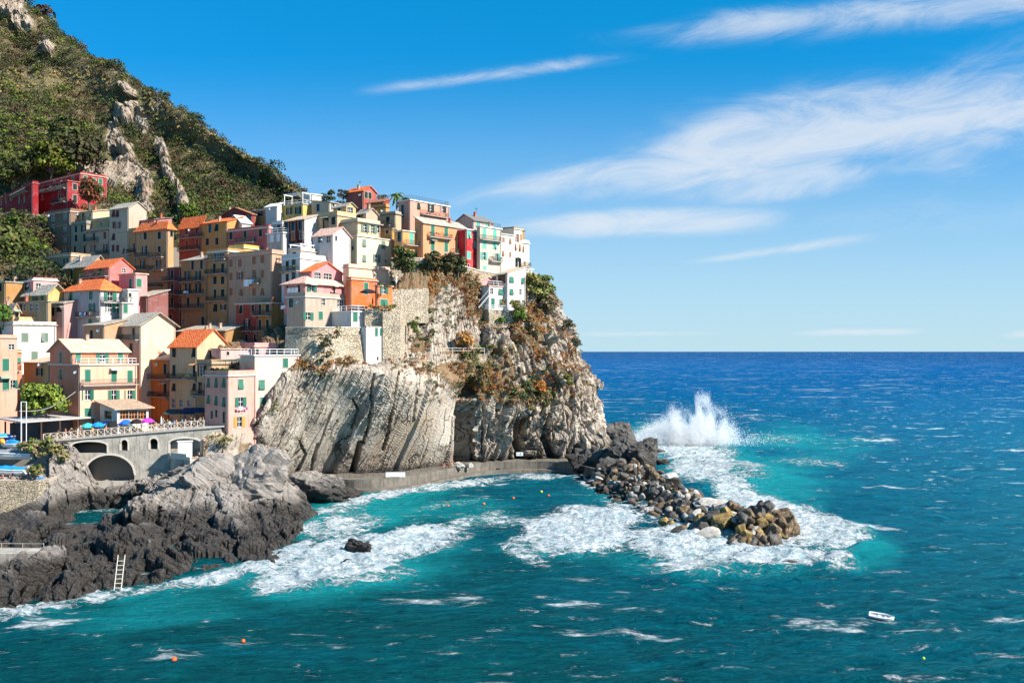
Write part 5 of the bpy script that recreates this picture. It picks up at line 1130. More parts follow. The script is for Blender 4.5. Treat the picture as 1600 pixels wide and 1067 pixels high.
# steps beside the cliffside house
T = tag(empty('stairway', P(764, 460, 225)), 'white diagonal stairway at the left of the cliffside house', 'stairs'); o = T.location
e = P(748, 479, 225.5)-o; m = MB()
for k in range(9):
    a = e*(k/9); b = e*((k+1)/9); m.box((min(a.x, b.x), -.6, b.z-.3), (max(a.x, b.x), .6, b.z))
m.bar((0, -.6, 1), (e.x, -.6, e.z+1), .05); m.build('steps', [WHITE], T)
# terrace arch at the end of the row
T = tag(empty('terrace_arch', P(820, 438, 241), .4), 'white framed terrace arch at the very end of the row, above the sea', 'arch')
m = MB()
for x in (0, 1.6): m.box((x, 0, -1), (x+.3, .3, 2.6))
m.box((-.3, -.2, 2.6), (2.4, 1.2, 2.9)); m.build('frame', [WHITE], T)
# ---------------------------------------------------------------- loose rocks
def rock_mesh(seed, sub=3, cuts=9, rough=0.06, sc=(1, 1, 0.8), mat=None, name='boulder', smooth=False):
    rg = np.random.default_rng(seed); bm = bmesh.new(); bmesh.ops.create_icosphere(bm, subdivisions=sub, radius=1)
    me = bpy.data.meshes.new(name); bm.to_mesh(me); bm.free()
    v = np.empty(len(me.vertices)*3, np.float32); me.vertices.foreach_get('co', v); v = v.reshape(-1, 3).astype(float)
    for k in range(cuts):
        n = rg.normal(size=3); n /= np.linalg.norm(n); d = rg.uniform(.45, .82); h = v@n-d; v -= np.clip(h, 0, None)[:, None]*n*0.95
    v *= (1+rough*fbm(v*2.2+seed, 3)+(rough*1.1*blocks(v*2.3+seed, seed, .9)+rough*.5*blocks(v*5+seed, seed, .9) if sub > 3 else 0))[:, None]; v += rough*0.5*fbm(v*6+seed, 2)[:, None]*v; v *= np.array(sc)
    me.vertices.foreach_set('co', v.astype(np.float32).ravel()); me.polygons.foreach_set('use_smooth', np.full(len(me.polygons), smooth)); me.update()
    if mat: me.materials.append(mat)
    return me
def boulder_mat(name, col, dark, low=None):
    m, t, b = new_mat(name); pos = t.node('ShaderNodeNewGeometry').outputs['Position']; oi = t.node('ShaderNodeObjectInfo').outputs['Random']
    n = t.noise(pos, 0.9, 6, 0.7); n2 = t.noise(pos, 4, 4, 0.7)
    c = t.mix(t.smooth(n, 0.4, 0.62), c4(dark), c4(col)); c = t.mix(t.math('MULTIPLY', oi, 0.35), c, c4([x*0.5 for x in dark]))
    c = t.mix(t.math('MULTIPLY', t.smooth(n2, .5, .75), .35), c, c4([x*.5 for x in dark]))
    z = t.node('ShaderNodeSeparateXYZ', i_0=pos).outputs[2]; wm = t.smooth(t.math('ADD', z, t.math('MULTIPLY', n, -1.2)), .7, -.2)
    c = t.mix(wm, c, c4(low or (0.03, 0.018, 0.013))); t.setin(b.inputs['Base Color'], c)
    t.setin(b.inputs['Roughness'], t.math('SUBTRACT', .85, t.math('MULTIPLY', wm, .5))); b.inputs['Specular IOR Level'].default_value = .3
    t.setin(b.inputs['Normal'], t.bump(t.math('ADD', n, n2), .7, .2)); return m
BM_W = boulder_mat('pale boulder', (0.56, 0.52, 0.46), (0.33, 0.30, 0.26)); BM_D = boulder_mat('dark boulder', (0.16, 0.14, 0.12), (0.06, 0.052, 0.045))
BM_B = boulder_mat('brown boulder', (0.31, 0.205, 0.12), (0.11, 0.075, 0.045)); BM_O = boulder_mat('algae ochre boulder', (0.42, 0.28, 0.09), (0.17, 0.11, 0.04), (0.08, 0.045, 0.015))
var = {k: [rock_mesh(100+i+7*j, 3, 18, .03, (1, .82, .74), mt) for i in range(5)] for j, (k, mt) in enumerate((('W', BM_W), ('D', BM_D), ('B', BM_B), ('O', BM_O)))}
rr = random.Random(5)
cl_ = [(962,748),(1000,768),(1050,794),(1110,822),(1170,842),(1222,848)]
cw = [PZ(a, b, 0) for a, b in cl_]
def along(f):
    k = f*(len(cw)-1); i = min(int(k), len(cw)-2); return cw[i].lerp(cw[i+1], k-i), (cw[i+1]-cw[i]).normalized()
LB = {'W': 'pale limestone boulder heaped on the breakwater', 'D': 'dark grey boulder heaped on the breakwater', 'B': 'brown boulder heaped on the breakwater', 'O': 'ochre algae stained boulder at the seaward end of the breakwater'}
def put_rock(kind, loc, r, lab, grp=None, me=None, rot=None, scl=None, name='boulder', cat='boulder'):
    me = me or rr.choice(var[kind]); o = link(name, me, None, loc, rot or (rr.uniform(-.5, .5), rr.uniform(-.5, .5), rr.uniform(0, 6.28)), scl or (r*rr.uniform(.85, 1.25), r*rr.uniform(.8, 1.1), r*rr.uniform(.75, 1.1)))
    return tag(o, lab, cat, grp)
for i in range(298):
    f = rr.random()**0.92; c_, d_ = along(f); nrm = Vector((d_.y, -d_.x, 0))       # towards the open sea / the viewer
    hw = 8.6 if f < .93 else 5.5; u = rr.uniform(-1, 1); lay = rr.random()
    top = (4.6+1.0*math.sin(f*9))*(1-abs(u)**1.6)*(1 if f < .9 else .65)
    z = top*(0.35+.65*lay)-0.2; r = rr.uniform(.8, 1.45)*(0.95+0.3*f)
    if rr.random() < .14: r *= 1.45
    p = c_+nrm*u*hw; p.z = z
    sw = f > .55 and z < 3.2
    kind = rr.choices('WDBO', [.12, .20, .32, .36] if sw and rr.random() < .7 else [.20, .43, .36, .01])[0]
    put_rock(kind, p, r, LB[kind], 'boulders of the breakwater: '+{'W': 'pale', 'D': 'dark', 'B': 'brown', 'O': 'ochre'}[kind])
m = MB()
core = []
for f in np.linspace(0, 1, 30):
    c_, d_ = along(min(f, .999)); nrm = Vector((d_.y, -d_.x, 0)); core.append([c_+nrm*u*7.4+Vector((0, 0, (2.3 if abs(u) < .4 else -1.0)*(1 if f < .95 else .3)*(1-.35*abs(u)))) for u in (-1.2, -.6, 0, .6, 1.2)])
core = np.array([[tuple(v) for v in r_] for r_ in core]); cc_ = np.swapaxes(cr(np.swapaxes(cr(core, 160), 0, 1), 40), 0, 1)
cc_[..., 2] += .8*ridged(cc_*.5, 3)-.3
tag(link('rubble_core', np_mesh('rubble_core', cc_.reshape(-1, 3), grid_quads(160, 40), BM_D, True)), 'dark rubble filling the gaps beneath the breakwater boulders', 'rubble', None, 'stuff')
sv = []; sq_ = []; nv = 0; base_ = [np.array([tuple(v.co) for v in rock_mesh(300+i, 2, 12, .04, (1, .85, .75)).vertices]) for i in range(4)]
bq = rock_mesh(300, 2, 12, .04).polygons; bq = np.array([tuple(p.vertices) for p in bq]); rg5 = np.random.default_rng(9)
for i in range(620):
    f = rg5.random(); c_, d_ = along(f*.999); nrm = Vector((d_.y, -d_.x, 0)); u = rg5.uniform(-1.08, 1.08); p = c_+nrm*u*8.4; zt_ = (4.2+math.sin(f*9))*(1-abs(u)**1.6)*(1 if f < .93 else .6)
    p.z = zt_*(.3+.7*rg5.random())-.1; e_ = Euler(tuple(rg5.uniform(-3, 3, 3))).to_matrix(); r = rg5.uniform(.45, 1.05)
    sv.append(base_[i % 4] @ np.array(e_).T*r+np.array(tuple(p))); sq_.append(bq+nv); nv += len(bq)//2+2
nv0 = len(base_[0]); sq_ = [bq+i*nv0 for i in range(len(sv))]
SM = link('breakwater_stones', np_mesh('breakwater_stones', np.concatenate(sv), np.concatenate(sq_), BM_B, False)); SM.data.materials.append(BM_D); SM.data.materials.append(BM_W)
mi_ = np.repeat(rg5.choice([0, 1, 2, 0, 1], len(sv)), len(bq)).astype(np.int32); SM.data.polygons.foreach_set('material_index', mi_)
tag(SM, 'small mixed stones packed between the big boulders of the breakwater', None, None, 'stuff')
# notable boulders
def big(px, py, Y, r, kind, lab, seed, sc=(1, .85, .8), sub=4, cuts=12, rough=.12, rot=(0, 0, 0), name='boulder', cat='boulder', mat=None, grp=None):
    mt = mat or {'W': BM_W, 'D': BM_D, 'B': BM_B, 'O': BM_O}[kind]
    me = rock_mesh(seed, sub, cuts, rough, (1, 1, 1), mt, name, False)
    o = link(name, me, None, P(px, py, Y), rot, (r*sc[0], r*sc[1], r*sc[2])); return tag(o, lab, cat, grp)
Yb = lambda px, py, z=0: PZ(px, py, z).y/U
big(1128,812,152,3.2,'W','largest white boulder on the breakwater, tall and leaning left',1,(1,.8,.9),rot=(.2,.5,.4))
big(1095,815,153,2.6,'W','round white boulder left of the largest one on the breakwater',2)
big(1122,790,158,3.2,'W','long flat white slab on the crest of the breakwater',3,(1.5,.8,.45),rot=(0,.1,.2))
big(1225,822,143,3.0,'B','tall ochre brown peak of rock at the far end of the breakwater',4,(.9,.9,1.3),cuts=16)
big(1150,855,139,2.2,'O','rounded ochre boulder lowest on the breakwater front',5)
big(1185,845,141,2.6,'O','yellow ochre wedge boulder near the breakwater tip',6,(1.2,.8,.8),rot=(0,.4,.2))
big(1090,850,145,1.6,'O','small ochre boulder at the foot of the white ones',7)
big(1100,848,145,1.4,'B','small brown boulder at the foot of the white ones',8)
big(1020,806,163,2.0,'W','pale double boulder standing alone at the cove side of the breakwater',9)
ROCKD = FG
for i, (px, py, r, lab) in enumerate(((1110,862,.9,'wet dark red rock awash below the left ochre boulders'),(1160,866,1.2,'wet pointed rock awash below the middle of the breakwater tip'),(1184,866,.9,'wet brown rock awash just right of the pointed one'),
    (1205,866,.9,'flat wet rock awash below the tip'),(1222,852,1.2,'wet grey red rock beside the tip'),(1250,842,1.2,'last dark rock at the very tip of the breakwater'),(1068,843,.5,'tiny rock awash left of the ochre boulders'),(1230,885,1.6,'submerged dark rock ringed by foam beyond the breakwater'))):
    big(px, py, Yb(px, py), r, 'B', lab, 30+i, (1.2,.9,.6), sub=3, mat=boulder_mat('wet rock %d' % i, (0.12,.07,.06),(0.05,.03,.025)))
# black rocks at the tip of the headland
FGD = rock_material('black shore rock', (0.15, 0.135, 0.12), (0.09, 0.08, 0.07), (0.03, 0.028, 0.025), (0.13, 0.10, 0.08), ((0.2, 0.16, 0.1), (0.12, 0.1, 0.06)), (0, math.radians(55), math.radians(-20)), wet=(1.5, 4), scl=1.6, bumpd=0.5)
big(978,716,213,6.8,'D','big black rock against the foot of the headland, at the root of the breakwater',40,(1.0,.8,1.05),5,16,.16,mat=FGD,name='sea_rock',cat='rock')
big(1008,714,209,4.6,'D','rounded dark grey rock right of the big black one',41,(1,.8,.95),5,14,.16,mat=FGD,name='sea_rock',cat='rock')
big(930,722,218,6.5,'D','dark rock in shadow behind the end of the walkway',42,(1.1,.8,.9),5,14,.16,mat=FGD,name='sea_rock',cat='rock')
big(948,735,206,3.4,'D','low dark rock between walkway and breakwater',43,(1.2,.8,.8),4,14,.16,mat=FGD,name='sea_rock',cat='rock')
big(970,672,232,4.0,'D','black pointed rock leaning out behind the headland',44,(1.1,.6,.75),4,14,.16,rot=(0,.5,0),mat=BM_D,name='sea_rock',cat='rock')
big(1037,690,Yb(1037,694),1.6,'D','thin black rock fin standing in the breaking spray',45,(.4,.6,2.2),4,14,.16,mat=BM_D,name='sea_rock',cat='rock')
big(1030,706,Yb(1030,709),1.7,'D','small flat dark rock in the surf beside the rounded grey one',46,(1.4,.8,.5),4,mat=BM_D,name='sea_rock',cat='rock')
big(1037,722,Yb(1037,725),1.8,'D','dark low rock at the seaward foot of the black rocks',47,(1.4,.8,.6),4,mat=BM_D,name='sea_rock',cat='rock')
# promontory boulders
big(450,800,162.5,6.3,'D','big rounded grey rock at the right end of the shore, above the cove',50,(1.05,.9,.95),5,9,.10,mat=FG,name='shore_boulder',cat='rock')
big(485,768,180,6.0,'D','long dark rock between the rounded grey rock and the walkway',51,(1.5,.8,.55),5,12,.14,mat=FG,name='shore_boulder',cat='rock')
big(530,770,183,3.2,'D','low dark rock under the start of the walkway',52,(1.6,.8,.5),4,12,.14,mat=FG,name='shore_boulder',cat='rock')
big(385,760,160,8,'D','broad sunlit tan rock face in the middle of the shore',53,(1.1,.9,.8),5,10,.12,mat=FG,name='shore_boulder',cat='rock')
big(330,765,158,7.2,'D','cracked tan boulder in front of the concrete platform',54,(1.1,.9,.9),5,12,.14,mat=FG,name='shore_boulder',cat='rock')
big(262,800,150,5.6,'D','craggy boulder with dark hollows right of the inner pool',55,(1,.9,1.05),5,16,.2,mat=FG,name='shore_boulder',cat='rock')
big(222,815,147,3.6,'D','dark upright rock at the mouth of the inner pool',56,(.9,.8,1.2),5,14,.18,mat=FG,name='shore_boulder',cat='rock')
big(178,822,150,2.6,'D','round dark boulder beside the white surf gap',57,(.9,.9,1.05),4,10,.12,mat=FG,name='shore_boulder',cat='rock')
big(110,838,146,6.2,'D','flat brown rock shelf below the inner pool',58,(1.5,.8,.42),5,10,.10,mat=FG,name='shore_boulder',cat='rock')
big(35,838,148,5.6,'D','blocky brown rock below the dry stone quay wall',59,(1.2,.9,.75),5,12,.12,mat=FG,name='shore_boulder',cat='rock')
big(556,858,Yb(556,864),2.2,'D','small jagged black rock surrounded by foam in the cove',60,(1.3,.9,.75),4,16,.25,mat=FGD,name='sea_rock',cat='rock')
big(545,879,Yb(545,880),.9,'D','tiny flat rock just in front of the jagged black one',61,(1.5,.8,.5),4,12,.2,mat=FGD,name='sea_rock',cat='rock')
big(300,740,168,3.4,'D','pale rubble rock wedged under the concrete platform',62,(1.2,.8,.8),4,14,.15,mat=FG,name='shore_boulder',cat='rock')
big(412,722,186,5.2,'W','pale grey slab rock at the left foot of the cliff',63,(.8,.7,1.1),5,12,.1,rot=(0,-.5,0),mat=CLIFF,name='shore_boulder',cat='rock')
big(716,727,212,1.5,'W','white boulder at the back of the walkway, left of the dark cleft',64,(1.3,.8,.7),4)
big(733,727,214,.9,'W','smaller white boulder beside the first on the walkway',65,(1.3,.8,.7),3)
# small bathing platform with a rail, ladder
JP = P(0, 870, 117.5)
T = tag(empty('concrete_jetty', JP), 'low concrete jetty slab with a thin rail at the left edge', 'jetty')
m = MB(); m.prism([(-6, 0, -1.2), (5.3, 0, -1.2), (5.0, 3, -1.2), (-6, 3.5, -1.2)], (0, 0, 1.6)); m.build('slab', [CONC], T)
q = MB()
for x in (-3, 0, 2.5, 5): q.bar((x, .3, .4), (x, .3, 1.6), .04)
q.bar((-6, .3, 1.6), (5, .3, 1.5), .035); q.bar((-6, .3, 1.0), (5, .3, 1.0), .03); q.build('railing', [plain('pale rusty steel', (0.35, 0.3, 0.25))], T)
LP_ = P(178, 914, 110.5)
T = tag(empty('bathing_ladder', LP_, .1), 'pale metal ladder leading from the dark rocks into the sea', 'ladder'); LM = plain('pale ladder paint', (0.55, 0.50, 0.40), .6)
q = MB(); q.bar((0, 0, -.6), (0.05, 1.2, 3.1), .055); q.bar((.75, 0, -.6), (.8, 1.2, 3.1), .055); q.build('rails', [LM], T)
for k in range(7):
    q = MB(); f = (k+.6)/8; q.bar((.05*f, 1.2*f, -.6+3.7*f), (.75+.05*f, 1.2*f, -.6+3.7*f), .045); q.build('rung', [LM], T)
# spray of the wave breaking at the headland
rg = np.random.default_rng(3); cs = []; sz = []
plumes = [(1100,612,22,9000,78),(1088,640,30,8000,60),(1120,650,24,6000,45),(1062,640,24,6000,50),(1040,652,26,6000,42),(1015,668,26,5000,26),(1135,668,14,3000,25),(1075,660,50,9000,30),(1050,680,55,8000,18),(1104,620,8,2500,60),(1128,635,9,2000,50),(1050,632,7,1500,50),(1000,690,30,3000,12)]
for tx, ty, wd, n, hh_ in plumes:
    n = int(n*3.8); f = rg.beta(1.25, 1.5, n); base_y = 698
    px = tx+(rg.normal(size=n)*wd*1.2*(1-.66*f))+ (1078-tx)*.35*(1-f); py = base_y+(ty-base_y)*f+rg.normal(size=n)*(3.0+7*(1-f)**3)
    Yv = 284+rg.normal(size=n)*3.0
    st = .8*vnoise(np.stack([px*.11+f*1.5, py*.05, px*0+tx], -1)); st2 = .9*vnoise(np.stack([(px-1075)*.05/(.35+f), f*2.2, px*0+3], -1)); keep = (rg.random(n) < np.clip(.6+st+st2-.2*f, .02, 1))*(py < 716)
    for a, b, c_, ff in zip(px[keep], py[keep], Yv[keep], f[keep]):
        p = P(a, b, c_)
        if p.z > 0: cs.append(p); sz.append(rg.uniform(.05, .14)*(1-.45*ff))
cs = np.array([tuple(v) for v in cs]); sz = np.array(sz)
d = rg.normal(size=(len(cs), 4, 3)); d /= np.linalg.norm(d, axis=2, keepdims=True)
V = (cs[:, None]+d*sz[:, None, None]*np.array([1, 1, 1.5])).reshape(-1, 3); i4 = np.arange(len(cs))[:, None]*4
Q = np.concatenate([i4+np.array([[0, 1, 2]]), i4+np.array([[0, 2, 3]]), i4+np.array([[0, 3, 1]]), i4+np.array([[1, 3, 2]])], 0)
m_, t, b = new_mat('sea spray'); b.inputs['Base Color'].default_value = (.97, .97, .97, 1); b.inputs['Roughness'].default_value = 1
tr = t.node('ShaderNodeBsdfTranslucent', i_Color=(.97, .97, .97, 1)); mx = t.node('ShaderNodeMixShader'); mx.inputs[0].default_value = .45
t.l.new(b.outputs[0], mx.inputs[1]); t.l.new(tr.outputs[0], mx.inputs[2]); t.l.new(mx.outputs[0], t.n['Material Output'].inputs[0])
tag(link('wave_spray', np_mesh('wave_spray', V, Q, m_, False)), 'tall burst of white spray where a wave hits the headland rocks', 'spray', None, 'stuff')
# ---------------------------------------------------------------- vegetation
def pick(W, prob, n, rg):
    w = np.clip(prob.ravel(), 0, None); w = w/w.sum(); i = rg.choice(len(w), n, p=w); return W.reshape(-1, 3)[i], i
def veg(name, label, pts, r, pal, wts, n, rg, ls=.24, jit=.5, squash=.75, up=.3, patch=None):
    pts = pts+rg.normal(size=pts.shape)*jit; pts[:, 2] += r*up
    pal = np.array(pal); k = rg.choice(len(pal), len(pts), p=np.array(wts)/sum(wts))
    if patch is not None:
        q = fbm(pts*patch, 3); o = np.argsort(np.argsort(q+rg.normal(size=len(q))*.12))/len(q); cum = np.cumsum(wts)/sum(wts); k = np.searchsorted(cum, o).clip(0, len(pal)-1)
    V, Q, cc = leaves(pts, r, pal[k], n, ls, squash, rng=rg)
    return tag(link(name, np_mesh(name, V, Q, LEAF, False, None, cc)), label, None, None, 'stuff')
rg = np.random.default_rng(21)
# hillside: area-weighted scatter over the slope facing us
def areaw(W):
    du = np.gradient(W, axis=1); dv = np.gradient(W, axis=0); return np.linalg.norm(np.cross(du, dv), axis=-1)
mr_ = mrock(MW, MA); vis = (MA[..., 1] < 480)*(MA[..., 0] > -120)
rowi = np.arange(MW.shape[0])[:, None]/MW.shape[0]
base = areaw(MW)*(1-mr_)**2*vis*(rowi < .9)*(1-sstep(130, 110, MA[..., 0])*sstep(262, 272, MA[..., 1])*sstep(345, 335, MA[..., 1]))
bare = sstep(-.05, .3, fbm(MW*.018, 3))*sstep(150, 230, MA[..., 0])
grass = sstep(20, 0, np.abs(MA[..., 1]-np.interp(MA[..., 0], [150, 210, 300, 330], [125, 150, 205, 225])-4)-8)
p, i = pick(MW, base*(1-.9*bare)*(1-.8*grass), 7000, rg)
pal = [(0.045, 0.050, 0.020), (0.060, 0.070, 0.022), (0.085, 0.055, 0.030), (0.10, 0.068, 0.038), (0.075, 0.098, 0.020), (0.13, 0.13, 0.03), (0.040, 0.046, 0.024)]
veg('hillside_scrub', 'dense olive, brown and dark green scrub covering the steep hillside', p, rg.uniform(.8, 2.3, len(p)), pal, [20, 20, 17, 14, 12, 6, 11], 60, rg, .12, .4, patch=.02)
p, i = pick(MW, base*(1-.6*bare)*(1-.9*grass), 420, rg)
veg('hillside_bushes', 'larger dark green bushes standing out of the hillside scrub', p, rg.uniform(2.2, 4.2, len(p)), [(0.03, 0.042, 0.014), (0.045, 0.055, 0.018), (0.07, 0.045, 0.025), (0.085, 0.10, 0.02)], [4, 4, 2, 3], 150, rg, .09, .4)
p, i = pick(MW, base*(.25+bare+grass), 3000, rg)
veg('dry_hill_grass', 'dry yellow green grass tufts between the scrub on the hillside', p, rg.uniform(.5, 1.2, len(p)), [(0.24, 0.20, 0.07), (0.16, 0.16, 0.04), (0.22, 0.15, 0.07)], [5, 4, 3], 12, rg, .4, .3, .5)
tw = areaw(MW)*(sstep(110, 70, MA[..., 0])*sstep(180, 200, MA[..., 1])*sstep(290, 250, MA[..., 1])+sstep(78, 70, MA[..., 0])*sstep(335, 345, MA[..., 1])*(MA[..., 1] < 420))*(MA[..., 0] > -60)
p, i = pick(MW, tw, 1500, rg); p[:, 2] = np.round(p[:, 2]/3.4)*3.4+.8
veg('terrace_vines', 'bright green vine rows on the terraces at the left', p, rg.uniform(.5, 1.1, len(p)), [(0.16, 0.22, 0.02), (0.11, 0.16, 0.02), (0.06, 0.09, 0.02)], [4, 4, 3], 26, rg, .3, .15, .6)
# headland scrub
hv = headveg(CW, CA); vis = (CA[..., 0] < 946)*(CA[..., 1] < 650)*(CA[..., 1] > 405)*((CA[..., 0] > 462)+(CA[..., 1] > 572) > 0)*(CA[..., 0] > 430)
nr_, nc_ = hv.shape; mk = np.zeros_like(hv); mk[:int(nr_*.93), :int(nc_*.86)] = 1
aw = areaw(CW)*vis*mk
p, i = pick(CW, aw*(hv+.25*sstep(640, 610, CA[..., 1])*sstep(600, 650, CA[..., 0]))*sstep(-.3, .1, fbm(CW*.14+11, 3)), 7800, rg)
veg('dry_scrub', 'rust orange and brown dry scrub on the slope above the grey cliff', p, rg.uniform(.2, .65, len(p)), [(0.34, 0.12, 0.025), (0.30, 0.19, 0.08), (0.17, 0.10, 0.05), (0.40, 0.28, 0.14), (0.10, 0.10, 0.035), (0.22, 0.085, 0.03)], [17, 20, 18, 20, 9, 13], 30, rg, .22, .25, patch=.09)
p, i = pick(CW, aw*hv*sstep(.0, .3, fbm(CW*.12+7, 3)), 1100, rg)
veg('green_scrub', 'patches of grey green herbs among the rust orange scrub', p, rg.uniform(.3, .9, len(p)), [(0.09, 0.11, 0.03), (0.12, 0.13, 0.06), (0.06, 0.08, 0.03)], [3, 3, 2], 26, rg, .28, .3)
p, i = pick(CW, areaw(CW)*mk*(CA[..., 0] < 946)*sstep(.2, .45, fbm(CW*.15+2, 3))*sstep(640, 560, CA[..., 1])*(1-hv)*(CA[..., 1] > 430), 500, rg)
veg('crevice_plants', 'small tufts growing from cracks of the pale cliff', p, rg.uniform(.15, .45, len(p)), [(0.10, 0.11, 0.04), (0.2, 0.13, 0.06)], [1, 1], 14, rg, .35, .1)
p, i = pick(PW, 1.0*(PA[..., 1] < 0)+0*PW[..., 2], 1, rg) if False else (None, None)
# ivy and weeds on the bastion and at the quay
def patch_veg(name, label, spots, pal, seed, n=30, ls=.28):
    rg2 = np.random.default_rng(seed); P_, R_ = [], []
    for px, py, Y, rx, ry, k in spots:
        for _ in range(k):
            P_.append(tuple(P(px+rg2.normal()*rx*.5, py+rg2.normal()*ry*.5, Y+rg2.normal()*.5))); R_.append(rg2.uniform(.25, .7))
    P_ = np.array(P_); return veg(name, label, P_, np.array(R_), pal, [1]*len(pal), n, rg2, ls, .1)
patch_veg('wall_weeds', 'grey green weeds and shrubs growing on the round stone bastion', [(508,545,187,14,26,34),(528,520,187.5,10,10,8),(480,572,186.5,26,9,30),(505,585,186,18,8,18),(545,560,188,10,6,8)], [(0.13, 0.14, 0.06), (0.20, 0.16, 0.08), (0.10, 0.09, 0.04), (0.22, 0.12, 0.07)], 5)
patch_veg('quay_weeds', 'green and straw coloured weeds on the rocks beside the boats', [(48,700,162,14,7,26),(70,700,162,18,12,40),(88,705,163,14,10,24),(56,738,158,10,7,24),(100,715,164,6,5,8),(36,700,162,6,4,8)], [(0.12, 0.15, 0.03), (0.28, 0.21, 0.10), (0.18, 0.17, 0.06)], 6)
patch_veg('path_weeds', 'dry weeds on the earth slope between piazza wall and cliff', [(350,690,172.5,24,10,24),(392,735,183,14,8,18),(380,715,177,18,8,16),(430,640,180.5,20,14,14)], [(0.22, 0.18, 0.07), (0.14, 0.14, 0.04)], 7, 20)
patch_veg('balcony_garden', 'potted plants and shrubs on the roof terrace above the orange house', [(604,447,199,10,3,10),(590,482,198,18,2,14),(612,482,200,8,2,8)], [(0.07, 0.12, 0.03), (0.25, 0.12, 0.05)], 8)
# shrubs and trees one can tell apart
tree('round_tree', 'round tree with dark leaves and red blossom in front of the crimson villa', P(141,333,275.5), 9.5, 4.0, (0.05, 0.09, 0.02), (0.18, 0.05, 0.03), seed=1, n=110, clumps=26, leaf=.16)
tree('broadleaf_tree', 'bright green tree between the grey roofed shed and the terracotta house', P(64,668,174.5), 7.2, 4.4, (0.09, 0.14, 0.02), (0.16, 0.20, 0.03), seed=2, n=130, clumps=24, leaf=.15)
for k, (px, py, Y, h, s_, c1, c2, lab) in enumerate((
    (20,292,318,11,6.5,(0.045,0.055,0.016),(0.09,0.10,0.02),'dark evergreen tree behind the left end of the crimson villa'),
    (45,288,318,10,6,(0.05,0.06,0.02),(0.08,0.085,0.02),'olive green tree behind the villa chimneys'),
    (78,284,318,12,7,(0.11,0.12,0.015),(0.055,0.06,0.015),'tall yellowish green tree rising just behind the crimson villa'),
    (104,280,318,8,5,(0.15,0.16,0.02),(0.10,0.11,0.02),'bright lime green tree above the right end of the villa roof'),
    (92,262,326,10,8,(0.04,0.045,0.016),(0.07,0.075,0.02),'broad dark tree uphill of the lime green one'),
    (130,266,322,10,9,(0.045,0.045,0.02),(0.075,0.06,0.025),'wide dark tree beside the white agave rock'),
    (14,420,246,10,7.5,(0.06,0.075,0.02),(0.10,0.11,0.03),'large olive tree at the left edge below the vine terraces'),
    (4,508,205,4,3,(0.05,0.10,0.02),(0.08,0.13,0.02),'small green tree at the left edge above the tiled terrace'),
    (100,228,330,9,7,(0.04,0.05,0.02),(0.07,0.07,0.02),'dark green tree on the hillside above the vine rows'),
    (295,349,262,5,3.5,(0.09,0.13,0.02),(0.07,0.09,0.02),'bright green bush behind the orange roof of the dusty red house'))):
    tree('evergreen_tree' if k != 7 else 'small_tree', lab, P(px, py, Y), h, s_, c1, c2, 'trees of the left hillside' if k < 9 else None, seed=20+k, n=90, clumps=22, leaf=.17, trunk=.2)
def shrub(label, px, py, Y, r, c1, c2, seed, n=60, clumps=9, sq=.8, name='shrub', grp=None, h=None):
    return tree(name, label, P(px, py, Y), h or r*1.5, r, c1, c2, grp, 'shrub', n, .12, seed, clumps, .2)
DG, OG = (0.035, 0.05, 0.018), (0.07, 0.075, 0.03)
shrub('round dark bush standing alone on the ridge line of the hill',155,111,402,4.2,DG,OG,1); shrub('second round bush farther down the ridge line',255,166,388,3.6,DG,OG,2); shrub('low bush on the upper ridge near the rocks',232,152,393,3.0,DG,OG,3)
shrub('dark bush on the highest visible ridge at the left',33,22,432,5,(0.06,.04,.03),DG,4); shrub('reddish brown bush on the steep upper ridge',62,44,424,6,(0.08,.045,.035),DG,5)
shrub('large dark green shrub under the bright yellow house',632,432,213,3.1,(0.045,.07,.02),(0.09,.10,.03),10,110,16,h=6)
shrub('olive shrub at the left of the row under the orange house',676,425,219,2.8,(0.075,.075,.03),(0.11,.10,.04),11,110,14,h=4.4)
shrub('olive shrub in the middle of the row under the orange house',699,425,221,2.9,(0.07,.07,.03),(0.10,.09,.04),12,110,14,h=4.2)
shrub('olive shrub at the right of the row under the orange house',717,432,223,2.6,(0.07,.075,.03),(0.10,.10,.04),13,110,14,h=4.2)
shrub('tall yellow green bush leaning seawards right of the white cliffside house',840,478,238,3.8,(0.20,.22,.06),(0.17,.14,.05),14,150,22,h=8)
shrub('pale green bush at the outer edge beside the tall yellow green one',852,468,239,2.6,(0.16,.22,.07),(0.2,.2,.06),15,110,14,h=6)
shrub('grey brown bush below the tall yellow green one',858,490,236,3.0,(0.16,.13,.07),(0.22,.15,.08),16,100,14,h=4)
shrub('dark agave like bush on the outer right edge of the headland',888,518,235.5,1.8,(0.05,.06,.035),(0.10,.09,.05),17,80,10)
shrub('second dark agave like bush farther down the right edge',901,545,234,1.7,(0.06,.065,.04),(0.10,.09,.05),18,80,10)
shrub('bright green bush left on the lower garden terrace',783,507,227,1.5,(0.07,.12,.02),(0.10,.15,.03),19,90,10)
shrub('bright green bush right on the lower garden terrace',812,503,228,2.2,(0.08,.13,.02),(0.12,.17,.03),20,110,12,h=3.4)
shrub('small green bush behind the terrace railing near the stairs',752,508,227,1.0,(0.07,.12,.02),(0.10,.15,.03),21,70,7)
shrub('yellow flowering bush on the wall beside the cliffside house',806,486,227,1.6,(0.25,.22,.04),(0.12,.13,.04),22,90,10)
shrub('upright green shrub right of the white tower block',648,526,202,1.6,(0.07,.10,.02),(0.12,.13,.03),23,100,10,h=4.2)
shrub('green bush on the rusty slope near the seaward edge',884,606,226,1.9,(0.12,.14,.03),(0.18,.18,.05),24,90,10)
shrub('rust orange bush in the middle of the slope above the cliff',845,617,223.5,2.1,(0.42,.15,.03),(0.35,.17,.05),25,110,12)
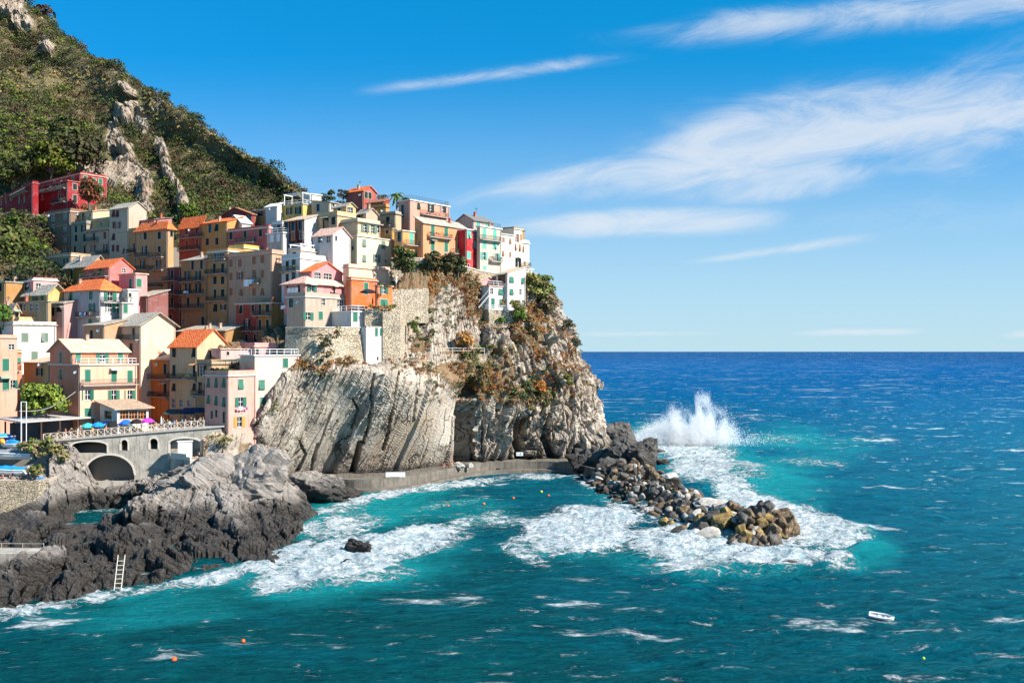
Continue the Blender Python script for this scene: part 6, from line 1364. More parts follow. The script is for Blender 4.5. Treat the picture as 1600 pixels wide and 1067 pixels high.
shrub('orange grass mound on the path behind the fence',725,545,214.5,2.4,(0.45,.20,.05),(0.38,.2,.08),26,110,12)
shrub('olive shrubbery hanging over the crack by the concrete platform',398,722,182,1.5,(0.14,.13,.05),(0.2,.16,.07),27,70,8)
shrub('dark pine bush on the skyline left of the brick red house',516,317,262,2.2,DG,OG,28); shrub('spiky shrub on the skyline beside the dark pine bush',504,319,262,1.9,(0.10,.11,.05),OG,29); shrub('low dark shrub right against the brick red house',536,315,266,2.2,DG,(0.12,.07,.04),30)
shrub('brown shrub between skyline house and palm',598,323,262,2.2,(0.14,.10,.06),OG,31); shrub('green mound under the palm',630,331,256,2.4,(0.05,.08,.02),OG,32)
# palm
pb = P(620, 322, 255); T = tag(empty('palm_tree', pb), 'small palm on the skyline left of the tall peach house', 'palm'); m = MB(); m.bar((0, 0, -1), (.1, 0, 3.0), .22, 0, .16, 8); m.build('trunk', [plain('bark', (0.12, 0.085, 0.06), 0.9)], T)
for k in range(16):
    a = k*2.4; up = .9-.09*k; q = MB(); pts = []
    for j in range(7):
        f = j/6; pts.append(Vector((math.cos(a)*2.3*f, math.sin(a)*2.3*f, 3+up*2.0*f-1.9*f*f)))
    for j in range(6):
        d_ = pts[j+1]-pts[j]; sd_ = Vector((-math.sin(a), math.cos(a), 0))*.35*(1-abs(j/6-.4)); dn = Vector((0, 0, -.15))
        q.face([pts[j], pts[j+1], pts[j+1]+sd_+dn, pts[j]+sd_+dn]); q.face([pts[j], pts[j+1], pts[j+1]-sd_+dn, pts[j]-sd_+dn])
    q.build('frond', [plain('palm frond green', (0.08, 0.13, 0.03), .6)], T)
# ---------------------------------------------------------------- people
SKIN = plain('skin', (0.50, 0.30, 0.21), .6); HAIRS = [plain('dark hair', (0.03, 0.02, 0.015)), plain('fair hair', (0.35, 0.24, 0.12)), plain('brown hair', (0.10, 0.05, 0.03))]
def body_mesh(pose, seed, arms):
    r = random.Random(seed); J = {}
    if pose == 'stand':
        J = {'pel': (0,0,.95), 'bel': (0,0,1.12), 'che': (0,0,1.33), 'nec': (0,0,1.49), 'hd0': (0,-.01,1.58), 'hd1': (0,-.02,1.68)}
        st = .10+.12*r.random(); J.update({'kL': (-.11,-.03,.50), 'aL': (-.12,st*.6,.09), 'fL': (-.13,st*.6-.16,.05), 'kR': (.11,-.05,.50), 'aR': (.12,-st,.09), 'fR': (.13,-st-.16,.05)})
    elif pose == 'sit':
        J = {'pel': (0,0,.12), 'bel': (0,.04,.30), 'che': (0,.05,.52), 'nec': (0,.03,.68), 'hd0': (0,0,.77), 'hd1': (0,-.02,.87)}
        J.update({'kL': (-.14,-.38,.42), 'aL': (-.13,-.62,.08), 'fL': (-.13,-.78,.05), 'kR': (.14,-.42,.36), 'aR': (.14,-.75,.08), 'fR': (.14,-.90,.06)})
    else:
        J = {'pel': (0,0,.12), 'bel': (0,.18,.13), 'che': (0,.40,.15), 'nec': (0,.56,.17), 'hd0': (0,.66,.18), 'hd1': (0,.76,.20)}
        J.update({'kL': (-.12,-.42,.18), 'aL': (-.13,-.84,.08), 'fL': (-.13,-.90,.20), 'kR': (.12,-.40,.30), 'aR': (.13,-.78,.08), 'fR': (.13,-.86,.18)})
    c = Vector(J['che']); sh = (Vector(J['nec'])-c)*.55
    for sgn, s in ((-1, 'L'), (1, 'R')):
        S = c+sh+Vector((.19*sgn, 0, 0)); J['s'+s] = tuple(S)
        if pose == 'stand':
            if arms == 1 or (arms == 2 and sgn > 0): E, W_ = S+Vector((.08*sgn, -.12, -.24)), S+Vector((0, -.34, -.30))
            elif arms == 3 and sgn > 0: E, W_ = S+Vector((.10, -.14, -.12)), S+Vector((-.02, -.26, .14))
            else: E, W_ = S+Vector((.07*sgn, .02, -.28)), S+Vector((.08*sgn, -.05, -.53))
        elif pose == 'sit': E, W_ = S+Vector((.08*sgn, -.10, -.24)), S+Vector((-.02*sgn, -.34, -.22))
        else: E, W_ = S+Vector((.14*sgn, -.16, -.05)), S+Vector((.12*sgn, -.42, -.06))
        d = (W_-E).normalized(); J['e'+s] = tuple(E); J['w'+s] = tuple(W_); J['h'+s] = tuple(W_+d*.09)
    R = {'pel': .145, 'bel': .125, 'che': .15, 'nec': .055, 'hd0': .085, 'hd1': .095}
    for s in 'LR': R.update({'k'+s: .062, 'a'+s: .042, 'f'+s: .04, 's'+s: .062, 'e'+s: .043, 'w'+s: .03, 'h'+s: .038})
    ed = [('pel','bel'),('bel','che'),('che','nec'),('nec','hd0'),('hd0','hd1')]+[(a+s, b+s) for s in 'LR' for a, b in (('s','e'),('e','w'),('w','h'),('k','a'),('a','f'))]+[('che','s'+s) for s in 'LR']+[('pel','k'+s) for s in 'LR']
    ks = list(J); me = bpy.data.meshes.new('t'); me.from_pydata([J[k] for k in ks], [(ks.index(a), ks.index(b)) for a, b in ed], [])
    ob = bpy.data.objects.new('t', me); C.objects.link(ob); ob.modifiers.new('s', 'SKIN'); sv = me.skin_vertices[0].data
    for i, k in enumerate(ks): sv[i].radius = (R[k], R[k]*(.72 if k in ('pel', 'bel', 'che') else 1)); sv[i].use_root = (k == 'pel')
    ob.modifiers.new('u', 'SUBSURF').levels = 1
    dg = bpy.context.evaluated_depsgraph_get(); out = bpy.data.meshes.new_from_object(ob.evaluated_get(dg)); bpy.data.objects.remove(ob)
    # clothing by the nearest bone
    bones = [(Vector(J[a]), Vector(J[b]), (3 if b in ('hd0', 'hd1') else 1 if a in ('pel', 'bel', 'che') and b in ('bel', 'che', 'nec', 'sL', 'sR') else 2 if b[0] == 'k' else 4 if b[0] == 'a' else 5 if b[0] == 'f' else 6 if a[0] == 's' else 3)) for a, b in ed]
    idx = []
    for p in out.polygons:
        c = p.center; bd = 9; bi = 0
        for a, b, t in bones:
            v = b-a; f = max(0, min(1, (c-a).dot(v)/v.dot(v))); d = (c-(a+v*f)).length
            if d < bd: bd, bi = d, t
        idx.append(bi)
    return out, idx, J
_BM = {}
CLOTH = {'white': (.75,.75,.73), 'red': (.55,.03,.03), 'navy': (.02,.03,.10), 'black': (.015,.015,.018), 'sky blue': (.18,.38,.65), 'grey': (.25,.25,.26), 'pink': (.65,.25,.32), 'yellow': (.7,.5,.06), 'teal': (.02,.30,.30), 'orange': (.7,.22,.04), 'beige': (.5,.42,.3), 'green': (.05,.22,.07), 'purple': (.2,.05,.28), 'denim': (.07,.11,.22), 'khaki': (.3,.24,.14)}
def cloth(c): return plain(c+' cloth', CLOTH[c], .9)
def person(loc, pose, rz, top, bot, where, seed, sleeves=0, shorts=0, scale=1.0, bare=0, group=None):
    key = (pose, seed % 5, seed % 4)
    if key not in _BM: _BM[key] = body_mesh(pose, seed % 5, seed % 4)
    me0, idx, J = _BM[key]; me = me0.copy(); me.name = 'person'
    mats = [SKIN, SKIN if bare else cloth(top), cloth(bot), SKIN, SKIN if (shorts or bare) else cloth(bot), plain('shoe leather', (.06, .05, .045)) if not bare else SKIN, SKIN if (sleeves or bare) else cloth(top)]
    for m in mats: me.materials.append(m)
    me.polygons.foreach_set('material_index', idx); me.polygons.foreach_set('use_smooth', [True]*len(idx)); me.update()
    o = link('person', me, None, loc, (0, 0, rz), (scale,)*3)
    hm = MB(); h = Vector(J['hd1']); n = Vector(J['hd0']); u = (h-n).normalized(); 
    import itertools
    k = 8; rings = [(.098, -.02), (.104, .03), (.085, .075), (.04, .102)]
    q = u.to_track_quat('Z', 'Y').to_matrix(); bk = .022 if pose != 'lie' else 0
    vs = [[h+q @ Vector((math.cos(2*math.pi*i/k)*r_, math.sin(2*math.pi*i/k)*r_, z))+Vector((0, bk, 0)) for i in range(k)] for r_, z in rings]
    for a, b in zip(vs[:-1], vs[1:]):
        for i in range(k): hm.face([a[i], a[(i+1) % k], b[(i+1) % k], b[i]])
    hm.face(vs[-1]); ho = hm.build('hair', [HAIRS[seed % 3]], o, True)
    acts = {'stand': 'standing', 'sit': 'sitting', 'lie': 'lying down'}
    cl_ = ('in '+bot+' swimwear') if bare else 'in '+top+' top and '+bot+(' shorts' if shorts else ' trousers')
    return tag(o, 'person '+cl_+', '+acts[pose]+' '+where, 'person', group)
def piazza_z(px, Y):
    s, _ = bs(px, 680); return bo.z+zl+(zr-zl)*min(1.1, max(0, s/bl))+.22
rg_ = random.Random(11)
combos = [(a, b) for a in ('white','red','navy','black','sky blue','grey','pink','yellow','teal','orange','green') for b in ('black','denim','khaki','navy','beige','white') if a != b]; rg_.shuffle(combos); ci = iter(combos)
# along the railing
spots = [(88,1.5),(93,2.6),(99,1.2,'red','white'),(103,2.2),(107,1.4,'black','denim'),(113,2.8),(117,1.3,'white','beige'),(121,2.0),(126,1.2),(142,1.0),(163,1.1),(181,1.2),(200,1.0),(218,1.2),(236,1.6),(241,1.0,'orange','white'),
         (256,2.4),(262,1.2,'white','navy'),(268,1.9),(273,1.1),(281,1.6,'sky blue','black'),(287,1.2,'pink','khaki'),(293,2.6),(301,1.3),(308,2.2),(315,1.2)]
where = ['at the railing near the grey shed', 'left of the teal parasol', 'among the parasols', 'right of the magenta parasol']
for n_, sp_ in enumerate(spots):
    px, back = sp_[0], sp_[1]; s, _ = bs(px, 680); q = Vector((bo.x, bo.y, 0))+bd*s+Vector((-bd.y, bd.x, 0))*back
    tp, bt = sp_[2:] if len(sp_) > 2 else next(ci)
    if len(sp_) > 2 and (tp, bt) in combos: pass
    w_ = where[0] if px < 110 else where[1] if px < 130 else where[2] if px < 235 else where[3]
    person((q.x, q.y, piazza_z(px, 0)), 'stand', rg_.uniform(-1.2, 1.2)+(math.pi if rg_.random() < .3 else 0), tp, bt, w_, n_*7+3, n_ % 2, n_ % 3 == 0, rg_.uniform(.94, 1.06))
for n_, (px, back) in enumerate(((270,7),(279,9),(288,8),(296,10),(248,8),(239,6.5),(262,12),(100,6),(108,9))):
    s, _ = bs(px, 680); q = Vector((bo.x, bo.y, 0))+bd*s+Vector((-bd.y, bd.x, 0))*back; tp, bt = next(ci)
    person((q.x, q.y, piazza_z(px, 0)+back*.02), 'stand', rg_.uniform(-3, 3), tp, bt, 'in the shade behind the piazza' if px > 200 else 'by the terracotta house', 60+n_*5, 1, n_ % 2, 1)
# bathers on the platform and by the boats
def on_plat(px, py, Y): p = P(px, py, Y); p.z = PC.z+.02; return p
for n_, (px, dy, pose, tp, bt, bare, w_) in enumerate(((306,1.8,'lie','white','red',1,'on the concrete platform beside its parapet'),(312,2.6,'sit','white','navy',0,'on the platform right of the hut'),(319,2.2,'lie','white','black',1,'on the concrete platform'),
    (325,3.0,'sit','pink','beige',0,'at the right end of the concrete platform'),(309,4.0,'sit','white','teal',1,'behind the others on the concrete platform'),(331,3.2,'lie','white','orange',1,'at the far right end of the concrete platform'))):
    t2 = math.radians(34); a = Vector((math.sin(t2), math.cos(t2), 0)); b = Vector((-math.cos(t2), math.sin(t2), 0)); k = (px-CX)/F; base = Vector((PC.x, PC.y, 0))+b*dy
    s = (k*base.y-base.x)/(a.x-k*a.y); s = min(max(s, .5), 7); q = base+a*s
    person((q.x, q.y, PC.z+.03), pose, n_*1.3, tp, bt, w_, 31+n_*3, 1, 1, 1, bare)
def ray_down(x, y, objs):
    dg = bpy.context.evaluated_depsgraph_get()
    return None
def rampz(px, py): return P(px, py, np.interp(py, [735, 752], [160.5, 157.5]))
for n_, (px, py, pose, tp, bt, bare, w_) in enumerate(((4,748,'sit','red','black',0,'on the quay at the left edge'),(20,749,'stand','black','navy',0,'with a rucksack below the outboard motor'),(17,750,'sit','navy','black',0,'beside the standing one with the rucksack'),
    (35,748,'sit','black','khaki',0,'on the quay right of the standing one'),(43,747,'lie','white','orange',1,'on the quay near the blue towel'),(49,746,'sit','white','beige',0,'on the quay beside the weeds'),(56,747,'sit','red','navy',0,'on the quay beside the blue towel'),(-6,749,'sit','white','denim',0,'at the very left edge of the quay'))):
    p = P(px, py, 158.3); p.z = QZ = P(20, 751.5, 156.5).z+.05; person(p, pose, (-.6, .4, 1.1)[n_ % 3], tp, bt, w_, 81+n_*3, 1, 1, 1, bare)
    if n_ == 1:
        m = MB(); m.lathe([(.05, 0), (.2, .05), (.22, .3), (.17, .5), (.05, .56)], 0, 8); tag(m.build('rucksack', [cloth('black')], None, True, p+Vector((-.05, .28, 1.0))), 'black rucksack on the back of the person standing below the outboard motor', 'rucksack')
for n_, (px, tp, bt, pose) in enumerate(((694,'red','navy','sit'),(702,'orange','black','lie'),(706,'red','beige','stand'))):
    p = P(px, 733, 210.5); p.z = 2.5; person(p, pose, .5*n_, tp, bt, ('leftmost on the cliff foot walkway', 'on the cliff foot walkway', 'on the walkway right beside the white boulder')[n_], 200+n_, 1, 1, 1, 0)
# quay floor
m = MB(); z = P(20, 751.5, 156.5).z; a = P(-95, 752, 154.8); b = P(76, 752, 158.3)
m.prism([(a.x, a.y, z-.5), (b.x, b.y, z-.5), (b.x-.3, b.y+9, z+.2), (a.x, a.y+9, z+.2)], (0, 0, .53)); o_ = m.build('quay', [plain('quay earth', (.38, .31, .23), .95)]); o_['kind'] = 'structure'
# ---------------------------------------------------------------- parasols
def parasol(loc, r, col, label, closed=False, hgt=2.3, cm=None):
    T = tag(empty('parasol', loc), label, 'parasol'); cmt = cm or plain('parasol cloth %.2f %.2f %.2f' % col, col, .85)
    m = MB(); m.bar((0, 0, -.3), (0, 0, hgt+.15), .035, 0, None, 6); m.build('pole', [plain('parasol pole', (.55, .5, .45))], T)
    q = MB(); n = 8
    if closed: q.lathe([(.06, hgt-1.5), (.22, hgt-1.1), (.16, hgt-.3), (.03, hgt+.1)], 0, 8)
    else:
        top = (0, 0, hgt+.1); ring = [(r*math.cos(2*math.pi*i/n), r*math.sin(2*math.pi*i/n), hgt-.55) for i in range(n)]; mid = [(r*.55*math.cos(2*math.pi*(i)/n), r*.55*math.sin(2*math.pi*(i)/n), hgt-.13) for i in range(n)]
        for i in range(n):
            j = (i+1) % n; q.face([mid[i], mid[j], top]); q.face([ring[i], ring[j], mid[j], mid[i]])
            q.face([ring[i], (ring[i][0], ring[i][1], hgt-.72), (ring[j][0], ring[j][1], hgt-.72), ring[j]])
    q.build('canopy', [cmt], T)
def on_piazza(px, back):
    s, _ = bs(px, 680); q = Vector((bo.x, bo.y, 0))+bd*s+Vector((-bd.y, bd.x, 0))*back; q.z = piazza_z(px, 0); return q
for px, bk, col, lab in ((131,1.9,(.05,.42,.40),'teal parasol, first from the left behind the timber railing'),(147,2.0,(.01,.22,.62),'bright blue parasol between the teal and the first black one'),(156,3.6,(.16,.25,.55),'pale blue parasol partly behind the bright blue one'),
    (170,2.0,(.012,.012,.015),'first black parasol, between two blue ones'),(191,2.0,(.01,.12,.50),'royal blue parasol in the middle of the parasol row'),(208,1.9,(.012,.012,.015),'second black parasol, left of the magenta one'),(225,2.2,(.50,.04,.42),'magenta parasol before the restaurant porch')):
    parasol(on_piazza(px, bk), 1.25, col, lab)
parasol(on_piazza(244, 3.2), .3, (.5,.46,.38), 'closed pale parasol right of the magenta one', True)
for px, bk, w_, col, lab in ((262,9,5.5,(.02,.06,.06),'dark green restaurant awning in the shade of the piazza'),(293,8.5,6,(.015,.03,.10),'dark blue restaurant awning at the right of the piazza')):
    q = on_piazza(px, bk); T = tag(empty('awning', q, bth), lab, 'awning'); m = MB(); m.prism([(-w_/2, -1.6, 2.3), (w_/2, -1.6, 2.3), (w_/2, 1.6, 3.0), (-w_/2, 1.6, 3.0)], (0, 0, .05)); m.build('canopy', [plain('awning cloth %.2f'%col[2], col, .9)], T)
    for x in (-w_/2+.1, w_/2-.1):
        m = MB(); m.bar((x, -1.5, -.2), (x, -1.5, 2.3), .04); m.build('post', [IRON], T)
    for y_ in (1.5,):
        for x in (-w_/2+.1, w_/2-.1):
            m = MB(); m.bar((x, y_, -.2), (x, y_, 2.9), .04); m.build('post', [IRON], T)
parasol(P(575,470,199.5), 1.7, (.02,.02,.025), 'black parasol on the terrace in front of the orange house'); parasol(P(619,449,205), .3, (.7,.66,.6), 'closed white parasol on the garden terrace beside the orange tower block', True)
parasol(P(675,553,206.5), .3, (.75,.72,.68), 'closed white parasol by the path fence on the cliff', True)
# ---------------------------------------------------------------- boats
def hull(L_, Wd, Hh, mat, name='hull', parent=None, cover=None, coverh=.35, trim=None):
    n = 14; m = MB(); rows_ = []
    for i in range(n+1):
        f = i/n; w = Wd/2*(1-max(0, (f-.55)/.45)**2.2)*(.86+.14*min(1, f*4)); z0 = Hh*.05+Hh*.35*max(0, (f-.6)/.4)**2; sh_ = Hh*(1+.25*f*f)
        x = (f-.5)*L_; rows_.append([(x, -w, sh_), (x, -w*.92, sh_*.55), (x, -w*.45, z0+.06), (x, 0, z0), (x, w*.45, z0+.06), (x, w*.92, sh_*.55), (x, w, sh_)])
    for a, b in zip(rows_[:-1], rows_[1:]):
        for k in range(6): m.face([a[k], b[k], b[k+1], a[k+1]])
    m.face(rows_[0][::-1]); ho = m.build(name, [mat], parent, False)
    q = MB()
    for a, b in zip(rows_[:-1], rows_[1:]):
        for k in (0, 6): q.bar(a[k], b[k], .06, 0)
    q.bar(rows_[0][0], rows_[0][6], .06); q.build('gunwale', [trim or WHITE], parent)
    if cover:
        c = MB()
        for i in range(n):
            a, b = rows_[i], rows_[i+1]; ha = a[0][2]+coverh*math.sin(math.pi*min(1, (i+.6)/n))+.05*((i*7) % 3); hb = b[0][2]+coverh*math.sin(math.pi*min(1, (i+1.6)/n))+.05*((i*7+7) % 3)
            for s in (0, 6): c.face([a[s], b[s], (b[0][0], b[s][1]*.45, hb*.5+b[0][2]*.5+coverh*.3), (a[0][0], a[s][1]*.45, ha*.5+a[0][2]*.5+coverh*.3)])
            for s in (0, 6): c.face([(a[0][0], a[s][1]*.45, ha*.5+a[0][2]*.5+coverh*.3), (b[0][0], b[s][1]*.45, hb*.5+b[0][2]*.5+coverh*.3), (b[0][0], 0, hb), (a[0][0], 0, ha)])
        c.build('cover', [cover], parent)
    else:
        c = MB(); c.box((-L_*.15, -Wd*.42, Hh*.62), (-L_*.05, Wd*.42, Hh*.7)); c.box((L_*.12, -Wd*.38, Hh*.62), (L_*.22, Wd*.38, Hh*.7)); c.build('seat', [trim or WHITE], parent)
        c = MB(); c.face([tuple(Vector(r_[2])+Vector((0, 0, .12))) for r_ in rows_]+[tuple(Vector(r_[4])+Vector((0, 0, .12))) for r_ in rows_[::-1]]); c.build('floor', [plain('boat floor', (.35, .33, .3))], parent)
    return ho
def outboard(T, x, z, mat):
    m = MB(); m.lathe([(.12, 0), (.24, .08), (.27, .4), (.2, .6), (.08, .66)], 0, 10, (x-.25, 0, z+.1)); mo = m.build('outboard_motor', [mat], T, True)
    m = MB(); m.box((x-.34, -.06, z-.75), (x-.14, .06, z+.15)); m.box((x-.5, -.1, z-.8), (x-.1, .1, z-.72)); m.build('motor_leg', [IRON], mo)
BLUE = plain('blue tarpaulin', (.015, .25, .62), .5); GREYC = plain('grey boat cover', (.22, .22, .23), .8); HW = plain('white hull paint', (.72, .71, .66), .4)
T = tag(empty('covered_boat', P(12,736,159.5), math.pi-.10), 'white boat with a bright blue cover standing on the quay above the sunbathers', 'boat'); T.location.z = z+.5; hull(6.6, 2.2, 1.0, HW, 'hull', T, BLUE, .5); outboard(T, -3.3, .8, plain('light grey cowling', (.5, .5, .5), .35)); 
T = tag(empty('covered_boat', P(18,718,163.5), math.pi-.05), 'larger boat under a grey cover with two black outboard motors, behind the blue covered one', 'boat'); hull(7.4, 2.5, 1.1, plain('pale hull paint', (.55, .52, .46), .4), 'hull', T, GREYC, .55)
for yy_ in (-.35, .35): outboard(T, -3.7, 1.0, plain('black cowling', (.03, .03, .035), .3)); 
T = tag(empty('covered_boat', P(20,700,167), -.5), 'small white boat with a crumpled blue tarpaulin near the shed posts', 'boat'); hull(4.2, 1.7, .7, HW, 'hull', T, BLUE, .7)
T = tag(empty('dinghy', P(6,688,169), .2), 'dinghy with a turquoise blue cover at the left edge under the shed roof', 'boat'); hull(3.6, 1.5, .6, plain('navy hull paint', (.02, .05, .2), .4), 'hull', T, plain('turquoise tarpaulin', (.02, .30, .55), .6), .5)
m = rock_mesh(9, 3, 4, .15, (.5, .4, .55), plain('orange buoy plastic', (.75, .28, .02), .5), 'mooring_buoy'); tag(link('mooring_buoy', m, None, P(3, 690, 166.5)), 'orange mooring buoy lying among the boats at the left edge', 'buoy')
m = MB(); m.prism([(0, 0, 0), (1.7, .2, 0), (1.9, 1.2, .15), (.2, 1.0, .1)], (0, 0, .05)); tag(m.build('beach_towel', [BLUE], None, loc=(P(50, 750, 158).x-.4, P(50, 750, 158).y, z+.1)), 'blue towel spread at the edge of the quay wall', 'towel')
# jet ski like craft under the blue tarpaulin is the small boat above; dinghy out at sea
DP = PZ(1377, 968, .15)
T = tag(empty('dinghy', DP, math.radians(-28)), 'small empty white dinghy drifting alone in the lower right', 'dinghy'); hull(2.3, 1.1, .42, plain('worn white hull', (.66, .62, .60), .5), 'hull', T)
T.rotation_euler = (math.radians(7), math.radians(5), math.radians(-25))
def buoy(px, py, r, col, lab, zz=.1):
    me = MB(); me.lathe([(.2*r, -.6*r), (.8*r, -.5*r), (r, 0), (.8*r, .55*r), (.35*r, .85*r), (.12*r, 1.0*r)], 0, 10); o = me.build('buoy', [plain('buoy plastic %.2f %.2f' % col[:2], col, .4)], None, True, PZ(px, py, .4)); tag(o, lab, 'buoy', None)
for px, py, r, col, lab in ((272,1030,.26,(.8,.10,.02),'orange buoy closest to the viewer, lower left'),(380,1001,.2,(.8,.13,.02),'orange buoy right of the closest one'),(700,790,.25,(.75,.12,.02),'leftmost small orange buoy of the line in the cove'),(756,787,.25,(.8,.16,.02),'second small orange buoy of the line in the cove'),
    (802,778,.25,(.8,.13,.02),'third small orange buoy of the line in the cove'),(857,774,.25,(.75,.11,.02),'last small orange buoy of the line, nearest the breakwater'),(846,768,.25,(.7,.65,.02),'small yellow buoy behind the orange line in the cove'),(1443,1028,.14,(.6,.7,.03),'tiny yellow green float in the lower right corner')): buoy(px, py, r, col, lab)
# ---------------------------------------------------------------- laundry
def laundry(px, py, Y, th, items, lab, name='laundry'):
    T = tag(empty(name, P(px, py, Y), th), lab, 'laundry'); x = 0
    ln = sum(i[0]+.08 for i in items); m = MB(); m.bar((-.1, 0, 0), (ln+.1, 0, 0), .02); m.build('line', [IRON], T)
    for w, h, c in items:
        q = MB(); n = 4
        for i in range(n): q.face([(x+w*i/n, .05*(i % 2), 0), (x+w*(i+1)/n, .05*((i+1) % 2), 0), (x+w*(i+1)/n, .05*((i+1) % 2)-.08, -h), (x+w*i/n, .05*(i % 2)-.08, -h)])
        q.build('cloth', [cloth(c)], T); x += w+.08
aL = lambda t: math.atan2(-math.sin(math.radians(t)), math.cos(math.radians(t)))
laundry(381,437,216,aL(32),[(1.6,1.5,'white'),(.8,1.0,'white'),(.6,.8,'sky blue')],'white sheets hanging under the balcony of the tall beige house')
laundry(124,488,203.5,aL(32),[(.5,.6,'white'),(.5,.8,'sky blue'),(.4,.6,'navy'),(.5,.7,'white'),(.5,.6,'black'),(.5,.6,'red'),(.4,.6,'white'),(.6,.6,'orange')],'colourful washing on the balcony of the lilac grey house')
laundry(449,450,203,aL(36),[(1.1,1.2,'white'),(1.0,1.2,'white'),(1.0,1.1,'white')],'three white sheets on the terrace of the pink storey')
laundry(439,477,203,aL(36),[(.9,.8,'white'),(.5,.6,'white')],'white cloths hanging in the shade left of the round grey house')
laundry(287,455,217,aL(32),[(.9,.4,'white'),(.6,.6,'sky blue')],'small washing on the third balcony of the golden house')
laundry(368,624,171.2,0.9,[(.5,.5,'pink'),(.6,.5,'white'),(.5,.4,'pink'),(.4,.5,'purple')] ,'pale pink washing under the open window of the pink corner house')
bpy.data.objects['laundry.005'].location = P(370, 637, 175.9); bpy.data.objects['laundry.005'].rotation_euler = (0, 0, math.radians(52))
# cables across the piazza
m = MB(); a = P(30, 642, 166); b = P(118, 612, 178)
for k in range(14):
    f, g = k/14, (k+1)/14; m.bar(a.lerp(b, f)-Vector((0, 0, 1.2*math.sin(math.pi*f))), a.lerp(b, g)-Vector((0, 0, 1.2*math.sin(math.pi*g))), .035)
tag(m.build('cable', [plain('pale cable', (.5, .48, .45))]), 'sagging pale cable from the pole frame to the terracotta house', 'cable')

m = MB(); a = P(216, 752, 171); b = P(288, 731, 167.5)
for k in range(12):
    f, g = k/12, (k+1)/12; m.bar(a.lerp(b, f)-Vector((0, 0, .7*math.sin(math.pi*f))), a.lerp(b, g)-Vector((0, 0, .7*math.sin(math.pi*g))), .04)
tag(m.build('mooring_rope', [plain('pale cable', (.5, .48, .45))]), 'pale mooring rope hanging in front of the shadowed side of the concrete platform', 'rope')
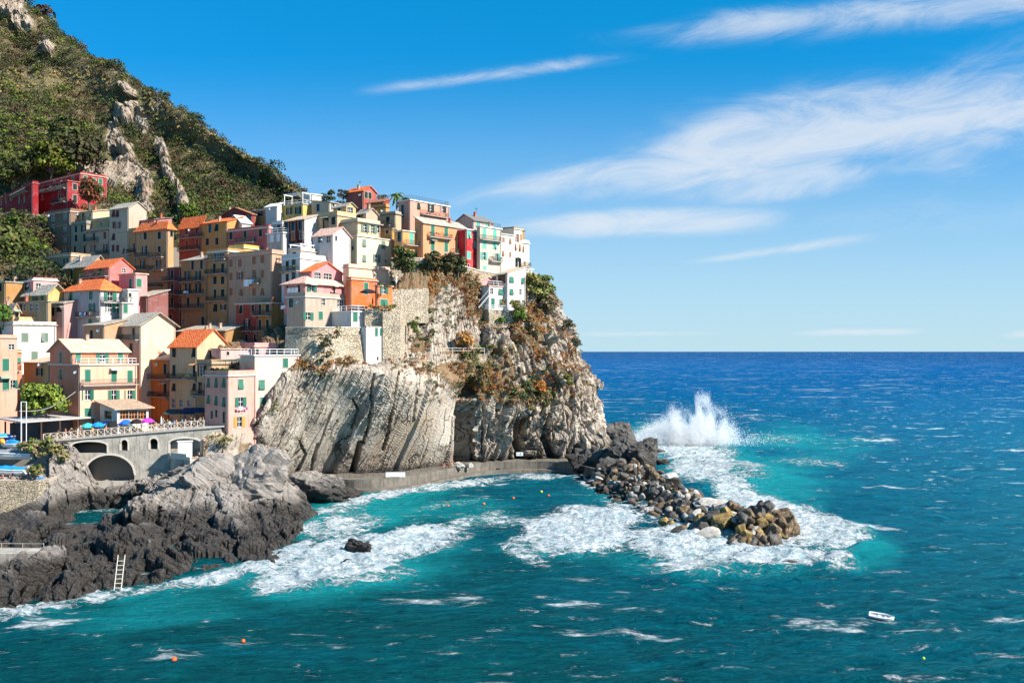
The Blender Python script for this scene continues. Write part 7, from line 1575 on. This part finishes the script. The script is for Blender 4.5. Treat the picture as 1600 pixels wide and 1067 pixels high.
# ---------------------------------------------------------------- sea
def sea_mesh():
    Ys = list(np.geomspace(60, 420, 470))+list(np.geomspace(424, 90000, 110)); Ys = np.array(Ys)
    k = np.linspace(-0.80, 0.80, 760)
    Y = Ys[:, None]+0*k[None]; X = Ys[:, None]*k[None]
    px = CX+F*X/Y; py = HY+F*H/Y
    W = np.stack([X, Y, 0*X], -1)
    open_ = sstep(930, 1100, px+0.4*(800-py)*0)*0.6+0.4
    near = sstep(1500, 300, Y)
    def ani(fx, fy, rot, s, o=3):
        a = math.radians(rot); xr = X*math.cos(a)+Y*math.sin(a); yr = -X*math.sin(a)+Y*math.cos(a)
        return np.stack([xr*fx, yr*fy, 0*X+s], -1)
    h = 0.75*fbm(ani(0.025, 0.075, 25, 1), 3)+0.42*ridged(ani(0.07, 0.20, 15, 2), 3)+0.22*ridged(ani(0.22, 0.55, 8, 3), 4)+0.08*fbm(ani(0.9, 1.8, -10, 4), 2)
    h = h*near*open_*1.25
    foam = 0*X; aer = 0*X
    wob = fbm(np.stack([px*.012, py*.03, 0*X], -1), 4)
    def el(cx, cy, rx, ry, ang=0):
        a = math.radians(ang); dx, dy = px-cx, py-cy
        x2 = dx*math.cos(a)+dy*math.sin(a); y2 = -dx*math.sin(a)+dy*math.cos(a)
        return np.hypot(x2/rx, y2/ry)+0.55*wob
    for cx, cy, rx, ry, an, s in ((925,835,165,40,4,1.0),(1050,855,160,40,6,.95),(1190,872,160,20,3,.95),(1275,836,85,36,15,.9),(1300,882,60,14,8,.8),(1170,858,110,26,0,.95),
            (1040,690,55,30,20,1.0),(1085,706,70,20,0,1.0),(1090,730,62,40,25,.85),(1150,775,70,26,30,.85),(1225,806,70,20,28,.85),(1310,828,60,22,12,.8),(1010,690,30,25,0,1.0),
            (650,845,110,30,-9,1.0),(560,868,130,34,-14,1.0),(490,893,110,24,-14,.95),(530,825,80,20,-6,.72),(520,800,50,10,-5,.7),(380,895,110,12,-14,.85),(290,912,130,8,-12,.72),(120,940,120,11,-10,.7),(15,955,60,18,0,.9),
            (560,905,100,14,-6,.65),(600,775,105,8,-12,.8),(725,757,95,7,-8,.75),(840,746,80,7,0,.7),(925,756,45,16,20,.85),(960,790,40,18,30,.55),(1000,800,60,20,30,.6),
            (190,858,50,8,0,1.0),(160,865,60,6,0,.9),(150,800,40,4,0,.6),(90,873,50,8,0,1.0),(450,868,50,14,-25,.95),(700,790,60,6,-8,.45),(820,870,60,14,25,.7),(1330,862,40,12,0,.5),
            (1170,652,50,8,0,.45),(1270,725,60,8,5,.55),(1210,690,70,9,0,.45),(1360,690,80,6,0,.3),(1000,1000,60,10,20,.3),(250,1020,45,14,0,.5),(1130,735,80,20,10,.6),(1150,900,130,8,4,.4)):
        foam = np.maximum(foam, s*sstep(1.3, .25, el(cx, cy, rx*1.1, ry*1.1, an)))
    for cx, cy, rx, ry, an, s in ((560,800,170,45,-8,.9),(700,800,160,40,0,.45),(560,900,230,50,-12,.75),(1060,880,320,30,3,.5),(1150,740,190,60,15,.75),(1345,862,90,45,0,.8),(300,940,330,60,-12,.55),(1230,690,180,40,5,.55),(940,770,120,30,0,.4),(850,770,150,30,0,.35),(1040,690,100,50,0,.7),(1460,900,120,60,0,.15),(250,1000,200,50,0,.2)):
        aer = np.maximum(aer, s*sstep(1.4, .0, el(cx, cy, rx, ry, an)))
    h = h+foam*0.75*ridged(ani(0.35, 0.6, 20, 7), 4)*near+0.5*foam*near*0.3
    # a breaking swell beyond the end of the breakwater
    h = h+1.3*sstep(1.2, 0, el(1345, 872, 95, 14, -14))+0.9*sstep(1.2, 0, el(960, 812, 150, 9, 8))+0.9*sstep(1.2, 0, el(1180, 742, 110, 9, 12))+0.7*sstep(1.2, 0, el(640, 838, 90, 9, -12))
    W[..., 2] = h
    return np_mesh('sea', W.reshape(-1, 3), grid_quads(*X.shape)[:, ::-1], sea_mat(), True, {'foam': foam.ravel(), 'aer': aer.ravel()})
def sea_mat():
    m, t, b = new_mat('sea water')
    pos = t.node('ShaderNodeNewGeometry').outputs['Position']
    sp = t.node('ShaderNodeSeparateXYZ', i_0=pos).outputs
    foam = t.node('ShaderNodeAttribute', attribute_name='foam').outputs['Fac']
    aer = t.node('ShaderNodeAttribute', attribute_name='aer').outputs['Fac']
    # depth: teal inshore, deep blue offshore
    dist = t.math('ADD', sp[1], t.math('MULTIPLY', sp[0], 1.1))
    f = t.math('LOGARITHM', t.math('MAXIMUM', dist, 10.0), 10.0)
    f = t.math('DIVIDE', t.math('SUBTRACT', f, 1.9), 1.9)
    dn = t.noise(t.mapping(pos, scale=(.6, 1, 1)), 0.03, 4, 0.6)
    f = t.math('ADD', f, t.math('MULTIPLY', t.math('SUBTRACT', dn, 0.5), 0.10))
    deep = t.ramp(f, [(0.0, (0.000, 0.060, 0.062)), (0.14, (0.000, 0.068, 0.088)), (0.30, (0.000, 0.086, 0.160)), (0.5, (0.000, 0.078, 0.225)), (0.75, (0.000, 0.066, 0.23)), (1.0, (0.0, 0.038, 0.16))])
    w1 = t.noise(t.mapping(pos, rot=(0, 0, math.radians(-15)), scale=(0.5, 1.3, 1)), 0.55, 6, 0.62, 0.4)
    w2 = t.noise(t.mapping(pos, rot=(0, 0, math.radians(-25)), scale=(0.45, 1.2, 1)), 0.12, 5, 0.6, 0.5)
    deep = t.mix(t.math('MULTIPLY', t.smooth(w2, 0.42, 0.66), 0.45), deep, t.mix(0.5, deep, (0.0, 0.15, 0.22, 1)))
    rc = t.noise(t.mapping(pos, rot=(0, 0, math.radians(-14)), scale=(0.5, 1.4, 1)), 0.5, 7, 0.68, 0.5)  # ripple light and dark painted into the water colour
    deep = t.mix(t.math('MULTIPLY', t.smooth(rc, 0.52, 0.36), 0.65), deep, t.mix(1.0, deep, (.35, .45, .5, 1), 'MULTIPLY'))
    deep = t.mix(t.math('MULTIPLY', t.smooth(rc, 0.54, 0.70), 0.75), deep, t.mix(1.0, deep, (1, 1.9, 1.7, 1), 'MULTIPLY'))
    rf = t.noise(t.mapping(pos, rot=(0, 0, math.radians(-8)), scale=(0.5, 1.4, 1)), 1.9, 5, 0.7, 0.3)  # finer ripples, their bright and dark sides also put into the colour
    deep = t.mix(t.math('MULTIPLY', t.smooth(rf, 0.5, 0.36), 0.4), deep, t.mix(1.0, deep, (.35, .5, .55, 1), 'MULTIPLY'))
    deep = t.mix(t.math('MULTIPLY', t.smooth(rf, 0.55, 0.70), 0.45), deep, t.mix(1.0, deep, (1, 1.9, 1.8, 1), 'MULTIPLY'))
    shal = (0.01, 0.30, 0.30, 1)
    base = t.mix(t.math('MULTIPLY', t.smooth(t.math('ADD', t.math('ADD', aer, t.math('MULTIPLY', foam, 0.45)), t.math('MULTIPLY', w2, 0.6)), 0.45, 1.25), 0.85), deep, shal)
    # foam: dense froth where the attribute is high, lace and streaks at its edge, whitecaps offshore
    wv = t.node('ShaderNodeVectorMath', operation='ADD', i_0=pos, i_1=t.node('ShaderNodeVectorMath', operation='SCALE', i_0=t.node('ShaderNodeTexNoise', i_Vector=pos, i_Scale=0.25, i_Detail=4.0).outputs['Color'], i_3=5.0).outputs[0]).outputs[0]
    lace = t.voro(t.mapping(wv, rot=(0, 0, math.radians(-12)), scale=(0.45, 1.0, 1)), 0.42, 'DISTANCE_TO_EDGE').outputs['Distance']
    lace2 = t.voro(t.mapping(wv, rot=(0, 0, math.radians(-12)), scale=(0.6, 1.0, 1)), 1.3, 'DISTANCE_TO_EDGE').outputs['Distance']
    fn = t.noise(t.mapping(wv, rot=(0, 0, math.radians(-14)), scale=(0.35, 1.0, 1)), 0.75, 8, 0.72)
    lc = t.math('MULTIPLY', t.smooth(lace, 0.16, 0.0), 0.16); lc2 = t.math('MULTIPLY', t.smooth(lace2, 0.18, 0.0), 0.10)
    fn2 = t.noise(t.mapping(wv, rot=(0, 0, math.radians(-14)), scale=(0.5, 1.0, 1)), 3.2, 5, 0.7)
    val = t.math('ADD', t.math('MULTIPLY', foam, 0.80), t.math('ADD', fn, t.math('ADD', t.math('MULTIPLY', t.math('SUBTRACT', fn2, .5), .35), t.math('ADD', lc, lc2))))
    fm = t.smooth(val, 0.95, 1.20)
    cap = t.noise(t.mapping(pos, rot=(0, 0, math.radians(-20)), scale=(0.35, 1.0, 1)), 0.16, 7, 0.66, 0.2)
    big = t.noise(pos, 0.012, 3, 0.5)
    cp = t.smooth(t.math('ADD', cap, t.math('MULTIPLY', big, 0.12)), 0.66, 0.74)
    capn = t.noise(t.mapping(pos, rot=(0, 0, math.radians(-20)), scale=(0.4, 1.0, 1)), 0.45, 6, 0.72, 0.4)
    cp2 = t.math('MULTIPLY', t.smooth(t.math('ADD', capn, t.math('MULTIPLY', big, 0.10)), 0.655, 0.74), 0.85)
    fm = t.math('MAXIMUM', fm, t.math('MAXIMUM', cp, cp2))
    fars = t.noise(t.mapping(pos, scale=(0.12, 0.5, 1)), 0.10, 4, 0.7)
    fm = t.math('MAXIMUM', fm, t.math('MULTIPLY', t.math('MULTIPLY', t.smooth(fars, 0.60, 0.68), t.smooth(sp[1], 250, 500)), 0.8))
    fcol = t.mix(t.smooth(t.math('ADD', fn, t.math('MULTIPLY', lc2, 1.5)), 0.38, 0.66), (0.30, 0.45, 0.48, 1), (0.66, 0.68, 0.68, 1))
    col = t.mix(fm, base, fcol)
    r1 = t.noise(t.mapping(pos, rot=(0, 0, math.radians(-12)), scale=(0.6, 1.3, 1)), 1.1, 7, 0.66, 0.3)
    fade = t.smooth(sp[1], 1500, 100)
    hgt = t.math('ADD', t.math('MULTIPLY', r1, t.math('ADD', 0.35, t.math('MULTIPLY', fade, 0.65))), t.math('ADD', t.math('MULTIPLY', w1, 0.8), t.math('MULTIPLY', fm, 0.35)))
    nr = t.bump(hgt, 1.0, 1.5)
    df = t.node('ShaderNodeBsdfDiffuse'); t.setin(df.inputs['Color'], col); t.setin(df.inputs['Normal'], nr)
    gl = t.node('ShaderNodeBsdfGlossy'); t.setin(gl.inputs['Normal'], nr); gl.inputs['Roughness'].default_value = 0.24; gl.inputs['Color'].default_value = (0.14, 0.72, 0.9, 1)
    fr = t.node('ShaderNodeFresnel', i_IOR=1.33); t.setin(fr.inputs['Normal'], nr)
    k = t.math('MULTIPLY', t.math('MINIMUM', fr.outputs[0], 0.14), t.math('SUBTRACT', 1.0, fm))
    mx = t.node('ShaderNodeMixShader'); t.setin(mx.inputs[0], k); t.l.new(df.outputs[0], mx.inputs[1]); t.l.new(gl.outputs[0], mx.inputs[2])
    t.l.new(mx.outputs[0], t.n['Material Output'].inputs[0]); t.n.remove(b)
    return m
sea = link('sea', sea_mesh()); sea['kind'] = 'structure'
# ---------------------------------------------------------------- camera, light, sky
sc = bpy.context.scene
cam = bpy.data.cameras.new('camera'); co = bpy.data.objects.new('camera', cam); C.objects.link(co)
co.location = (0, 0, H); co.rotation_euler = (math.pi/2, 0, 0)
cam.sensor_width = 36; cam.lens = F/1600*36; cam.shift_y = 15.5/1600; cam.clip_end = 200000; cam.clip_start = 0.5
sc.camera = co
az, el = math.radians(SUN_AZ), math.radians(SUN_EL)
sd = Vector((math.sin(az)*math.cos(el), math.cos(az)*math.cos(el), math.sin(el)))
L = bpy.data.lights.new('sun', 'SUN'); L.energy = 4.9; L.angle = math.radians(0.5); L.color = (1, 0.955, 0.88)
lo = bpy.data.objects.new('sun', L); C.objects.link(lo); lo.rotation_euler = sd.to_track_quat('Z', 'Y').to_euler(); lo.location = (60, 0, 120)
w = bpy.data.worlds.new('World'); sc.world = w; w.use_nodes = True
t = NT(w.node_tree); bg = t.n['Background']
sky = t.node('ShaderNodeTexSky', sky_type='NISHITA', sun_disc=False, sun_elevation=el, sun_rotation=az, air_density=1.0, dust_density=0.0, ozone_density=6.0)
hs = t.node('ShaderNodeHueSaturation', i_Hue=0.5, i_Saturation=1.3, i_Value=1.0); t.setin(hs.inputs['Color'], sky.outputs[0])
tc = t.node('ShaderNodeTexCoord').outputs['Generated']
sp = t.node('ShaderNodeSeparateXYZ', i_0=tc).outputs
yy = t.math('MAXIMUM', sp[1], 0.02)
u_ = t.math('DIVIDE', sp[0], yy); v_ = t.math('DIVIDE', sp[2], yy)
ca, sa = math.cos(math.radians(9.5)), math.sin(math.radians(9.5))
al0 = t.math('ADD', t.math('MULTIPLY', u_, ca), t.math('MULTIPLY', v_, sa)); ac0 = t.math('SUBTRACT', t.math('MULTIPLY', v_, ca), t.math('MULTIPLY', u_, sa))
vec = t.node('ShaderNodeCombineXYZ', i_0=t.math('MULTIPLY', al0, 1.3), i_1=t.math('MULTIPLY', ac0, 4.2), i_2=0.7).outputs[0]
N1 = t.noise(vec, 6.5, 8, 0.66, 0.7); N2 = t.math('SUBTRACT', t.noise(vec, 2.6, 3, 0.5, 0.3), 0.5)
def band(a, b, w0, w1, stg, up=1.0, dn=1.0):
    ax, ay = (a[0]-CX)/F, (HY-a[1])/F; bx, by = (b[0]-CX)/F, (HY-b[1])/F
    L_ = math.hypot(bx-ax, by-ay); cx, sx = (bx-ax)/L_, (by-ay)/L_
    du = t.math('SUBTRACT', u_, ax); dv = t.math('SUBTRACT', v_, ay)
    al = t.math('DIVIDE', t.math('ADD', t.math('MULTIPLY', du, cx), t.math('MULTIPLY', dv, sx)), L_)
    ac = t.math('SUBTRACT', t.math('MULTIPLY', dv, cx), t.math('MULTIPLY', du, sx))
    wd = t.math('MAXIMUM', t.math('ADD', w0/F, t.math('MULTIPLY', al, (w1-w0)/F)), 0.0012)
    ac = t.math('DIVIDE', t.math('ADD', ac, t.math('MULTIPLY', N2, max(w0, w1)*1.5/F)), wd)
    ac = t.math('MAXIMUM', t.math('MULTIPLY', ac, 1/up), t.math('MULTIPLY', ac, -1/dn))
    m = t.smooth(ac, 1.7, -0.1)
    ends = t.math('MULTIPLY', t.smooth(al, -0.2, 0.3), t.smooth(al, 1.2, 0.7)) if b[0] < 1500 else t.smooth(al, -0.1, 0.45)
    return t.math('MULTIPLY', t.math('MULTIPLY', m, ends), stg)
cl = None
for args in ((( 640,322),(1640,180),20,98,1.0,1.2,.8), ((790,356),(1220,335),16,26,.9), ((560,142),(990,86),10,13,.5), ((880,62),(1560,-10),20,30,.62,.8,1.4),
             ((1060,412),(1370,370),7,11,.55), ((880,523),(1130,520),5,5,.5), ((1230,521),(1450,518),6,6,.7), ((1540,524),(1700,516),7,8,.6), ((1150,352),(1640,330),25,40,.25), ((850,270),(1640,105),20,60,.5)):
    m_ = band(*args); cl = m_ if cl is None else t.math('MAXIMUM', cl, m_)
cl = t.math('MULTIPLY', t.smooth(t.math('ADD', N1, t.math('MULTIPLY', cl, 0.5)), 0.42, 1.12), t.smooth(cl, 0.0, 0.55))
cl = t.math('MULTIPLY', cl, t.smooth(sp[1], 0.02, 0.1))
skyc = t.mix(0.42, t.mix(1.0, hs.outputs[0], (0.74, 1.32, 1.65, 1), 'MULTIPLY'), (0.0, 4.15, 7.1, 1))
skyc = t.mix(t.math('MULTIPLY', t.smooth(v_, 0.34, -0.03), 0.82), skyc, (5.6, 7.3, 8.3, 1))
col = t.mix(t.math('MULTIPLY', cl, 0.78), skyc, (7.6, 8.1, 8.7, 1))
t.setin(bg.inputs['Color'], col); bg.inputs['Strength'].default_value = 0.0515
vs = sc.view_settings; vs.view_transform = 'Standard'; vs.look = 'None'; vs.gamma = 1; vs.exposure = 1.05; vs.use_curve_mapping = False
